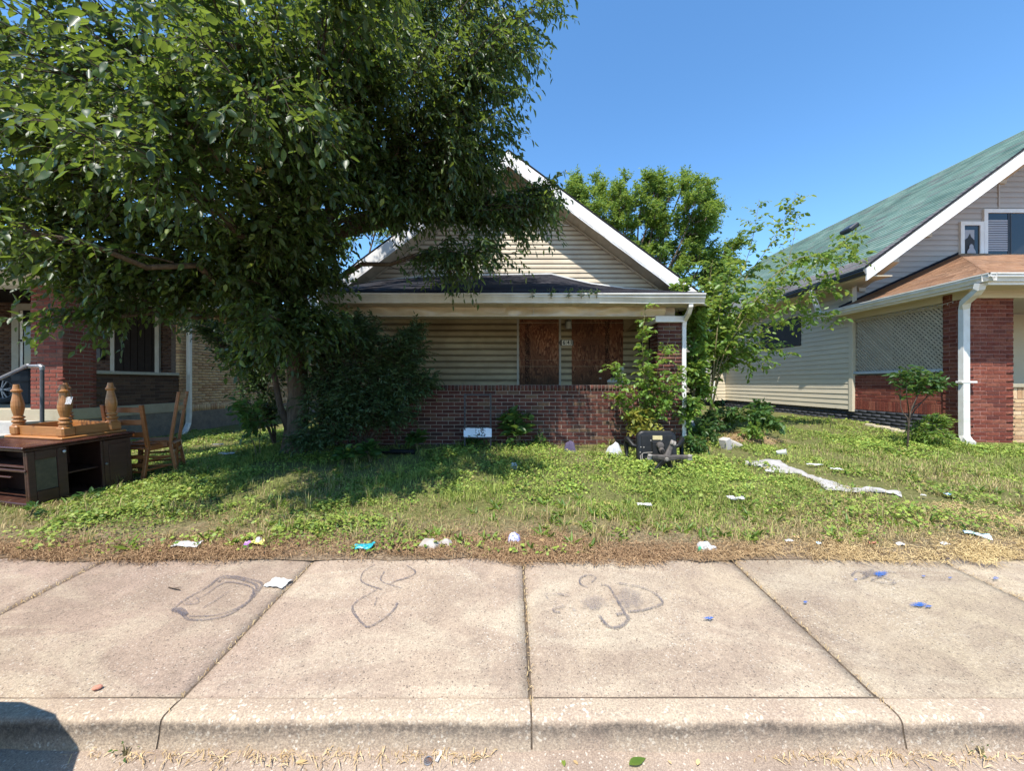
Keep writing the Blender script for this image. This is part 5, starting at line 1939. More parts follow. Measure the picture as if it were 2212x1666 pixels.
    blob = [(W(1640, 900, 7.0), (.20, .2, .2), 10), (W(1620, 885, 7.2), (.28, .2, .18), 12), (W(1660, 915, 6.8), (.2, .2, .12), 8)]
    bushy('weed_clump', 'bushy weeds against the black foundation of the green-roofed house', 'weed', (4.45, 7.0, tz(4.45, 7.0)), blob, None, .09, .6, .16, 6, M['leaf_broad'], M['bark_green'], r0=.006, k=6)
    blob = [(W(1545, 905, 7.4), (.3, .25, .2), 14), (W(1570, 890, 7.6), (.3, .2, .2), 12), (W(1520, 930, 6.6), (.22, .25, .16), 12), (W(1500, 960, 6.0), (.22, .2, .14), 12)]
    bushy('weed_clump', 'dark leafy weeds beside the pillar behind the office chair', 'weed', (3.5, 6.9, tz(3.5, 6.9)), blob, None, .08, .55, .16, 6, M['leaf_broad'], M['bark_green'], r0=.006, k=6)
    blob = [(W(1630, 930, 6.6), (.16, .15, .10), 8)]
    bushy('weed_clump', 'small yellow-green weed beside the straw heap', 'weed', (4.0, 6.6, tz(4.0, 6.6)), blob, None, .07, .5, .12, 6, M['leaf_light'], M['bark_green'], r0=.005, k=6)
    p = G(1797, 905)
    broad_weed('slender weed standing alone against the black foundation', (5.95, 7.45, tz(5.95, 7.45)), .45, 2, .07, M['leaf_light'], None, .1)
    # broad-leaved weeds along the brick wall
    for x, Yw, h, n, ll, lab in ((1118, 6.35, .66, 8, .24, 'tallest broad-leaved weed against the middle of the brick porch wall'), (1028, 6.3, .28, 4, .15, 'low broad-leaved weed under the torn sign frame'),
                                 (903, 6.15, .34, 5, .19, 'broad-leaved weed by the shrub edge at the brick wall'), (800, 5.5, .32, 5, .17, 'broad-leaved weed poking out below the dark shrub'),
                                 (740, 5.3, .26, 5, .16, 'wide-leaved weed at the shady foot of the dark shrub'), (1170, 6.35, .30, 3, .09, 'thin weed beside the tallest wall weed')):
        X = (x - CX) / FPX * Yw
        broad_weed(lab, (X, Yw, tz(X, Yw)), h, n, ll, M['leaf_broad'])
    for x, y, lab in ((430, 1060, 'broad-leaved weed on the sunlit edge of the lawn beside the wooden chairs'), (190, 1085, 'broad-leaved weed at the front corner of the dark cabinet'), (60, 1125, 'leafy weed in front of the dark cabinet')):
        q = G(x, y)
        broad_weed(lab, (q.x, q.y, tz(q.x, q.y)), .14, 5, .075, M['leaf_broad'], 'weeds around the cabinet', .5)
    # seedlings in the gutter of the porch roof
    for x, s in ((1150, .5), (1190, 1.1), (1228, .9), (1255, .7), (1272, .7), (1288, .6)):
        q = W(x, 634, 6.15)
        shooty('gutter_seedling', 'small seedling sprouting from the bungalow porch gutter', 'weed', (q.x, 6.12, 2.80), [([(q.x, 6.12, 2.80), (q.x, 6.11, 2.9), (q.x + .03 * s, 6.1, 2.88 + .10 * s)], .003), ([(q.x, 6.12, 2.80), (q.x - .02, 6.11, 2.9), (q.x - .06 * s, 6.1, 2.88 + .06 * s)], .003), ([(q.x, 6.12, 2.80), (q.x + .02, 6.11, 2.9), (q.x + .08 * s, 6.1, 2.88 + .05 * s)], .003)], .05, .45, M['leaf_broad'], M['bark_green'], 'seedlings in the porch gutter', per_m=60, petiole=.005)
    # bare creeper twigs on the left of the gable
    c = thing('bare_creeper', 'leafless creeper twigs spread over the left of the gable siding', 'vine', (-2.35, 8.1, 3.62))
    mb = MB()
    for q in ([(850, 640), (880, 590), (905, 560)], [(880, 590), (840, 575), (800, 570)], [(860, 610), (900, 600), (945, 585)], [(850, 630), (820, 610), (790, 612)], [(895, 575), (870, 550), (858, 530)], [(880, 590), (920, 575)]):
        mb.tube([W(x, y, 8.12) for x, y in q], [.007, .005, .003][:len(q)], 5, False)
    mb.build('twig', M['bark_thin'], c)


make_plants()


# ================================================================ discarded furniture on the left
def cabinet():
    A = Vector((-4.68, 3.86, tz(-4.68, 3.86)))
    u = Vector((.21, .80, 0)).normalized()          # along the long front
    v = Vector((-u.y, u.x, 0))                      # depth, to the left
    root = thing('cabinet', 'dark cherry media cabinet with glass door standing on the lawn edge', 'cabinet', A)
    tilt = .05
    m = Matrix.Translation(A + Vector((0, 0, -.01))) @ frame((u + Vector((0, 0, tilt))).normalized(), v)
    Lc, Dc, H = .85, .98, .60

    def bx(name, a, b, c, d, e, f, mat=None, bv=.004, parent=root):
        mt = mat or M['wood_cherry_side']
        return MB().bev(a, b, c, d, e, f, min(bv, .4 * min(b - a, d - c, f - e)), m).build(name, mt, parent)
    bx('top', -.04, Lc + .04, -.04, Dc + .02, H, H + .022, M['wood_cherry'], .008)
    bx('top_moulding', -.022, Lc + .022, -.022, Dc, H - .028, H - .001, M['wood_cherry_side'], .008)
    bx('base_board', 0, Lc, .02, Dc, .0, .06)
    bx('back_panel', .0, Lc, Dc - .02, Dc - .002, .061, H - .03)
    for a in (.285, .585, Lc - .02):
        bx('divider', a, a + .02, .03, Dc - .021, .061, H - .03)
    bx('shelf', .306, .584, .05, Dc - .03, .27, .288)
    bx('shelf', .021, .284, .02, Dc - .03, .40, .418)
    bx('back_board', .306, .584, .52, .535, .289, H - .031)
    # open near end: corner posts only
    bx('post', 0, .03, .0125, .04, .061, H - .03)
    bx('post', 0, .03, Dc - .05, Dc - .0205, .061, H - .03)
    # glass door on the near third
    d = MB()
    for q in ((.0, .055, .055, H - .035), (.215, .29, .055, H - .035), (.056, .214, .055, .17), (.056, .214, H - .12, H - .035)):
        d.bev(q[0], q[1], -.018, .012, q[2], q[3], .004, m)
    dr = d.build('glass_door', M['wood_cherry_side'], root)
    bx('pane', .057, .213, -.006, .002, .171, H - .121, M['dusty_glass'], .001, dr)
    MB().lathe([(.006, 0), (.012, .012), (.014, .02), (.004, .026)], 8, m @ Matrix.Translation((.262, -.018, H - .075)) @ Matrix.Rotation(R(90), 4, 'X')).build('knob', M['plastic_white'], dr)
    # wooden door on the far third with raised panel
    d2 = bx('wood_door', .590, Lc - .002, -.018, .012, .055, H - .035)
    bx('door_panel', .635, Lc - .045, -.026, -.017, .10, H - .08, None, .006, d2)
    bx('door_stile', .565, .588, -.022, .012, .05, H - .03)
    MB().lathe([(.006, 0), (.012, .012), (.014, .02), (.004, .026)], 8, m @ Matrix.Translation((.604, -.018, .31)) @ Matrix.Rotation(R(90), 4, 'X')).build('knob', M['lamp_metal'], d2)
    # end face: shelves behind an open side
    bx('end_rail', -.012, -.001, .0, Dc, .37, .395)
    bx('end_rail', -.012, -.001, .0, Dc, .0, .06)
    bx('end_shelf', -.001, .0195, .25, Dc - .04, .30, .315)
    return m, H + .022


def upturned_table(m, zt):
    # built in the cabinet's own frame
    def loc(x, y, z=0):
        return m @ Vector((x, y, z))
    inv = m.inverted()
    N, Rr, Lf = (inv @ Vector((*q, 0)) for q in ((-4.71, 4.23), (-4.58, 4.735), (-5.575, 4.41)))
    e1, e2 = (Rr - N), (Lf - N)
    e1.z = e2.z = 0
    l1, l2 = e1.length, e2.length
    e1.normalize()
    e2 = (e2 - e1 * e2.dot(e1)).normalized()
    l2 = .86
    fr = frame(e1, e2)
    fr[2][2] = 1 if fr[2][2] > 0 else 1
    f = m @ Matrix.Translation(Vector((N.x, N.y, zt + .001))) @ frame(e1, e2, (0, 0, 1))
    root = thing('end_table', 'upturned pine end table with turned legs lying on the dark cabinet', 'table', f @ Vector((l1 / 2, l2 / 2, 0)))
    MB().bev(-.03, l1 + .03, -.03, l2 + .03, 0, .024, .008, f).build('tabletop', M['wood_pine'], root)
    ap = .10
    for q in ((.09, l1 - .09, .03, .05), (.09, l1 - .09, l2 - .05, l2 - .03)):
        MB().bev(q[0], q[1], q[2], q[3], .025, .025 + ap, .004, f).build('apron', M['wood_pine'], root)
    for q in ((.03, .05, .09, l2 - .09), (l1 - .05, l1 - .03, .09, l2 - .09)):
        MB().bev(q[0], q[1], q[2], q[3], .025, .025 + ap, .004, f).build('apron', M['wood_pine'], root)
    prof = [(.046, .125), (.052, .135), (.048, .148), (.040, .152), (.054, .165), (.055, .178), (.040, .190), (.036, .197), (.050, .208), (.050, .218), (.036, .228), (.036, .24), (.043, .27), (.050, .31), (.052, .345), (.048, .39), (.040, .43), (.033, .47), (.031, .492), (.042, .500), (.047, .510), (.043, .520), (.034, .527), (.029, .545), (.024, .575), (.023, .58)]
    for x in (.055, l1 - .055):
        for y in (.055, l2 - .055):
            q = f @ Matrix.Translation((x, y, .0))
            mb = MB().bev(-.058, .058, -.058, .058, .025, .130, .016, q).lathe(prof, 16, q)
            mb.build('leg', M['wood_pine'], root, smooth=False)
    # shreds of packing film left on a leg
    q = f @ Vector((.055, .0, .41))
    sheet_patch('film_scrap', root, q, .05, .04, M['film_clear'], tilt=1.3)


def sheet_patch(name, root, c, w, h, mat, tilt=0., n=6):
    V, F = [], []
    for j in range(n + 1):
        for i in range(n + 1):
            x, y = (i / n - .5) * w * 2, (j / n - .5) * h * 2
            z = .25 * w * mnoise.noise((x * 20, y * 20, c.x))
            p = Matrix.Rotation(tilt, 4, 'X') @ Vector((x, y, z))
            V.append(Vector(c) + p)
    for j in range(n):
        for i in range(n):
            a = j * (n + 1) + i
            F.append((a, a + 1, a + n + 2, a + n + 1))
    return MB().add(V, F).build(name, mat, root, fix=False)


def ladder_chair(label, base, rz, hgt=.95, wid=.46, slats=3):
    base = Vector(base)
    root = thing('dining_chair', label, 'chair', base, 'ladder-back chairs beside the cabinet')
    m = Matrix.Translation(base) @ Matrix.Rotation(rz, 4, 'Z')
    w, d, sh = wid / 2, .40, .45
    t = .021
    # x across, y: 0 back .. d front

    def bar(name, a, b, sx, sy, mat=M['wood_chair']):
        a, b = Vector(a), Vector(b)
        ax = (b - a).normalized()
        ref = Vector((1, 0, 0)) if abs(ax.x) < .7 else Vector((0, 0, 1))
        e1 = (ref - ax * ref.dot(ax)).normalized()
        f = Matrix.Translation(m @ a) @ (m.to_3x3().to_4x4() @ frame(e1, ax.cross(e1), ax))
        return MB().bev(-sx, sx, -sy, sy, 0, (b - a).length, .004, f).build(name, mat, root)
    for s in (-1, 1):
        bar('back_post', (s * (w - t), .0, sh - .04), (s * (w - t), -.085, hgt), t, t * .8)
        bar('leg', (s * (w - t), -.07, -.02), (s * (w - t), .0, sh - .041), t, t * .85)
        bar('leg', (s * (w - t), d, -.02), (s * (w - t), d, sh - .03), t, t)
        bar('side_rail', (s * (w - t), .024, sh - .05), (s * (w - t), d - .024, sh - .05), .012, .03)
        for z in (.14, .25):
            bar('stretcher', (s * (w - t), -.02, z), (s * (w - t), d - .024, z), .010, .012)
    bar('seat_rail', (-w + 2 * t + .003, d, sh - .05), (w - 2 * t - .003, d, sh - .05), .012, .03)
    bar('seat_rail', (-w + 2 * t + .003, .0, sh - .05), (w - 2 * t - .003, .0, sh - .05), .012, .03)
    for z in (.12, .20, .30):
        bar('stretcher', (-w + 2 * t + .003, -.02, z), (w - 2 * t - .003, -.02, z), .022 if z > .15 else .015, .008)
    for i in range(slats):
        z = hgt - .06 - i * .15
        y = -.085 * (z - sh) / (hgt - sh)
        bar('back_slat', (-w + 2 * t + .003, y, z), (w - 2 * t - .003, y, z), .032, .008)
    MB().bev(-w + .03, w - .03, .03, d - .03, sh - .02, sh - .001, .006, m).build('seat', M['wood_chair'], root)


simple('dusty_glass', (.055, .048, .030), (.105, .09, .055), 18, .5, spec=.3)
CM, CZ = cabinet()
upturned_table(CM, CZ)
_p = Vector((-4.62, 4.80, 0))
ladder_chair('wooden ladder-back chair with three slats close behind the cabinet', (_p.x, _p.y, tz(_p.x, _p.y)), R(0), .93, .50)
ladder_chair('taller wooden ladder-back chair standing outermost beside the cabinet', (-4.42, 5.22, tz(-4.42, 5.22)), R(118), 1.06, .46, 2)


# ================================================================ office chair lying on its back
def rounded_slab(w, h, d, r, m, n=6, puff=.3):
    """rounded rectangle w x h in local xz, depth d along y with softened rims"""
    pts = []
    for cx_, cz, a0 in ((w - r, h - r, 0), (-w + r, h - r, 90), (-w + r, -h + r, 180), (w - r, -h + r, 270)):
        for i in range(n + 1):
            a = R(a0 + 90 * i / n)
            pts.append((cx_ + r * math.cos(a), cz + r * math.sin(a)))
    k = len(pts)
    V, F = [], []
    layers = [(-d / 2, .90), (-d / 2 + d * .12, .97), (-d / 2 + d * .3, 1.0), (d / 2 - d * .3, 1.0), (d / 2 - d * .1, .96), (d / 2, .86)]
    for y, s in layers:
        for x, z in pts:
            V.append(m @ Vector((x * s, y, z * s)))
    for l in range(len(layers) - 1):
        for i in range(k):
            j = (i + 1) % k
            F.append((l * k + i, l * k + j, (l + 1) * k + j, (l + 1) * k + i))
    F.append(tuple(range(k)))
    F.append(tuple((len(layers) - 1) * k + i for i in range(k)))
    return MB().add(V, F)


def office_chair():
    root = thing('office_chair', 'black office chair tipped on its back with star base toward the street', 'chair', (1.93, 5.3, tz(1.93, 5.3)))
    c = W(1417, 968, 5.42)
    sm = Matrix.Translation(c) @ Matrix.Rotation(R(-8), 4, 'Z') @ Matrix.Rotation(R(-8), 4, 'X') @ Matrix.Rotation(R(-1), 4, 'Y')
    seat = rounded_slab(.262, .235, .12, .095, sm).build('seat', M['black_vinyl'], root)
    MB().bev(-.20, .20, -.066, -.056, -.18, .165, .004, sm).build('seat_pan', M['black_plastic'], seat)
    MB().bev(-.05, .075, -.068, -.0625, .11, .165, .001, sm).build('label', M['paper_label'], seat)
    for x, z in ((-.075, .10), (.06, .105), (-.21, .01), (-.17, .008), (-.22, -.06), (.12, -.06), (.18, -.10)):
        MB().lathe([(.009, 0), (.009, .005), (.004, .008)], 8, sm @ Matrix.Translation((x, -.062, z)) @ Matrix.Rotation(R(90), 4, 'X')).build('bolt', M['caster_grey'], seat)
    # tilt mechanism
    MB().bev(-.07, .09, -.10, -.063, -.10, .09, .012, sm).build('mechanism', M['black_plastic'], root)
    MB().lathe([(.045, 0), (.05, .02), (.042, .06), (.02, .07)], 14, sm @ Matrix.Translation((.03, -.10, .035)) @ Matrix.Rotation(R(90), 4, 'X')).build('tension_knob', M['dusty_plastic'], root, smooth=False)
    MB().tube([sm @ Vector((-.02, -.085, -.055)), sm @ Vector((-.18, -.085, -.065)), sm @ Vector((-.20, -.09, -.08)), sm @ Vector((-.205, -.10, -.15)), sm @ Vector((-.225, -.10, -.155)), sm @ Vector((-.225, -.09, -.10)), sm @ Vector((-.20, -.09, -.08))], .006, 6).build('lever', M['caster_grey'], root)
    hub = W(1440, 991, 4.95)
    top = sm @ Vector((.04, -.08, .0))
    d = (hub - top)
    MB().tube([top, top + d * .35], [.036, .034], 12).build('column_cover', M['dusty_plastic'], root)
    MB().tube([top + d * .35, top + d * .97], [.025, .025], 12).build('column', M['black_plastic'], root)
    MB().tube([hub + d.normalized() * -.05, hub + d.normalized() * .015], [.045, .038], 12).build('hub', M['dusty_plastic'], root)
    MB().tube([hub + d.normalized() * .012, hub + d.normalized() * .028], [.024, .02], 10).build('hub_cap', M['caster_grey'], root)
    for x, y, Y in ((1402.5, 987, 4.93), (1454, 956, 4.98), (1491, 988, 4.95), (1414, 1019, 4.97), (1453, 1017, 5.0)):
        e = W(x, y, Y)
        mid = hub.lerp(e, .55) + Vector((0, .02, 0)) - d.normalized() * .012
        ax = (e - hub).normalized()
        sd = ax.cross(d.normalized()).normalized()
        nn = d.normalized()
        V, F = [], []
        for i, (t, wd, th) in enumerate(((0.06, .036, .048), (.5, .029, .040), (.95, .023, .032))):
            p = hub.lerp(e, t) - nn * (.014 * math.sin(math.pi * t))
            V += [p + sd * wd + nn * .004, p + sd * wd * .55 + nn * .012, p - sd * wd * .55 + nn * .012, p - sd * wd + nn * .004, p - sd * wd * .8 - nn * th, p + sd * wd * .8 - nn * th]
        for i in range(2):
            for j in range(6):
                j2 = (j + 1) % 6
                F.append((i * 6 + j, i * 6 + j2, i * 6 + 6 + j2, i * 6 + 6 + j))
        F += [tuple(range(6)), tuple(range(12, 18))]
        low = y > 1000
        lg = MB().add(V, F).build('base_leg', M['black_plastic'] if low else M['dusty_plastic'], root)
        if not low:
            cm = Matrix.Translation(e + nn * .005 - ax * .005) @ frame(sd, ax, nn)
            MB().lathe([(.016, -.03), (.03, -.026), (.03, -.004), (.012, 0), (.012, .006), (.03, .01), (.03, .03), (.016, .034)], 12, cm @ Matrix.Rotation(R(90), 4, 'Y') @ Matrix.Translation((0, 0, -.002))).build('caster', M['caster_grey'], lg)
    # armrests: looped black plastic, reaching back
    for s in (-1, 1):
        P = [sm @ Vector(q) for q in ((s * .25, -.02, .02), (s * .30, .02, .03), (s * .36, .05, .12), (s * .365, .12, .13), (s * .37, .16, .05), (s * .37, .14, -.12), (s * .34, .08, -.2), (s * .27, .03, -.21))]
        MB().tube(P, [.026, .032, .038, .038, .036, .032, .028, .022], 8).build('armrest', M['black_plastic'], root, smooth=True)
    # backrest resting on the ground behind
    bm = Matrix.Translation(sm @ Vector((0, .36, -.17))) @ Matrix.Rotation(R(-8), 4, 'Z') @ Matrix.Rotation(R(90), 4, 'X')
    rounded_slab(.235, .27, .09, .08, bm).build('backrest', M['black_vinyl'], root)
    MB().bev(-.035, .035, .02, .2, -.225, -.20, .006, sm).build('back_bracket', M['black_plastic'], root)


office_chair()


# ================================================================ torn yard sign, rail, wheel, leaning panel, pipe
def yard_sign():
    Y = 6.22
    b = W(1031, 975, Y)
    root = thing('yard_sign', 'black metal sign frame with a torn white sheet before the brick wall', 'sign', (b.x, Y, tz(b.x, Y)))
    x0, x1 = W(1004, 0, Y).x, W(1060, 0, Y).x
    zt, zb, zg = W(0, 853, Y).z, W(0, 945, Y).z, tz(b.x, Y) - .03
    r = .012
    for x in (x0, x1):
        MB().box(x - r, x + r, Y - r, Y + r, zg, zt + .02).build('frame_post', M['black_metal'], root)
    for z in (zt, zb - .005, W(0, 924, Y).z):
        MB().box(x0 + r, x1 - r, Y - r * .8, Y + r * .8, z - r, z + r).build('frame_bar', M['black_metal'], root)
    z0, z1 = zb + .006, W(0, 925, Y).z
    n, k = 20, 6
    V, F = [], []
    for j in range(k + 1):
        for i in range(n + 1):
            x = x0 - .015 + (x1 - x0 + .03) * i / n
            z = z0 + (z1 - z0) * j / k + (.008 * mnoise.noise((x * 14, 3, 0)) if j == k else 0)
            V.append((x, Y - .014 + .01 * mnoise.noise((x * 9, z * 9, 2)), z))
    for j in range(k):
        for i in range(n):
            a = j * (n + 1) + i
            F.append((a, a + 1, a + n + 2, a + n + 1))
    sh = MB().add(V, F).build('sign_sheet', M['sign_sheet'], root, fix=False)


def mat_sign():
    t = NT('sign_sheet')
    s = t.sep()
    n = t.noise(34, 3, .6, t.mapping((1, 1, .7)))
    fx = t.ramp(t.math('MULTIPLY_ADD', s[0], 4.0, 2.6), [(.0, 0.), (.30, .0), (.36, 1.), (.9, 1.), (1.0, .0)])
    f = t.math('MULTIPLY', t.ramp(n, [(.50, 0.), (.53, 1.)]), fx)
    MATS['sign_sheet'] = t.done(t.mix(f, (.66, .72, .80), (.03, .03, .035)), .5, .4)


mat_sign()
yard_sign()


def handrail():
    Y = 6.45
    root = thing('handrail', 'galvanised pipe handrail beside the steps of the dark brick porch', 'handrail', (W(91, 0, Y).x, Y, tz(-7.6, Y)))
    post = W(91, 793, Y)
    MB().tube([(post.x, Y, tz(-7.6, Y) - .03), (post.x, Y, post.z - .03)], .026, 10).build('post', M['pipe_dark'], root)
    MB().tube([post + Vector((0, 0, -.05)), post + Vector((0, 0, .0)), post + Vector((-.03, 0, .018)), post + Vector((-.06, 0, .018))], [.031, .034, .034, .031], 10).build('elbow', M['galvanised'], root)
    j = W(57, 791, Y)
    MB().tube([post + Vector((-.05, 0, .018)), j], .024, 10).build('rail', M['galvanised'], root)
    e = W(-30, 832, 5.6)
    MB().tube([j + Vector((.04, .02, .02)), j, j.lerp(e, .12)], [.024, .032, .028], 10).build('coupling', M['galvanised'], root)
    MB().tube([j, e], .024, 10).build('rail', M['galvanised'], root)
    MB().tube([e, (e.x, e.y, tz(e.x, e.y) - .05)], .024, 10).build('post', M['pipe_dark'], root)


handrail()


def porch_wheel():
    c = Vector((W(9, 0, 8.55).x, 8.55, 1.05 + .315))
    root = thing('car_wheel', 'loose car wheel with spoked alloy rim standing on the dark porch', 'wheel', (c.x, c.y, 1.05))
    m = Matrix.Translation(c) @ Matrix.Rotation(R(90), 4, 'X') @ Matrix.Rotation(R(22), 4, 'Y')
    V = MB()
    prof = [(.21, -.10), (.235, -.115), (.29, -.11), (.315, -.08), (.315, .08), (.29, .11), (.235, .115), (.21, .10)]
    n = 32
    o = []
    for r, z in prof:
        for k in range(n):
            a = 6.2832 * k / n
            o.append(m @ Vector((r * math.cos(a), r * math.sin(a), z)))
    F = []
    for i in range(len(prof)):
        i2 = (i + 1) % len(prof)
        for k in range(n):
            k2 = (k + 1) % n
            F.append((i * n + k, i * n + k2, i2 * n + k2, i2 * n + k))
    MB().add(o, F).build('tyre', M['tyre_rubber'], root, smooth=True)
    V, F = [], []
    prof = [(.186, .085), (.205, .105), (.212, .09), (.212, -.09), (.186, -.08)]
    for r, z in prof:
        for k in range(n):
            a = 6.2832 * k / n
            V.append(m @ Vector((r * math.cos(a), r * math.sin(a), z)))
    F = []
    for i in range(len(prof)):
        i2 = (i + 1) % len(prof)
        for k in range(n):
            k2 = (k + 1) % n
            F.append((i * n + k, i * n + k2, i2 * n + k2, i2 * n + k))
    rim = MB().add(V, F).build('rim', M['alloy'], root)
    MB().lathe([(.185, -.06), (.185, -.05)], 24, m).build('rim_back', M['board_black'], rim)
    for k in range(5):
        for off in (-.16, .16):
            a = 6.2832 * k / 5 + off
            mm = m @ Matrix.Rotation(a, 4, 'Z')
            MB().bev(.03, .205, -.014, .014, .06, .085, .006, mm).build('spoke', M['alloy'], rim)
    MB().lathe([(.045, .055), (.045, .085), (.03, .095)], 14, m).build('hub', M['alloy'], rim)


porch_wheel()


def covered_grill():
    x = W(52, 0, 8.7).x
    root = thing('porch_grill', 'black covered grill in the shade of the dark brick porch', 'grill', (x, 8.7, 1.05))
    MB().lathe([(.27, 0), (.29, .02), (.29, .45), (.31, .5), (.30, .60), (.22, .72), (.06, .78)], 16, Matrix.Translation((x, 8.75, 1.05)) @ Matrix.Diagonal((1.1, .8, 1, 1))).build('cover', M['board_black'], root)
    MB().tube([(x - .1, 8.52, 1.72), (x, 8.48, 1.74), (x + .1, 8.52, 1.72)], .012, 6).build('handle', M['black_metal'], root)


covered_grill()


def leaning_panel():
    a = W(1490, 945, 6.75)
    root = thing('cassette_panel', 'grey moulded panel leaning outdoors beside the brick pillar', 'panel', (a.x, 6.75, tz(a.x, 6.75)))
    m = Matrix.Translation(Vector((a.x, 6.75, tz(a.x, 6.75) - .02))) @ Matrix.Rotation(R(-14), 4, 'Y') @ Matrix.Rotation(R(-16), 4, 'X')
    MB().bev(-.14, .20, 0, .04, 0, .42, .008, m).build('board', M['grey_panel'], root)
    for q in ((-.11, .08, .03, .18), (-.11, .02, .24, .38)):
        MB().bev(q[0], q[1], -.012, -.0005, q[2], q[3], .006, m).build('raised_field', M['panel_mould'], root)
        MB().bev(q[0] + .03, q[1] - .03, -.018, -.0125, q[2] + .03, q[3] - .03, .004, m).build('inner_field', M['grey_panel'], root)
    for q in ((.14, .09), (.14, .31), (.08, .31)):
        MB().lathe([(.045, 0), (.045, .01), (.03, .014), (.03, .006), (.01, .006)], 14, m @ Matrix.Translation((q[0], -.001, q[1])) @ Matrix.Rotation(R(90), 4, 'X')).build('round_boss', M['panel_mould'], root)


leaning_panel()


def ground_pipe():
    a, b = G(815, 982), G(892, 984)
    o = thing('drain_pipe', 'dark plastic pipe lying on the ground below the shrub', 'pipe', (a + b) / 2)
    dz = Vector((0, 0, .05))
    MB().tube([a + dz, (a + b) / 2 + dz, b + dz], .035, 10).build('pipe', M['black_plastic'], o)
    MB().tube([b + dz - (b - a).normalized() * .03, b + dz + (b - a).normalized() * .03], .042, 10).build('collar', M['black_plastic'], o)


ground_pipe()


# ================================================================ parked car at the kerb, out of frame; its shadow reaches the walk
def parked_car():
    root = thing('parked_car', 'dark car parked along the kerb outside the boarded-up bungalow', 'car', (-4.2, .42, -.035))
    x1, y1, wd = -1.80, 1.38, 1.72
    y0 = y1 - wd
    Lc = 4.3
    # side outline: distance from the front end, height
    low, hi = [], []
    sect = [(0.00, .36, .58, .72), (.03, .28, .70, .80), (.08, .22, .80, .86), (.16, .20, .87, .90), (.28, .20, .92, .94), (.5, .20, .95, .97), (.9, .20, .97, 1.0), (1.15, .20, .98, 1.0), (1.75, .20, 1.42, .80), (2.4, .20, 1.46, .80), (3.2, .20, 1.42, .80), (3.75, .20, 1.02, .98), (4.0, .21, .99, .95), (4.2, .24, .93, .88), (4.3, .34, .7, .78)]
    V, F = [], []
    for d, zl, zh, k in sect:
        x = x1 - d
        zs = min(zh, .96)
        e_ = min(d, 4.3 - d)
        ww = wd * (.55 + .45 * math.sqrt(max(0, 1 - (1 - min(1, e_ / .55)) ** 2))) / 2
        yc = (y0 + y1) / 2
        ring = [(-ww * .9, zl), (-ww, zl + .12), (-ww, zs * .75), (-ww * .95, zs - .03), (-ww * k * .93, zh - .02), (-ww * k * .75, zh), (ww * k * .75, zh), (ww * k * .93, zh - .02), (ww * .95, zs - .03), (ww, zs * .75), (ww, zl + .12), (ww * .9, zl)]
        V += [(x, yc + a, -.035 + b) for a, b in ring]
    n = 12
    for i in range(len(sect) - 1):
        for j in range(n):
            j2 = (j + 1) % n
            F.append((i * n + j, i * n + j2, (i + 1) * n + j2, (i + 1) * n + j))
    F += [tuple(range(n)), tuple((len(sect) - 1) * n + j for j in range(n))]
    MB().add(V, F).build('body', M['car_paint'], root, smooth=True)
    for d in (.85, 3.45):
        for y in (y0 + .02, y1 - .19):
            m = Matrix.Translation((x1 - d, y + .085, -.035 + .30)) @ Matrix.Rotation(R(90), 4, 'X')
            w_ = MB().lathe([(.18, -.10), (.29, -.10), (.305, -.07), (.305, .07), (.29, .10), (.18, .10)], 24, m).build('wheel', M['tyre_rubber'], root)
            MB().lathe([(.02, -.108), (.175, -.102), (.175, .102), (.02, .108)], 16, m).build('rim', M['alloy'], w_)
    for s, y in ((-1, y0 - .002), (1, y1 + .002)):
        MB().prism([(x1 - 1.35, y - s * .10, .96), (x1 - 1.8, y - s * .20, 1.32), (x1 - 2.35, y - s * .20, 1.35), (x1 - 2.35, y - s * .09, .96)], (0, s * .02, 0)).build('side_window', M['dark_glass'], root)
        MB().prism([(x1 - 2.42, y - s * .09, .96), (x1 - 2.42, y - s * .20, 1.35), (x1 - 3.1, y - s * .20, 1.32), (x1 - 3.55, y - s * .10, .96)], (0, s * .02, 0)).build('side_window', M['dark_glass'], root)
    for y in (y0 + .2, y1 - .42):
        MB().bev(x1 - .12, x1 - .01, y, y + .24, .55, .68, .02).build('headlight', M['lamp_glass'], root)


parked_car()


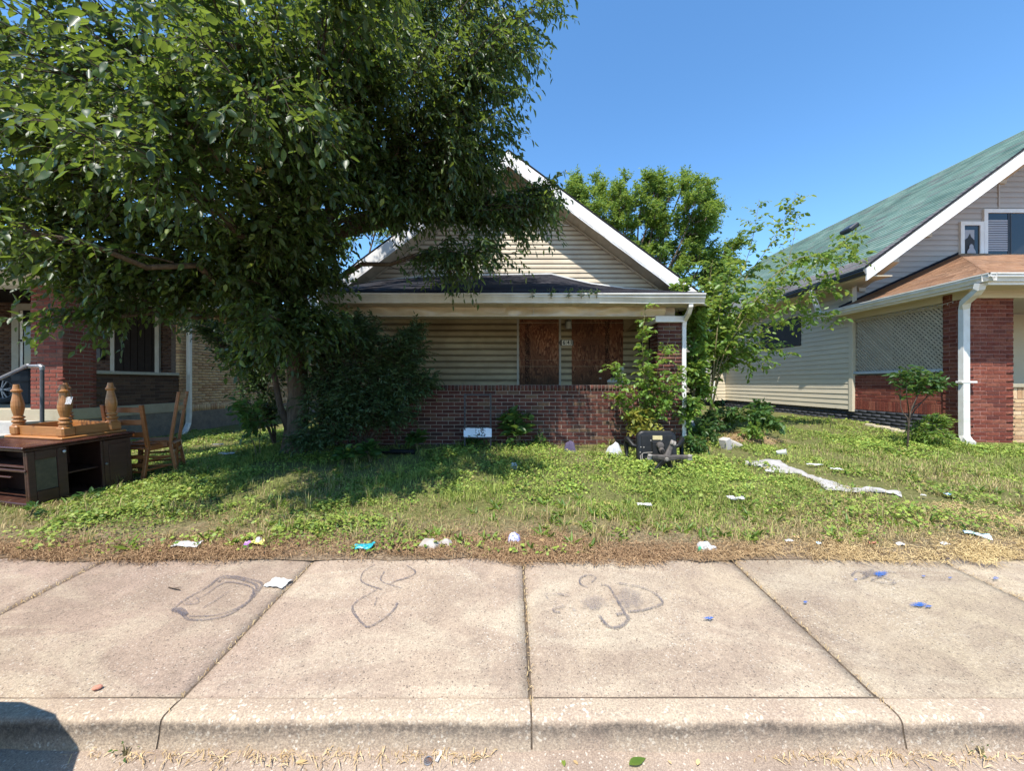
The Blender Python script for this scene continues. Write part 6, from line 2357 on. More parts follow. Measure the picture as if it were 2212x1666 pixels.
# ================================================================ litter
def crumple(name, label, x, y, w, h, mat, cat='litter', group=None, hgt=.03, n=14, seed=0, dz=.015, rot=0., world=None, ball=False, parts=None):
    """a crumpled sheet lying on the ground"""
    q = Vector(world) if world is not None else G(x, y)
    base = tz(q.x, q.y) if q.y > 2.95 else (.072 * q.y if q.y > 1.63 else -.03 + rise(q.y))
    V, F = [], []
    cr, sr = math.cos(rot), math.sin(rot)
    rd = random.Random(seed + int(x) * 7)
    edge = [1 + rd.uniform(-.10, .08) for _ in range(25)]
    for j in range(n + 1):
        for i in range(n + 1):
            a, b = i / n * 2 - 1, j / n * 2 - 1
            an = math.atan2(b, a)
            ei = (an + math.pi) / 6.2832 * 23.99
            e = edge[int(ei)] * (1 - ei % 1) + edge[(int(ei) + 1) % 24] * (ei % 1)
            px, py = a * w * e, b * h * e
            k = mnoise.noise((a * 1.6 + seed, b * 1.6, seed * .7)) + .5 * abs(mnoise.noise((a * 3.7, b * 3.7 + seed, seed)))
            z = hgt * (k * .7 + .35)
            if ball:
                z += hgt * 1.5 * math.sqrt(max(0, 1 - (a * a + b * b) * .62))
            if ball:
                z = z * (1 - max(abs(a), abs(b)) ** 5) - dz * max(abs(a), abs(b)) ** 5
            z = max(z, .002 - dz * .8)
            X, Y = q.x + px * cr - py * sr, q.y + px * sr + py * cr
            V.append((X, Y, base + dz + z + .072 * (Y - q.y)))
    for j in range(n):
        for i in range(n):
            t = j * (n + 1) + i
            F.append((t, t + 1, t + n + 2, t + n + 1))
    mb = MB().add(V, F)
    if not parts:
        o = mb.build(name, mat, None, fix=False)
        so = o.modifiers.new('thick', 'SOLIDIFY')
        so.thickness = .0015
        return tag(o, label, cat, group)
    root = thing(name, label, cat, (q.x, q.y, base), group)
    mb.build('sheet', mat, root, fix=False)
    for (dx, dy, w2, h2, m2, hh, s2) in parts:
        o = crumple('scrap', None, 0, 0, w2, h2, m2, None, None, hh, 10, s2, dz + .006, rot, (q.x + dx, q.y + dy, 0), True)
        o.name = 'piece'
        par(o, root)
    return root


GRP = 'litter along the sidewalk edge'
crumple('plastic_film', 'flattened clear plastic film on the dry grass near the slab corner', 405, 1186, .10, .045, M['film_clear'], group=GRP, hgt=.025, seed=3, dz=.03)
crumple('wrapper', 'yellow and purple snack wrapper on the dry grass', 556, 1182, .05, .04, M['plastic_yellow'], group=GRP, hgt=.03, seed=5, dz=.03, rot=.5, parts=[(-.055, -.03, .032, .018, M['plastic_purple'], .012, 6), (.0, .02, .03, .022, M['plastic_white'], .015, 8)])
crumple('plastic_shard', 'flattened teal plastic cup on the dry grass', 786, 1190, .072, .042, M['plastic_teal'], group=GRP, hgt=.026, seed=9, dz=.03)
crumple('paper_bag', 'grey crumpled paper bag pieces on the dry grass', 928, 1184, .085, .06, M['paper_grey'], group=GRP, hgt=.024, seed=11, rot=-.3, ball=True, parts=[(.12, .02, .06, .03, M['paper_grey'], .018, 12)])
crumple('wrapper', 'blue and white crumpled wrapper beside the weeds', 1111, 1171, .055, .048, M['plastic_blue'], group=GRP, hgt=.026, seed=14, ball=True)
crumple('plastic_cup', 'crushed clear cup with white straw and green lid at the slab edge', 1522, 1190, .06, .04, M['film_clear'], group=GRP, hgt=.026, seed=16, ball=True, parts=[(.05, -.015, .045, .012, M['plastic_white'], .012, 17), (-.05, -.03, .018, .012, M['plastic_green'], .012, 18)])
crumple('paper_sheet', 'torn white paper lying across the sidewalk joint', 601, 1262, .066, .048, M['paper_white'], group=None, hgt=.014, seed=21, dz=.004, rot=-.2)
crumple('paper_ball', 'white crumpled paper in the shade on the lawn', 1110, 1018, .055, .05, M['paper_white'], hgt=.028, seed=23, ball=True, dz=.05)
crumple('paper_scrap', 'white paper scrap beside the bare patch of lawn', 1392, 1101, .07, .035, M['paper_white'], hgt=.02, seed=26, dz=.05)
crumple('plastic_scrap', 'pale clear plastic scrap lying in the grass', 1590, 1089, .075, .04, M['film_clear'], hgt=.03, seed=28, dz=.05)
crumple('face_mask', 'blue and white disposable mask on the straw', 2110, 1160, .075, .055, M['plastic_sky'], group=GRP, hgt=.025, seed=31, rot=-.7)
crumple('rag', 'dark purple rag at the foot of the brick wall', 1231, 976, .09, .07, M['rag_purple'] if 'rag_purple' in M else simple('rag_purple', (.06, .045, .09), (.10, .08, .13), 15, .9), hgt=.07, seed=33, ball=True, dz=.03)
crumple('trash_bag', 'white plastic trash bag beside the tipped office chair', 1327, 985, .12, .11, M['plastic_white'], hgt=.085, seed=36, ball=True, dz=.01, n=22)
for i, (x, y, w, h, mm, lab) in enumerate(((1885, 1180, .03, .012, 'pebble_orange', 'rusty orange scrap of litter on the straw at the sidewalk edge'), (1945, 1183, .03, .014, 'paper_white', 'small folded white receipt on the straw'), (1705, 1176, .03, .015, 'paper_white', 'tiny white scrap near a yellow leaf at the lawn edge'),
                                           (1768, 1181, .014, .012, 'plastic_sky', 'tiny pale blue scrap on the dry grass'), (2040, 1182, .03, .015, 'paper_white', 'white scrap in the yellow straw'), (1660, 1026, .03, .02, 'paper_white', 'white scrap between the cup and the cloth'),
                                           (1808, 1024, .06, .03, 'paper_white', 'torn paper beside the dirt track'), (1760, 1012, .09, .03, 'film_clear', 'clear wrap on the dirt track'), (2048, 1078, .03, .02, 'plastic_sky', 'small blue-white scrap on the right lawn'),
                                           (1995, 1080, .02, .015, 'paper_white', 'tiny white fleck beside the cloth end'), (490, 978, .12, .06, 'film_clear', 'pale plastic sheet lying in the shade beside the yellow wall'),
                                           (470, 942, .10, .03, 'paper_grey', 'pale debris at the foot of the yellow wall downspout'))):
    crumple('scrap', lab, x, y, w, h, M[mm], group='small scraps of litter', hgt=.02, n=7, seed=40 + i, dz=.02 if y > 1150 else .05)


def cup():
    q = G(1688, 986)
    q.z = tz(q.x, q.y) + .045
    root = thing('foam_cup', 'white foam cup lying on its side in the grass', 'cup', (q.x, q.y, q.z))
    m = Matrix.Translation(q + Vector((0, 0, .02))) @ Matrix.Rotation(R(-40), 4, 'Z') @ Matrix.Rotation(R(80), 4, 'Y')
    MB().lathe([(.030, -.06), (.032, -.055), (.044, .055), (.047, .058), (.047, .063), (.041, .063), (.029, -.05), (.001, -.05)], 16, m).build('cup_body', M['plastic_white'], root)
    MB().lathe([(.0475, .057), (.049, .06), (.0475, .064), (.046, .0635)], 16, m).build('cup_rim', M['plastic_white'], root)


cup()


def cloth_strip():
    o0, sc = (2100, 1250), 2.304
    top = [(280, 318), (330, 312), (390, 306), (450, 300), (510, 300), (590, 350), (660, 378), (730, 408), (830, 430), (940, 465), (1060, 500), (1150, 514), (1250, 515), (1330, 524), (1375, 532)]
    bot = [(290, 330), (340, 340), (400, 352), (470, 385), (540, 392), (600, 392), (670, 402), (740, 428), (850, 500), (950, 516), (1050, 528), (1150, 530), (1250, 530), (1330, 540), (1385, 562)]
    cv = lambda q: ((o0[0] + q[0] / sc) / 1.38336, (o0[1] + q[1] / sc) / 1.38336)
    V, F = [], []
    K, S = 6, 4
    rows = []
    for i in range(len(top) - 1):
        for s in range(S):
            t = s / S
            rows.append(((top[i][0] * (1 - t) + top[i + 1][0] * t, top[i][1] * (1 - t) + top[i + 1][1] * t), (bot[i][0] * (1 - t) + bot[i + 1][0] * t, bot[i][1] * (1 - t) + bot[i + 1][1] * t)))
    for a, b in rows:
        pa, pb = G(*cv(a)), G(*cv(b))
        for k in range(K + 1):
            p = pa.lerp(pb, k / K)
            f = math.sin(math.pi * k / K)
            z = tz(p.x, p.y) + .028 + .045 * f * (.6 + mnoise.noise((p.x * 5, p.y * 9, 2))) + .02 * mnoise.noise((p.x * 14, p.y * 25, 5))
            V.append((p.x, p.y, z))
    n = K + 1
    for i in range(len(rows) - 1):
        for k in range(K):
            F.append((i * n + k, i * n + k + 1, (i + 1) * n + k + 1, (i + 1) * n + k))
    o = MB().add(V, F).build('cloth_strip', M['cloth_white'], None, fix=False, smooth=True)
    o.modifiers.new('thick', 'SOLIDIFY').thickness = .003
    tag(o, 'long twisted white cloth strip lying across the weedy lawn', 'cloth')


cloth_strip()


def block_and_stones():
    q = G(1568, 972)
    z = tz(q.x, q.y)
    m = Matrix.Translation((q.x, q.y, z + .03)) @ Matrix.Rotation(R(25), 4, 'Z') @ Matrix.Rotation(R(-14), 4, 'Y')
    mb = MB().bev(-.06, .06, -.07, .07, -.04, .15, .012, m)
    o = mb.build('concrete_block', M['concrete_block'])
    tag(o, 'pale broken concrete block standing beside the straw heap', 'block')
    m = Matrix.Translation((q.x + .19, q.y + .12, z + .02)) @ Matrix.Rotation(R(-20), 4, 'Z') @ Matrix.Rotation(R(24), 4, 'Y')
    o = MB().bev(-.11, .10, -.05, .05, -.03, .09, .012, m).build('concrete_block', M['concrete_block'])
    tag(o, 'broken concrete slab piece leaning on the pale block', 'block')
    # straw heap
    q = G(1620, 955)
    V, F = [], []
    n = 22
    for j in range(n + 1):
        for i in range(n + 1):
            a, b = i / n * 2 - 1, j / n * 2 - 1
            r = math.hypot(a, b)
            X, Y = q.x + a * .45, q.y + b * .3
            V.append((X, Y, tz(X, Y) - .01 + max(0, 1 - r) ** .7 * .14 * (1 + .5 * mnoise.noise((a * 4, b * 4, 1)))))
    for j in range(n):
        for i in range(n):
            t = j * (n + 1) + i
            F.append((t, t + 1, t + n + 2, t + n + 1))
    heap = thing('straw_heap', 'heap of dead brown straw and soil behind the concrete block', 'heap', (q.x, q.y, tz(q.x, q.y)))
    MB().add(V, F).build('soil', M['straw_mound'], heap, fix=False, smooth=True)
    N = 700
    a = rng.uniform(0, 6.28, N); r = np.sqrt(rng.uniform(0, 1, N))
    X, Y = q.x + .45 * r * np.cos(a), q.y + .3 * r * np.sin(a)
    Z = np.array([tz(x, y) for x, y in zip(X, Y)]) + np.maximum(0, 1 - r) ** .7 * .14 + .01
    straw_mesh('straw', heap, X, Y, Z, .10, .25)['kind'] = 'stuff'
    for i, (x, y, s) in enumerate(((1905, 917, .11), (1925, 912, .13), (1952, 915, .12), (1985, 921, .16), (1880, 908, .08), (2010, 930, .10))):
        Yq = 7.30 + .0 * i
        X = 7.38 + random.uniform(-.06, .04)
        Yq = X * FPX / (x - CX)
        m = Matrix.Translation((X, Yq, tz(X, Yq) + .03)) @ Matrix.Rotation(random.uniform(-.4, .4), 4, 'Z')
        o = MB().bev(-s * .6, s * .6, -s * 1.1, s * 1.1, -.05, .035, .02, m).build('edging_stone', M['limestone'])
        tag(o, 'pale flat edging stone along the black painted foundation', 'stone', 'stones along the black foundation')


def straw_mesh(name, root, X, Y, Z, lmin, lmax, tilt=.35, width=.0022, mat='straw_blade', cols=None):
    n = len(X)
    a = rng.uniform(0, 6.28, n)
    L = rng.uniform(lmin, lmax, n)
    d = np.stack([np.cos(a), np.sin(a), rng.normal(0, tilt, n) * .5 + .05], 1)
    s = np.stack([-np.sin(a), np.cos(a), np.zeros(n)], 1)
    P = np.stack([X, Y, Z], 1)
    w = width * rng.uniform(.6, 1.5, n)
    mid = P + d * (L / 2)[:, None] + np.stack([np.zeros(n), np.zeros(n), rng.uniform(.0, .02, n)], 1)
    end = P + d * L[:, None] - np.stack([np.zeros(n), np.zeros(n), np.abs(d[:, 2]) * L * .8], 1)
    up = np.array([0, 0, 1.0])
    V = np.stack([P - s * w[:, None], P + s * w[:, None], mid - s * w[:, None] + up * .001, mid + s * w[:, None] + up * .003, end - s * (w * .4)[:, None], end + s * (w * .4)[:, None]], 1)
    base = np.arange(n)[:, None, None] * 6
    q = np.array([(0, 1, 3, 2), (2, 3, 5, 4)])
    if cols is None:
        t = rng.random(n)[:, None]
        cols = np.array([.34, .215, .10]) * (1 - t) + np.array([.62, .47, .25]) * t
    return fast_mesh(name, V.reshape(-1, 3), (base + q[None]).reshape(-1, 4), M[mat], root, None, np.repeat(cols, 6, 0))


block_and_stones()


# ---------------------------------------------------------------- small things on the walk and the road
def pebbles():
    q = G(210, 1490)
    m = Matrix.Translation((q.x, q.y, .072 * q.y + .008)) @ Matrix.Rotation(.5, 4, 'Z') @ Matrix.Diagonal((1.5, .9, .7, 1))
    o = MB().lathe([(.002, -.012), (.010, -.009), (.013, 0), (.010, .009), (.002, .012)], 10, m).build('pebble', M['pebble_orange'])
    tag(o, 'small orange stone lying on the sidewalk slab', 'stone')
    # bottle cap and paper stick by the kerb
    q = Vector((W(928, 1648, 1.60).x, 1.575, -.034 + rise(1.575)))
    root = thing('jar_lid', 'rusty round metal lid lying in the gutter', 'lid', q)
    m = Matrix.Translation(q) @ Matrix.Rotation(R(6), 4, 'X')
    MB().lathe([(.001, .001), (.014, .001), (.0145, .004)], 18, m).build('lid_face', M['rust'], root)
    MB().lathe([(.0146, 0), (.0175, 0), (.018, .005), (.0165, .007), (.0146, .004)], 18, m).build('lid_rim', M['galvanised'], root)
    q = Vector((W(953, 1632, 1.61).x, 1.60, -.031 + rise(1.60)))
    m = Matrix.Translation(q) @ Matrix.Rotation(R(72), 4, 'Z')
    o = MB().bev(-.035, .035, -.006, .006, 0, .004, .001, m).build('paper_stick', M['paper_white'])
    tag(o, 'white folded paper strip beside the rusty lid', 'litter')
    # fallen leaves in the gutter
    me = single_leaf_mesh()
    me.materials.append(M['leaf_light'])
    me2 = single_leaf_mesh()
    me2.materials.append(M['dry_leaf'])
    lst = [(1372, 1646, .085, .4, me, 'fresh green leaf fallen in the gutter beside the kerb'), (1215, 1652, .04, 1.6, me, 'small green leaf among the gutter straw'), (1240, 1648, .03, 2.2, me2, 'small pale dead leaf among the gutter straw'),
           (660, 1655, .045, .3, me2, 'tan dead leaf in the gutter below the sidewalk joint'), (180, 1660, .0, 0, me2, ''), (1500, 1650, .035, 1., me2, 'little tan leaf in the gutter right of the green leaf'), (1440, 1641, .02, 2., me2, 'crumb of dead leaf below the kerb face')]
    for x, y, L, a, md, lab in lst:
        if not L:
            continue
        Y = 1.68 * FPX / (y - HY) * .905
        q = Vector(((x - CX) / FPX * 1.6, 1.57, -.031 + rise(1.57)))
        o = bpy.data.objects.new('fallen_leaf', md)
        COL.objects.link(o)
        o.matrix_basis = Matrix.Translation(q) @ Matrix.Rotation(a, 4, 'Z') @ Matrix.Diagonal((L, L * .42, L * .5, 1)) @ Matrix.Translation((-.5, 0, .13))
        tag(o, lab, 'leaf', 'fallen leaves')
    for x, y, L, a, lab in ((1165, 1176, .05, .4, 'yellow dead leaf on the straw beside the blue wrapper'), (1715, 1168, .06, .2, 'pale yellow dead leaf at the edge of the lawn'), (1605, 1168, .05, 1.2, 'brown dead leaf in the dry grass'), (380, 1182, .05, 2., 'brown dead leaf beside the clear film'), (880, 1184, .04, 2.4, 'small green-yellow leaf near the paper bag')):
        q = G(x, y)
        o = bpy.data.objects.new('fallen_leaf', me2)
        COL.objects.link(o)
        o.matrix_basis = Matrix.Translation((q.x, q.y, tz(q.x, q.y) + .03)) @ Matrix.Rotation(a, 4, 'Z') @ Matrix.Rotation(.4, 4, 'X') @ Matrix.Diagonal((L, L * .6, L, 1))
        tag(o, lab, 'leaf', 'fallen leaves')
    # twig on the walk
    q = G(375, 1275)
    o = MB().tube([q + Vector((-.05, .02, .006)), q + Vector((0, 0, .01)), q + Vector((.05, -.01, .006))], .003, 5).tube([q + Vector((0, 0, .01)), q + Vector((.03, .02, .008))], .002, 4).build('twig', M['bark_thin'])
    tag(o, 'short dry twig lying on the left sidewalk slab', 'twig')
    # crack weeds
    for x, lab in ((275, 'tiny weed growing at the kerb foot below the left joint'), (1475 * .7232 + 1106 - 1106 + 1050, 'tiny weed growing at the kerb foot right of the middle joint')):
        X = (x - CX) / FPX * 1.61
        broad_weed(lab, (X, 1.60, -.035 + rise(1.6)), .035, 4, .018, M['leaf_broad'], 'kerb weeds', .6)


pebbles()


# ---------------------------------------------------------------- paint and chalk marks on the slabs
def ribbon(pts, w, cv, mat, name='paint_mark', dz=.0045):
    P = [G(*cv(p)) for p in pts]
    sp = []
    for i in range(len(P) - 1):
        p0, p1, p2, p3 = P[max(i - 1, 0)], P[i], P[i + 1], P[min(i + 2, len(P) - 1)]
        for j in range(5):
            t = j / 5
            sp.append(.5 * ((2 * p1) + (p2 - p0) * t + (2 * p0 - 5 * p1 + 4 * p2 - p3) * t * t + (3 * p1 - p0 - 3 * p2 + p3) * t ** 3))
    sp.append(P[-1])
    V, F = [], []
    for i, p in enumerate(sp):
        t = (sp[min(i + 1, len(sp) - 1)] - sp[max(i - 1, 0)])
        t.z = 0
        t.normalize()
        s = Vector((-t.y, t.x, 0))
        ww = w * (1 + .5 * mnoise.noise((i * .31, w * 99, 1)))
        for sg in (-1, 1):
            q = p + s * sg * ww
            V.append((q.x, q.y, .072 * q.y + dz))
    for i in range(len(sp) - 1):
        F.append((2 * i, 2 * i + 1, 2 * i + 3, 2 * i + 2))
    o = MB().add(V, F).build(name, mat, SIDEWALK, fix=False)
    a = o.data.attributes.new('fade', 'FLOAT', 'POINT')
    a.data.foreach_set('value', [.75] * len(V))
    return o


def blob_mark(cx_, cy, rx, ry, cv, mat, dz=.006, seed=1):
    V, F = [], []
    rx, ry = rx * 1.35, ry * 1.35
    n = 26
    c = G(*cv((cx_, cy)))
    V.append((c.x, c.y, .072 * c.y + dz))
    for i in range(n):
        a = 6.2832 * i / n
        k = 1 + .45 * mnoise.noise((math.cos(a) * 2.2 + seed, math.sin(a) * 2.2, seed))
        q = G(*cv((cx_ + rx * k * math.cos(a), cy + ry * k * math.sin(a))))
        V.append((q.x, q.y, .072 * q.y + dz))
    for i in range(n):
        F.append((0, 1 + i, 1 + (i + 1) % n))
    o = MB().add(V, F).build('paint_mark', mat, SIDEWALK, fix=False)
    a = o.data.attributes.new('fade', 'FLOAT', 'POINT')
    a.data.foreach_set('value', [1.0] + [.05] * n)
    return o


def marks():
    c5 = lambda p: ((450 + p[0] / 1.9235) / 1.38336, (1560 + p[1] / 1.9235) / 1.38336)
    c6 = lambda p: ((1500 + p[0] / 3.16) / 1.38336, (1560 + p[1] / 3.16) / 1.38336)
    c8 = lambda p: ((1530 + p[0] / 1.4458) / 1.38336, (1450 + p[1] / 1.4458) / 1.38336)
    g = M['chalk_grey']
    dzs = iter([.004 + .0004 * i for i in range(60)])
    R5 = lambda pts, w: ribbon(pts, w, c5, g, dz=next(dzs))
    R5([(120, 510), (190, 455), (330, 375), (400, 320), (470, 315), (580, 335), (640, 360), (610, 410), (540, 480), (440, 540), (330, 565), (220, 565), (180, 530), (120, 510)], .0085)
    R5([(190, 480), (300, 430), (390, 370), (450, 350), (560, 370), (590, 400), (560, 460), (450, 520), (330, 545), (220, 545)], .006)
    R5([(300, 500), (380, 450), (455, 400)], .0045)
    R5([(390, 350), (420, 325), (520, 335), (610, 372), (570, 440)], .009)
    R5([(180, 475), (260, 440), (270, 470), (200, 480)], .004)
    R5([(130, 505), (170, 510), (200, 540)], .014)
    R5([(1290, 250), (1225, 290), (1215, 350), (1330, 395)], .0055)
    R5([(1345, 290), (1325, 345), (1440, 385)], .0055)
    R5([(1470, 255), (1520, 290), (1490, 320), (1410, 345), (1370, 365)], .007)
    R5([(1300, 395), (1190, 460), (1160, 510), (1215, 590), (1265, 608), (1380, 530), (1420, 470)], .0065)
    R5([(1300, 440), (1285, 490)], .004)
    R6 = lambda pts, w: ribbon(pts, w, c6, g, dz=next(dzs))
    R6([(845, 580), (885, 530), (800, 512), (735, 550), (745, 600), (815, 630)], .0065)
    R6([(935, 605), (1000, 615), (1060, 700), (1160, 875)], .0075)
    R6([(1100, 590), (1300, 625), (1430, 680), (1515, 760), (1480, 800), (1330, 845), (1190, 860)], .0065)
    R6([(920, 900), (980, 980), (1060, 1015), (1150, 980), (1190, 920), (1150, 880), (1080, 890)], .010)
    R6([(400, 702), (440, 745)], .006)
    R6([(400, 700), (540, 695), (640, 715)], .005)
    R6([(590, 810), (490, 835), (490, 860), (550, 870)], .006)
    blob_mark(870, 780, 130, 80, c6, M['smudge_grey'], next(dzs), 2)
    blob_mark(1200, 740, 150, 110, c6, M['smudge_grey'], next(dzs), 5)
    blob_mark(680, 845, 28, 14, c6, M['smudge_grey'], next(dzs), 6)
    blob_mark(505, 775, 14, 10, c6, g, next(dzs), 7)
    R8 = lambda pts, w: ribbon(pts, w, c8, g, dz=next(dzs))
    R8([(1470, 342), (1530, 348), (1600, 372), (1665, 388)], .006)
    R8([(1470, 395), (1495, 378), (1535, 395), (1510, 412), (1475, 402), (1470, 395)], .007)
    R8([(1550, 418), (1600, 405), (1650, 425), (1640, 434), (1590, 428), (1555, 418)], .007)
    blob_mark(1545, 388, 38, 20, c8, g, next(dzs), 3)
    b = M['paint_blue']
    for x, y, rx, ry, s in ((1592, 392, 32, 13, 4), (1755, 526, 42, 11, 8), (1800, 535, 20, 5, 9), (850, 587, 24, 6, 10), (1778, 403, 9, 4, 11), (1892, 411, 10, 4, 12), (2090, 413, 16, 7, 13), (1268, 517, 10, 5, 14), (1485, 420, 9, 5, 15)):
        blob_mark(x, y, rx, ry, c8, b, next(dzs), s)
    blob_mark(1930, 330, 90, 22, c8, M['smudge_grey'], next(dzs), 16)
    blob_mark(2060, 350, 70, 22, c8, M['smudge_grey'], next(dzs), 17)


marks()


# ================================================================ grass, ground ivy and straw
rng = np.random.default_rng(23)
GX, GYs = np.linspace(-13, 13, 260), np.linspace(2.8, 12, 180)
GRID = np.array([[tz(x, y) for x in GX] for y in GYs])


def tzn(X, Y):
    fx = np.clip((X - GX[0]) / (GX[1] - GX[0]), 0, len(GX) - 1.001)
    fy = np.clip((Y - GYs[0]) / (GYs[1] - GYs[0]), 0, len(GYs) - 1.001)
    i, j = fx.astype(int), fy.astype(int)
    a, b = fx - i, fy - j
    return (GRID[j, i] * (1 - a) + GRID[j, i + 1] * a) * (1 - b) + (GRID[j + 1, i] * (1 - a) + GRID[j + 1, i + 1] * a) * b


# a value-noise sampler for patches
NZ = rng.random((64, 64))
NZ2 = rng.random((64, 64))


def vnoise(T, X, Y, s):
    x, y = X * s + 31.7, Y * s + 17.3
    i, j = np.floor(x).astype(int), np.floor(y).astype(int)
    a, b = x - i, y - j
    a, b = a * a * (3 - 2 * a), b * b * (3 - 2 * b)
    g = lambda p, q: T[p % 64, q % 64]
    return (g(j, i) * (1 - a) + g(j, i + 1) * a) * (1 - b) + (g(j + 1, i) * (1 - a) + g(j + 1, i + 1) * a) * b


def seg_dist(X, Y, pts):
    d = np.full(len(X), 9.)
    for (x0, y0), (x1, y1) in zip(pts[:-1], pts[1:]):
        dx, dy = x1 - x0, y1 - y0
        t = np.clip(((X - x0) * dx + (Y - y0) * dy) / (dx * dx + dy * dy), 0, 1)
        d = np.minimum(d, np.hypot(X - x0 - t * dx, Y - y0 - t * dy))
    return d


def sm(a, b, x):
    t = np.clip((x - a) / (b - a), 0, 1)
    return t * t * (3 - 2 * t)


TRACK = [(3.3, 6.0), (3.55, 5.4), (3.85, 4.7), (4.2, 3.9), (4.75, 3.2), (5.3, 2.9)]


def sample(n, ymin=2.92, ymax=9.5, p=1.0, wide=True):
    """points over the yards in view, denser near the camera"""
    u = rng.random(n)
    # density per unit Y: width grows with Y, so pdf ~ Y^(1-p)
    e = 2 - p
    Y = (ymin ** e + u * (ymax ** e - ymin ** e)) ** (1 / e)
    X = np.clip(rng.uniform(-1.55, 1.55, n) * Y, -12.5, 12.5) if wide else rng.uniform(-1.36, 1.36, n) * Y
    X = np.where(np.abs(X) > 12.49, rng.uniform(-12, 12, n), X)
    ok = ~((np.abs(X) < 3.3) & (Y > 6.50)) & ~((X > 7.55) & (Y > 6.55)) & ~((X < -7.6) & (Y > 6.5)) & ~((X < -8.0) & (Y > 5.3))
    # under the cabinet
    ux, uy = .254, .967
    a = (X + 4.68) * ux + (Y - 3.86) * uy
    b = -(X + 4.68) * uy + (Y - 3.86) * ux
    ok &= ~((a > 0) & (a < .85) & (b > 0) & (b < .98))
    X, Y = X[ok], Y[ok]
    return X, Y


def bare(X, Y):
    """0 bare .. 1 full growth"""
    f = 1 - .96 * sm(.38, .10, seg_dist(X, Y, TRACK) + (vnoise(NZ, X, Y, 3.) - .5) * .25)
    f *= 1 - .9 * sm(.26, .06, np.hypot((X - 1.15) / 1.2, Y - 4.12) + (vnoise(NZ, X, Y, 5.) - .5) * .2)
    f *= 1 - .75 * sm(.28, .05, np.hypot((X + 3.05), Y - 3.95) + (vnoise(NZ, X, Y, 5.) - .5) * .2)
    edge = 2.96 + (vnoise(NZ2, X, Y * 0, 1.1) - .5) * .60 + (vnoise(NZ, X, Y * 0, 4.) - .5) * .14 + .10 * sm(2.0, 4.5, X)
    edge = edge - .16 * np.exp(-((X - .42) / .28) ** 2)
    f *= sm(-.03, .22, Y - edge)
    f *= 1 - .55 * sm(6.6, 7.4, Y) * (X > 3.4)
    f *= 1 - .6 * sm(.60, .74, vnoise(NZ2, X, Y, 1.7))
    f *= 1 - .5 * sm(.64, .76, vnoise(NZ, X, Y, 3.3))
    return f


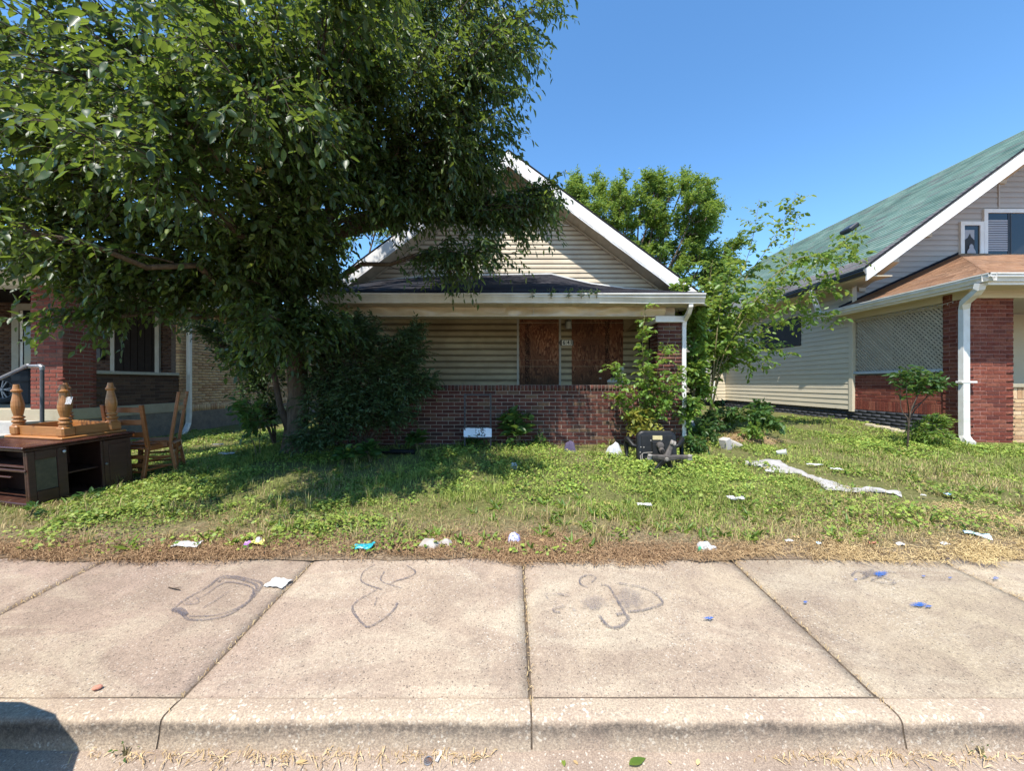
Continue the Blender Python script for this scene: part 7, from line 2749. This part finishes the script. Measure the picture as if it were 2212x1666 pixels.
def grass():
    # ---- blades
    X, Y = sample(380000, p=1.25)
    f = bare(X, Y)
    patch = vnoise(NZ, X, Y, .9)
    g = f * (.18 + .82 * sm(.35, .62, patch * .7 + .3 * vnoise(NZ2, X, Y, 3.1)))
    k = rng.random(len(X)) < g
    X, Y = X[k], Y[k]
    L = rng.uniform(.03, .085, len(X)) * (.55 + .9 * vnoise(NZ2, X, Y, 1.6))
    lean = rng.uniform(.15, 1.0, len(X))
    a = rng.uniform(0, 6.28, len(X))
    # tufts: taller blades springing from one crown
    TX, TY = sample(1500, 3.1, 8.0, 1.5)
    k = rng.random(len(TX)) < bare(TX, TY) * .30
    TX, TY = TX[k], TY[k]
    nb = 26
    ts = rng.uniform(.6, 1.5, len(TX))
    X = np.concatenate([X, np.repeat(TX, nb) + rng.normal(0, .014, len(TX) * nb)])
    Y = np.concatenate([Y, np.repeat(TY, nb) + rng.normal(0, .014, len(TX) * nb)])
    L = np.concatenate([L, rng.uniform(.07, .17, len(TX) * nb) * np.repeat(ts, nb)])
    lean = np.concatenate([lean, rng.uniform(.1, 1.1, len(TX) * nb)])
    a = np.concatenate([a, rng.uniform(0, 6.28, len(TX) * nb)])
    n = len(X)
    Z = tzn(X, Y)
    w = .0020 * rng.uniform(.7, 1.6, n) * (1 + .10 * (Y - 3))
    h = np.stack([np.cos(a), np.sin(a), np.zeros(n)], 1)
    s = np.stack([-np.sin(a), np.cos(a), np.zeros(n)], 1)
    up = np.array([0, 0, 1.])
    P = np.stack([X, Y, Z], 1)
    mid = P + up * (L * .62)[:, None] + h * (L * lean * .30)[:, None]
    tip = P + up * (L * (1.0 - .35 * lean))[:, None] + h * (L * lean * .95)[:, None]
    V = np.stack([P - s * w[:, None], P + s * w[:, None], mid - s * (w * .9)[:, None], mid + s * (w * .9)[:, None], tip - s * (w * .15)[:, None], tip + s * (w * .15)[:, None]], 1)
    base = np.arange(n)[:, None, None] * 6
    q = np.array([(0, 1, 3, 2), (2, 3, 5, 4)])
    t = rng.random(n)[:, None]
    hue = vnoise(NZ, X, Y, 1.9)[:, None]
    green = (np.array([.135, .205, .034]) * (1 - t) + np.array([.330, .355, .090]) * t) * (.92 + .5 * hue)
    dryp = np.clip(.14 + .55 * sm(3.9, 3.0, Y) + .95 * (vnoise(NZ2, X, Y, .8) - .48) + .22 * sm(.8, 3, X) * sm(5.4, 3.4, Y), 0, .92)
    dry = rng.random(n) < dryp
    straw = np.array([.34, .25, .11]) * (1 - t) + np.array([.52, .42, .21]) * t
    c = np.where(dry[:, None], straw, green)
    o = fast_mesh('grass', V.reshape(-1, 3), (base + q[None]).reshape(-1, 4), M['grass_blade'], None, None, np.repeat(c, 6, 0))
    tag(o, 'rough lawn grass in patches of green and straw colour', 'grass', None, 'stuff')
    # ---- ground ivy and clover: round leaves in clumps of differing size
    X, Y = sample(340000, p=1.15)
    f = bare(X, Y)
    patch = vnoise(NZ2, X, Y, 1.05)
    pt2 = vnoise(NZ, X, Y, 2.6)
    pt3 = vnoise(NZ2, X, Y, 6.5)
    cl = patch * .45 + pt2 * .33 + pt3 * .22
    g = f * sm(.36, .54, cl) * np.clip(.25 + .75 * sm(3.1, 3.6, Y), 0, 1)
    g *= np.where((X > 2.2) & (Y < 4.6), .30, 1.)
    k = rng.random(len(X)) < g
    X, Y, pt2, pt3, cl = X[k], Y[k], pt2[k], pt3[k], cl[k]
    n = len(X)
    clump = sm(.48, .68, cl)
    Z = tzn(X, Y) + rng.uniform(.008, .05, n) + rng.uniform(0, .075, n) * clump
    r = rng.uniform(.007, .015, n) * (1 + .07 * (Y - 3)) * (.75 + .9 * vnoise(NZ, X, Y, 4.3) ** 1.5)
    a = rng.uniform(0, 6.28, n)
    N = unit(np.stack([rng.normal(0, .5, n), rng.normal(-.12, .5, n), np.ones(n)], 1))
    D = np.stack([np.cos(a), np.sin(a), np.zeros(n)], 1)
    D = unit(D - N * (N * D).sum(-1, keepdims=True))
    B = np.cross(N, D)
    P = np.stack([X, Y, Z], 1)
    V = np.stack([P + D * (r * x)[:, None] + B * (r * y)[:, None] + N * (r * z)[:, None] for x, y, z in ((-1, 0, 0), (-.25, -.9, .25), (1.15, 0, -.1), (-.25, .9, .25))], 1)
    base = np.arange(n)[:, None] * 4
    t = rng.random(n)[:, None]
    hue = vnoise(NZ2, X, Y, 2.1)[:, None]
    c = (np.array([.095, .170, .026]) * (1 - t) + np.array([.290, .345, .068]) * t) * (.88 + .6 * hue)
    yel = rng.random(n) < .05
    c[yel] = np.array([.36, .31, .09])
    o = fast_mesh('ground_ivy', V.reshape(-1, 3), base + np.arange(4)[None], M['ivy_leaf'], None, None, np.repeat(c, 4, 0))
    tag(o, 'low round-leaved ground ivy and clover spread through the lawn', 'weeds', None, 'stuff')
    # ---- straw and dead stalks along the walk, matted and uneven
    X, Y = sample(190000, 2.76, 4.0, 3.4)
    edge = 2.875 + (vnoise(NZ, X, Y * 0, 1.7) - .5) * .16 + (vnoise(NZ2, X, Y * 0, 6.) - .5) * .10
    g = sm(-.05, .08, Y - edge) * (sm(3.34, 2.98, Y + (vnoise(NZ2, X, Y * 0, 1.4) - .5) * .35) * .80 + .05) * (.28 + .72 * sm(.25, .62, vnoise(NZ, X, Y, 4.5) * .6 + vnoise(NZ2, X, Y, 1.9) * .4))
    g += .25 * sm(.35, .08, seg_dist(X, Y, TRACK))
    g *= np.where(X > 3.3, 1.15, 1.)
    k = rng.random(len(X)) < g
    X, Y = X[k], Y[k]
    Z = np.where(Y > 2.95, tzn(X, Y) + .010, .072 * Y + .008)
    Z = np.maximum(Z, .072 * Y + .006) + rng.uniform(0, .012, len(X))
    t = rng.random(len(X))[:, None]
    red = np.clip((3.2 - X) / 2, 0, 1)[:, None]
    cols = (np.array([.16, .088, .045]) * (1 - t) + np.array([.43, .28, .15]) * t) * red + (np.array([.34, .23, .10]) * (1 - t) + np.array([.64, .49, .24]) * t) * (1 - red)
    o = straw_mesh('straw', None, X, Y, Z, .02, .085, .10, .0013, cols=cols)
    tag(o, 'dead straw and cut stalks along the sidewalk edge', 'straw', None, 'stuff')
    # crumbs of leaf and soil on the same strip, straying onto the slabs
    X, Y = sample(26000, 2.55, 3.7, 3.)
    g = np.exp(-((Y - 3.02) / .17) ** 2) * (.35 + .65 * vnoise(NZ, X, Y, 3.)) + .012
    k = rng.random(len(X)) < g
    X, Y = X[k], Y[k]
    Z = np.where(Y > 2.95, tzn(X, Y) + .014, .072 * Y + .006)
    n = len(X)
    r = rng.uniform(.002, .009, n) * np.where(Y < 2.86, .6, 1)
    a = rng.uniform(0, 6.28, n)
    D = np.stack([np.cos(a), np.sin(a), rng.normal(0, .25, n)], 1)
    B = np.stack([-np.sin(a), np.cos(a), rng.normal(0, .25, n)], 1)
    P = np.stack([X, Y, Z + r * .3], 1)
    V = np.stack([P + D * (r * x)[:, None] + B * (r * y)[:, None] for x, y in ((-1, 0), (0, -.6), (1, 0), (0, .6))], 1)
    t = rng.random(n)[:, None]
    c = np.array([.07, .042, .025]) * (1 - t) + np.array([.34, .21, .11]) * t
    o = fast_mesh('leaf_crumbs', V.reshape(-1, 3), np.arange(n)[:, None] * 4 + np.arange(4)[None], M['straw_blade'], None, None, np.repeat(c, 4, 0))
    tag(o, 'crumbled brown leaf litter scattered along the lawn edge', 'leaf litter', None, 'stuff')
    # ---- crumbs of debris in the gutter of the road
    n = 900
    X = rng.uniform(-2.1, 2.3, n)
    dens = vnoise(NZ, X, X * 0, 2.2)
    k = rng.random(n) < sm(.35, .7, dens)
    X = X[k]
    Y = 1.600 - np.abs(rng.normal(0, .022, len(X)))
    o = straw_mesh('gutter_straw', None, X, Y, np.array([-.030 + rise(y) for y in Y]), .012, .05, .2, .0012)
    tag(o, 'bits of dead straw gathered along the foot of the kerb', 'straw', None, 'stuff')
    # ---- dirt and straw in the sidewalk joints
    n = 520
    S = 1.524
    kx = rng.integers(-2, 3, n)
    X = .08 + S * kx + rng.normal(0, .004, n)
    Y = rng.uniform(1.66, 2.95, n)
    o = straw_mesh('joint_straw', None, X, Y, .072 * Y - .004, .008, .028, .1, .0011)
    tag(o, 'crumbs of dry straw caught in the sidewalk joints', 'straw', None, 'stuff')
    # ---- leafy rosette weeds in the lawn edge (dandelion, plantain)
    lv = Leaves()
    X, Y = sample(900, 3.0, 5.2, 1.8)
    g = bare(X, Y)
    k = rng.random(len(X)) < g * .45 * np.where((X > .2) & (X < 2.2) & (Y < 3.8), 2.2, .7)
    X, Y = X[k], Y[k]
    Z = tzn(X, Y)
    for x, y, z in zip(X, Y, Z):
        m = random.randint(6, 11)
        a = rng.uniform(0, 6.28, m)
        el = rng.uniform(.25, 1.1, m)
        D = np.stack([np.cos(a) * np.cos(el), np.sin(a) * np.cos(el), np.sin(el)], 1)
        N = np.stack([-np.cos(a) * np.sin(el), -np.sin(a) * np.sin(el), np.cos(el)], 1)
        L = rng.uniform(.05, .13, m)
        lv.add(np.tile([x, y, z], (m, 1)), D, N, L, L * .22)
    P, D, N, L, Wd, Rn = lv.arrays()
    o = leaf_mesh('lawn_weeds', P, D, N, L, Wd, Rn, M['leaf_light'], None)
    tag(o, 'strap-leaved weed rosettes scattered through the lawn', 'weeds', None, 'stuff')


grass()
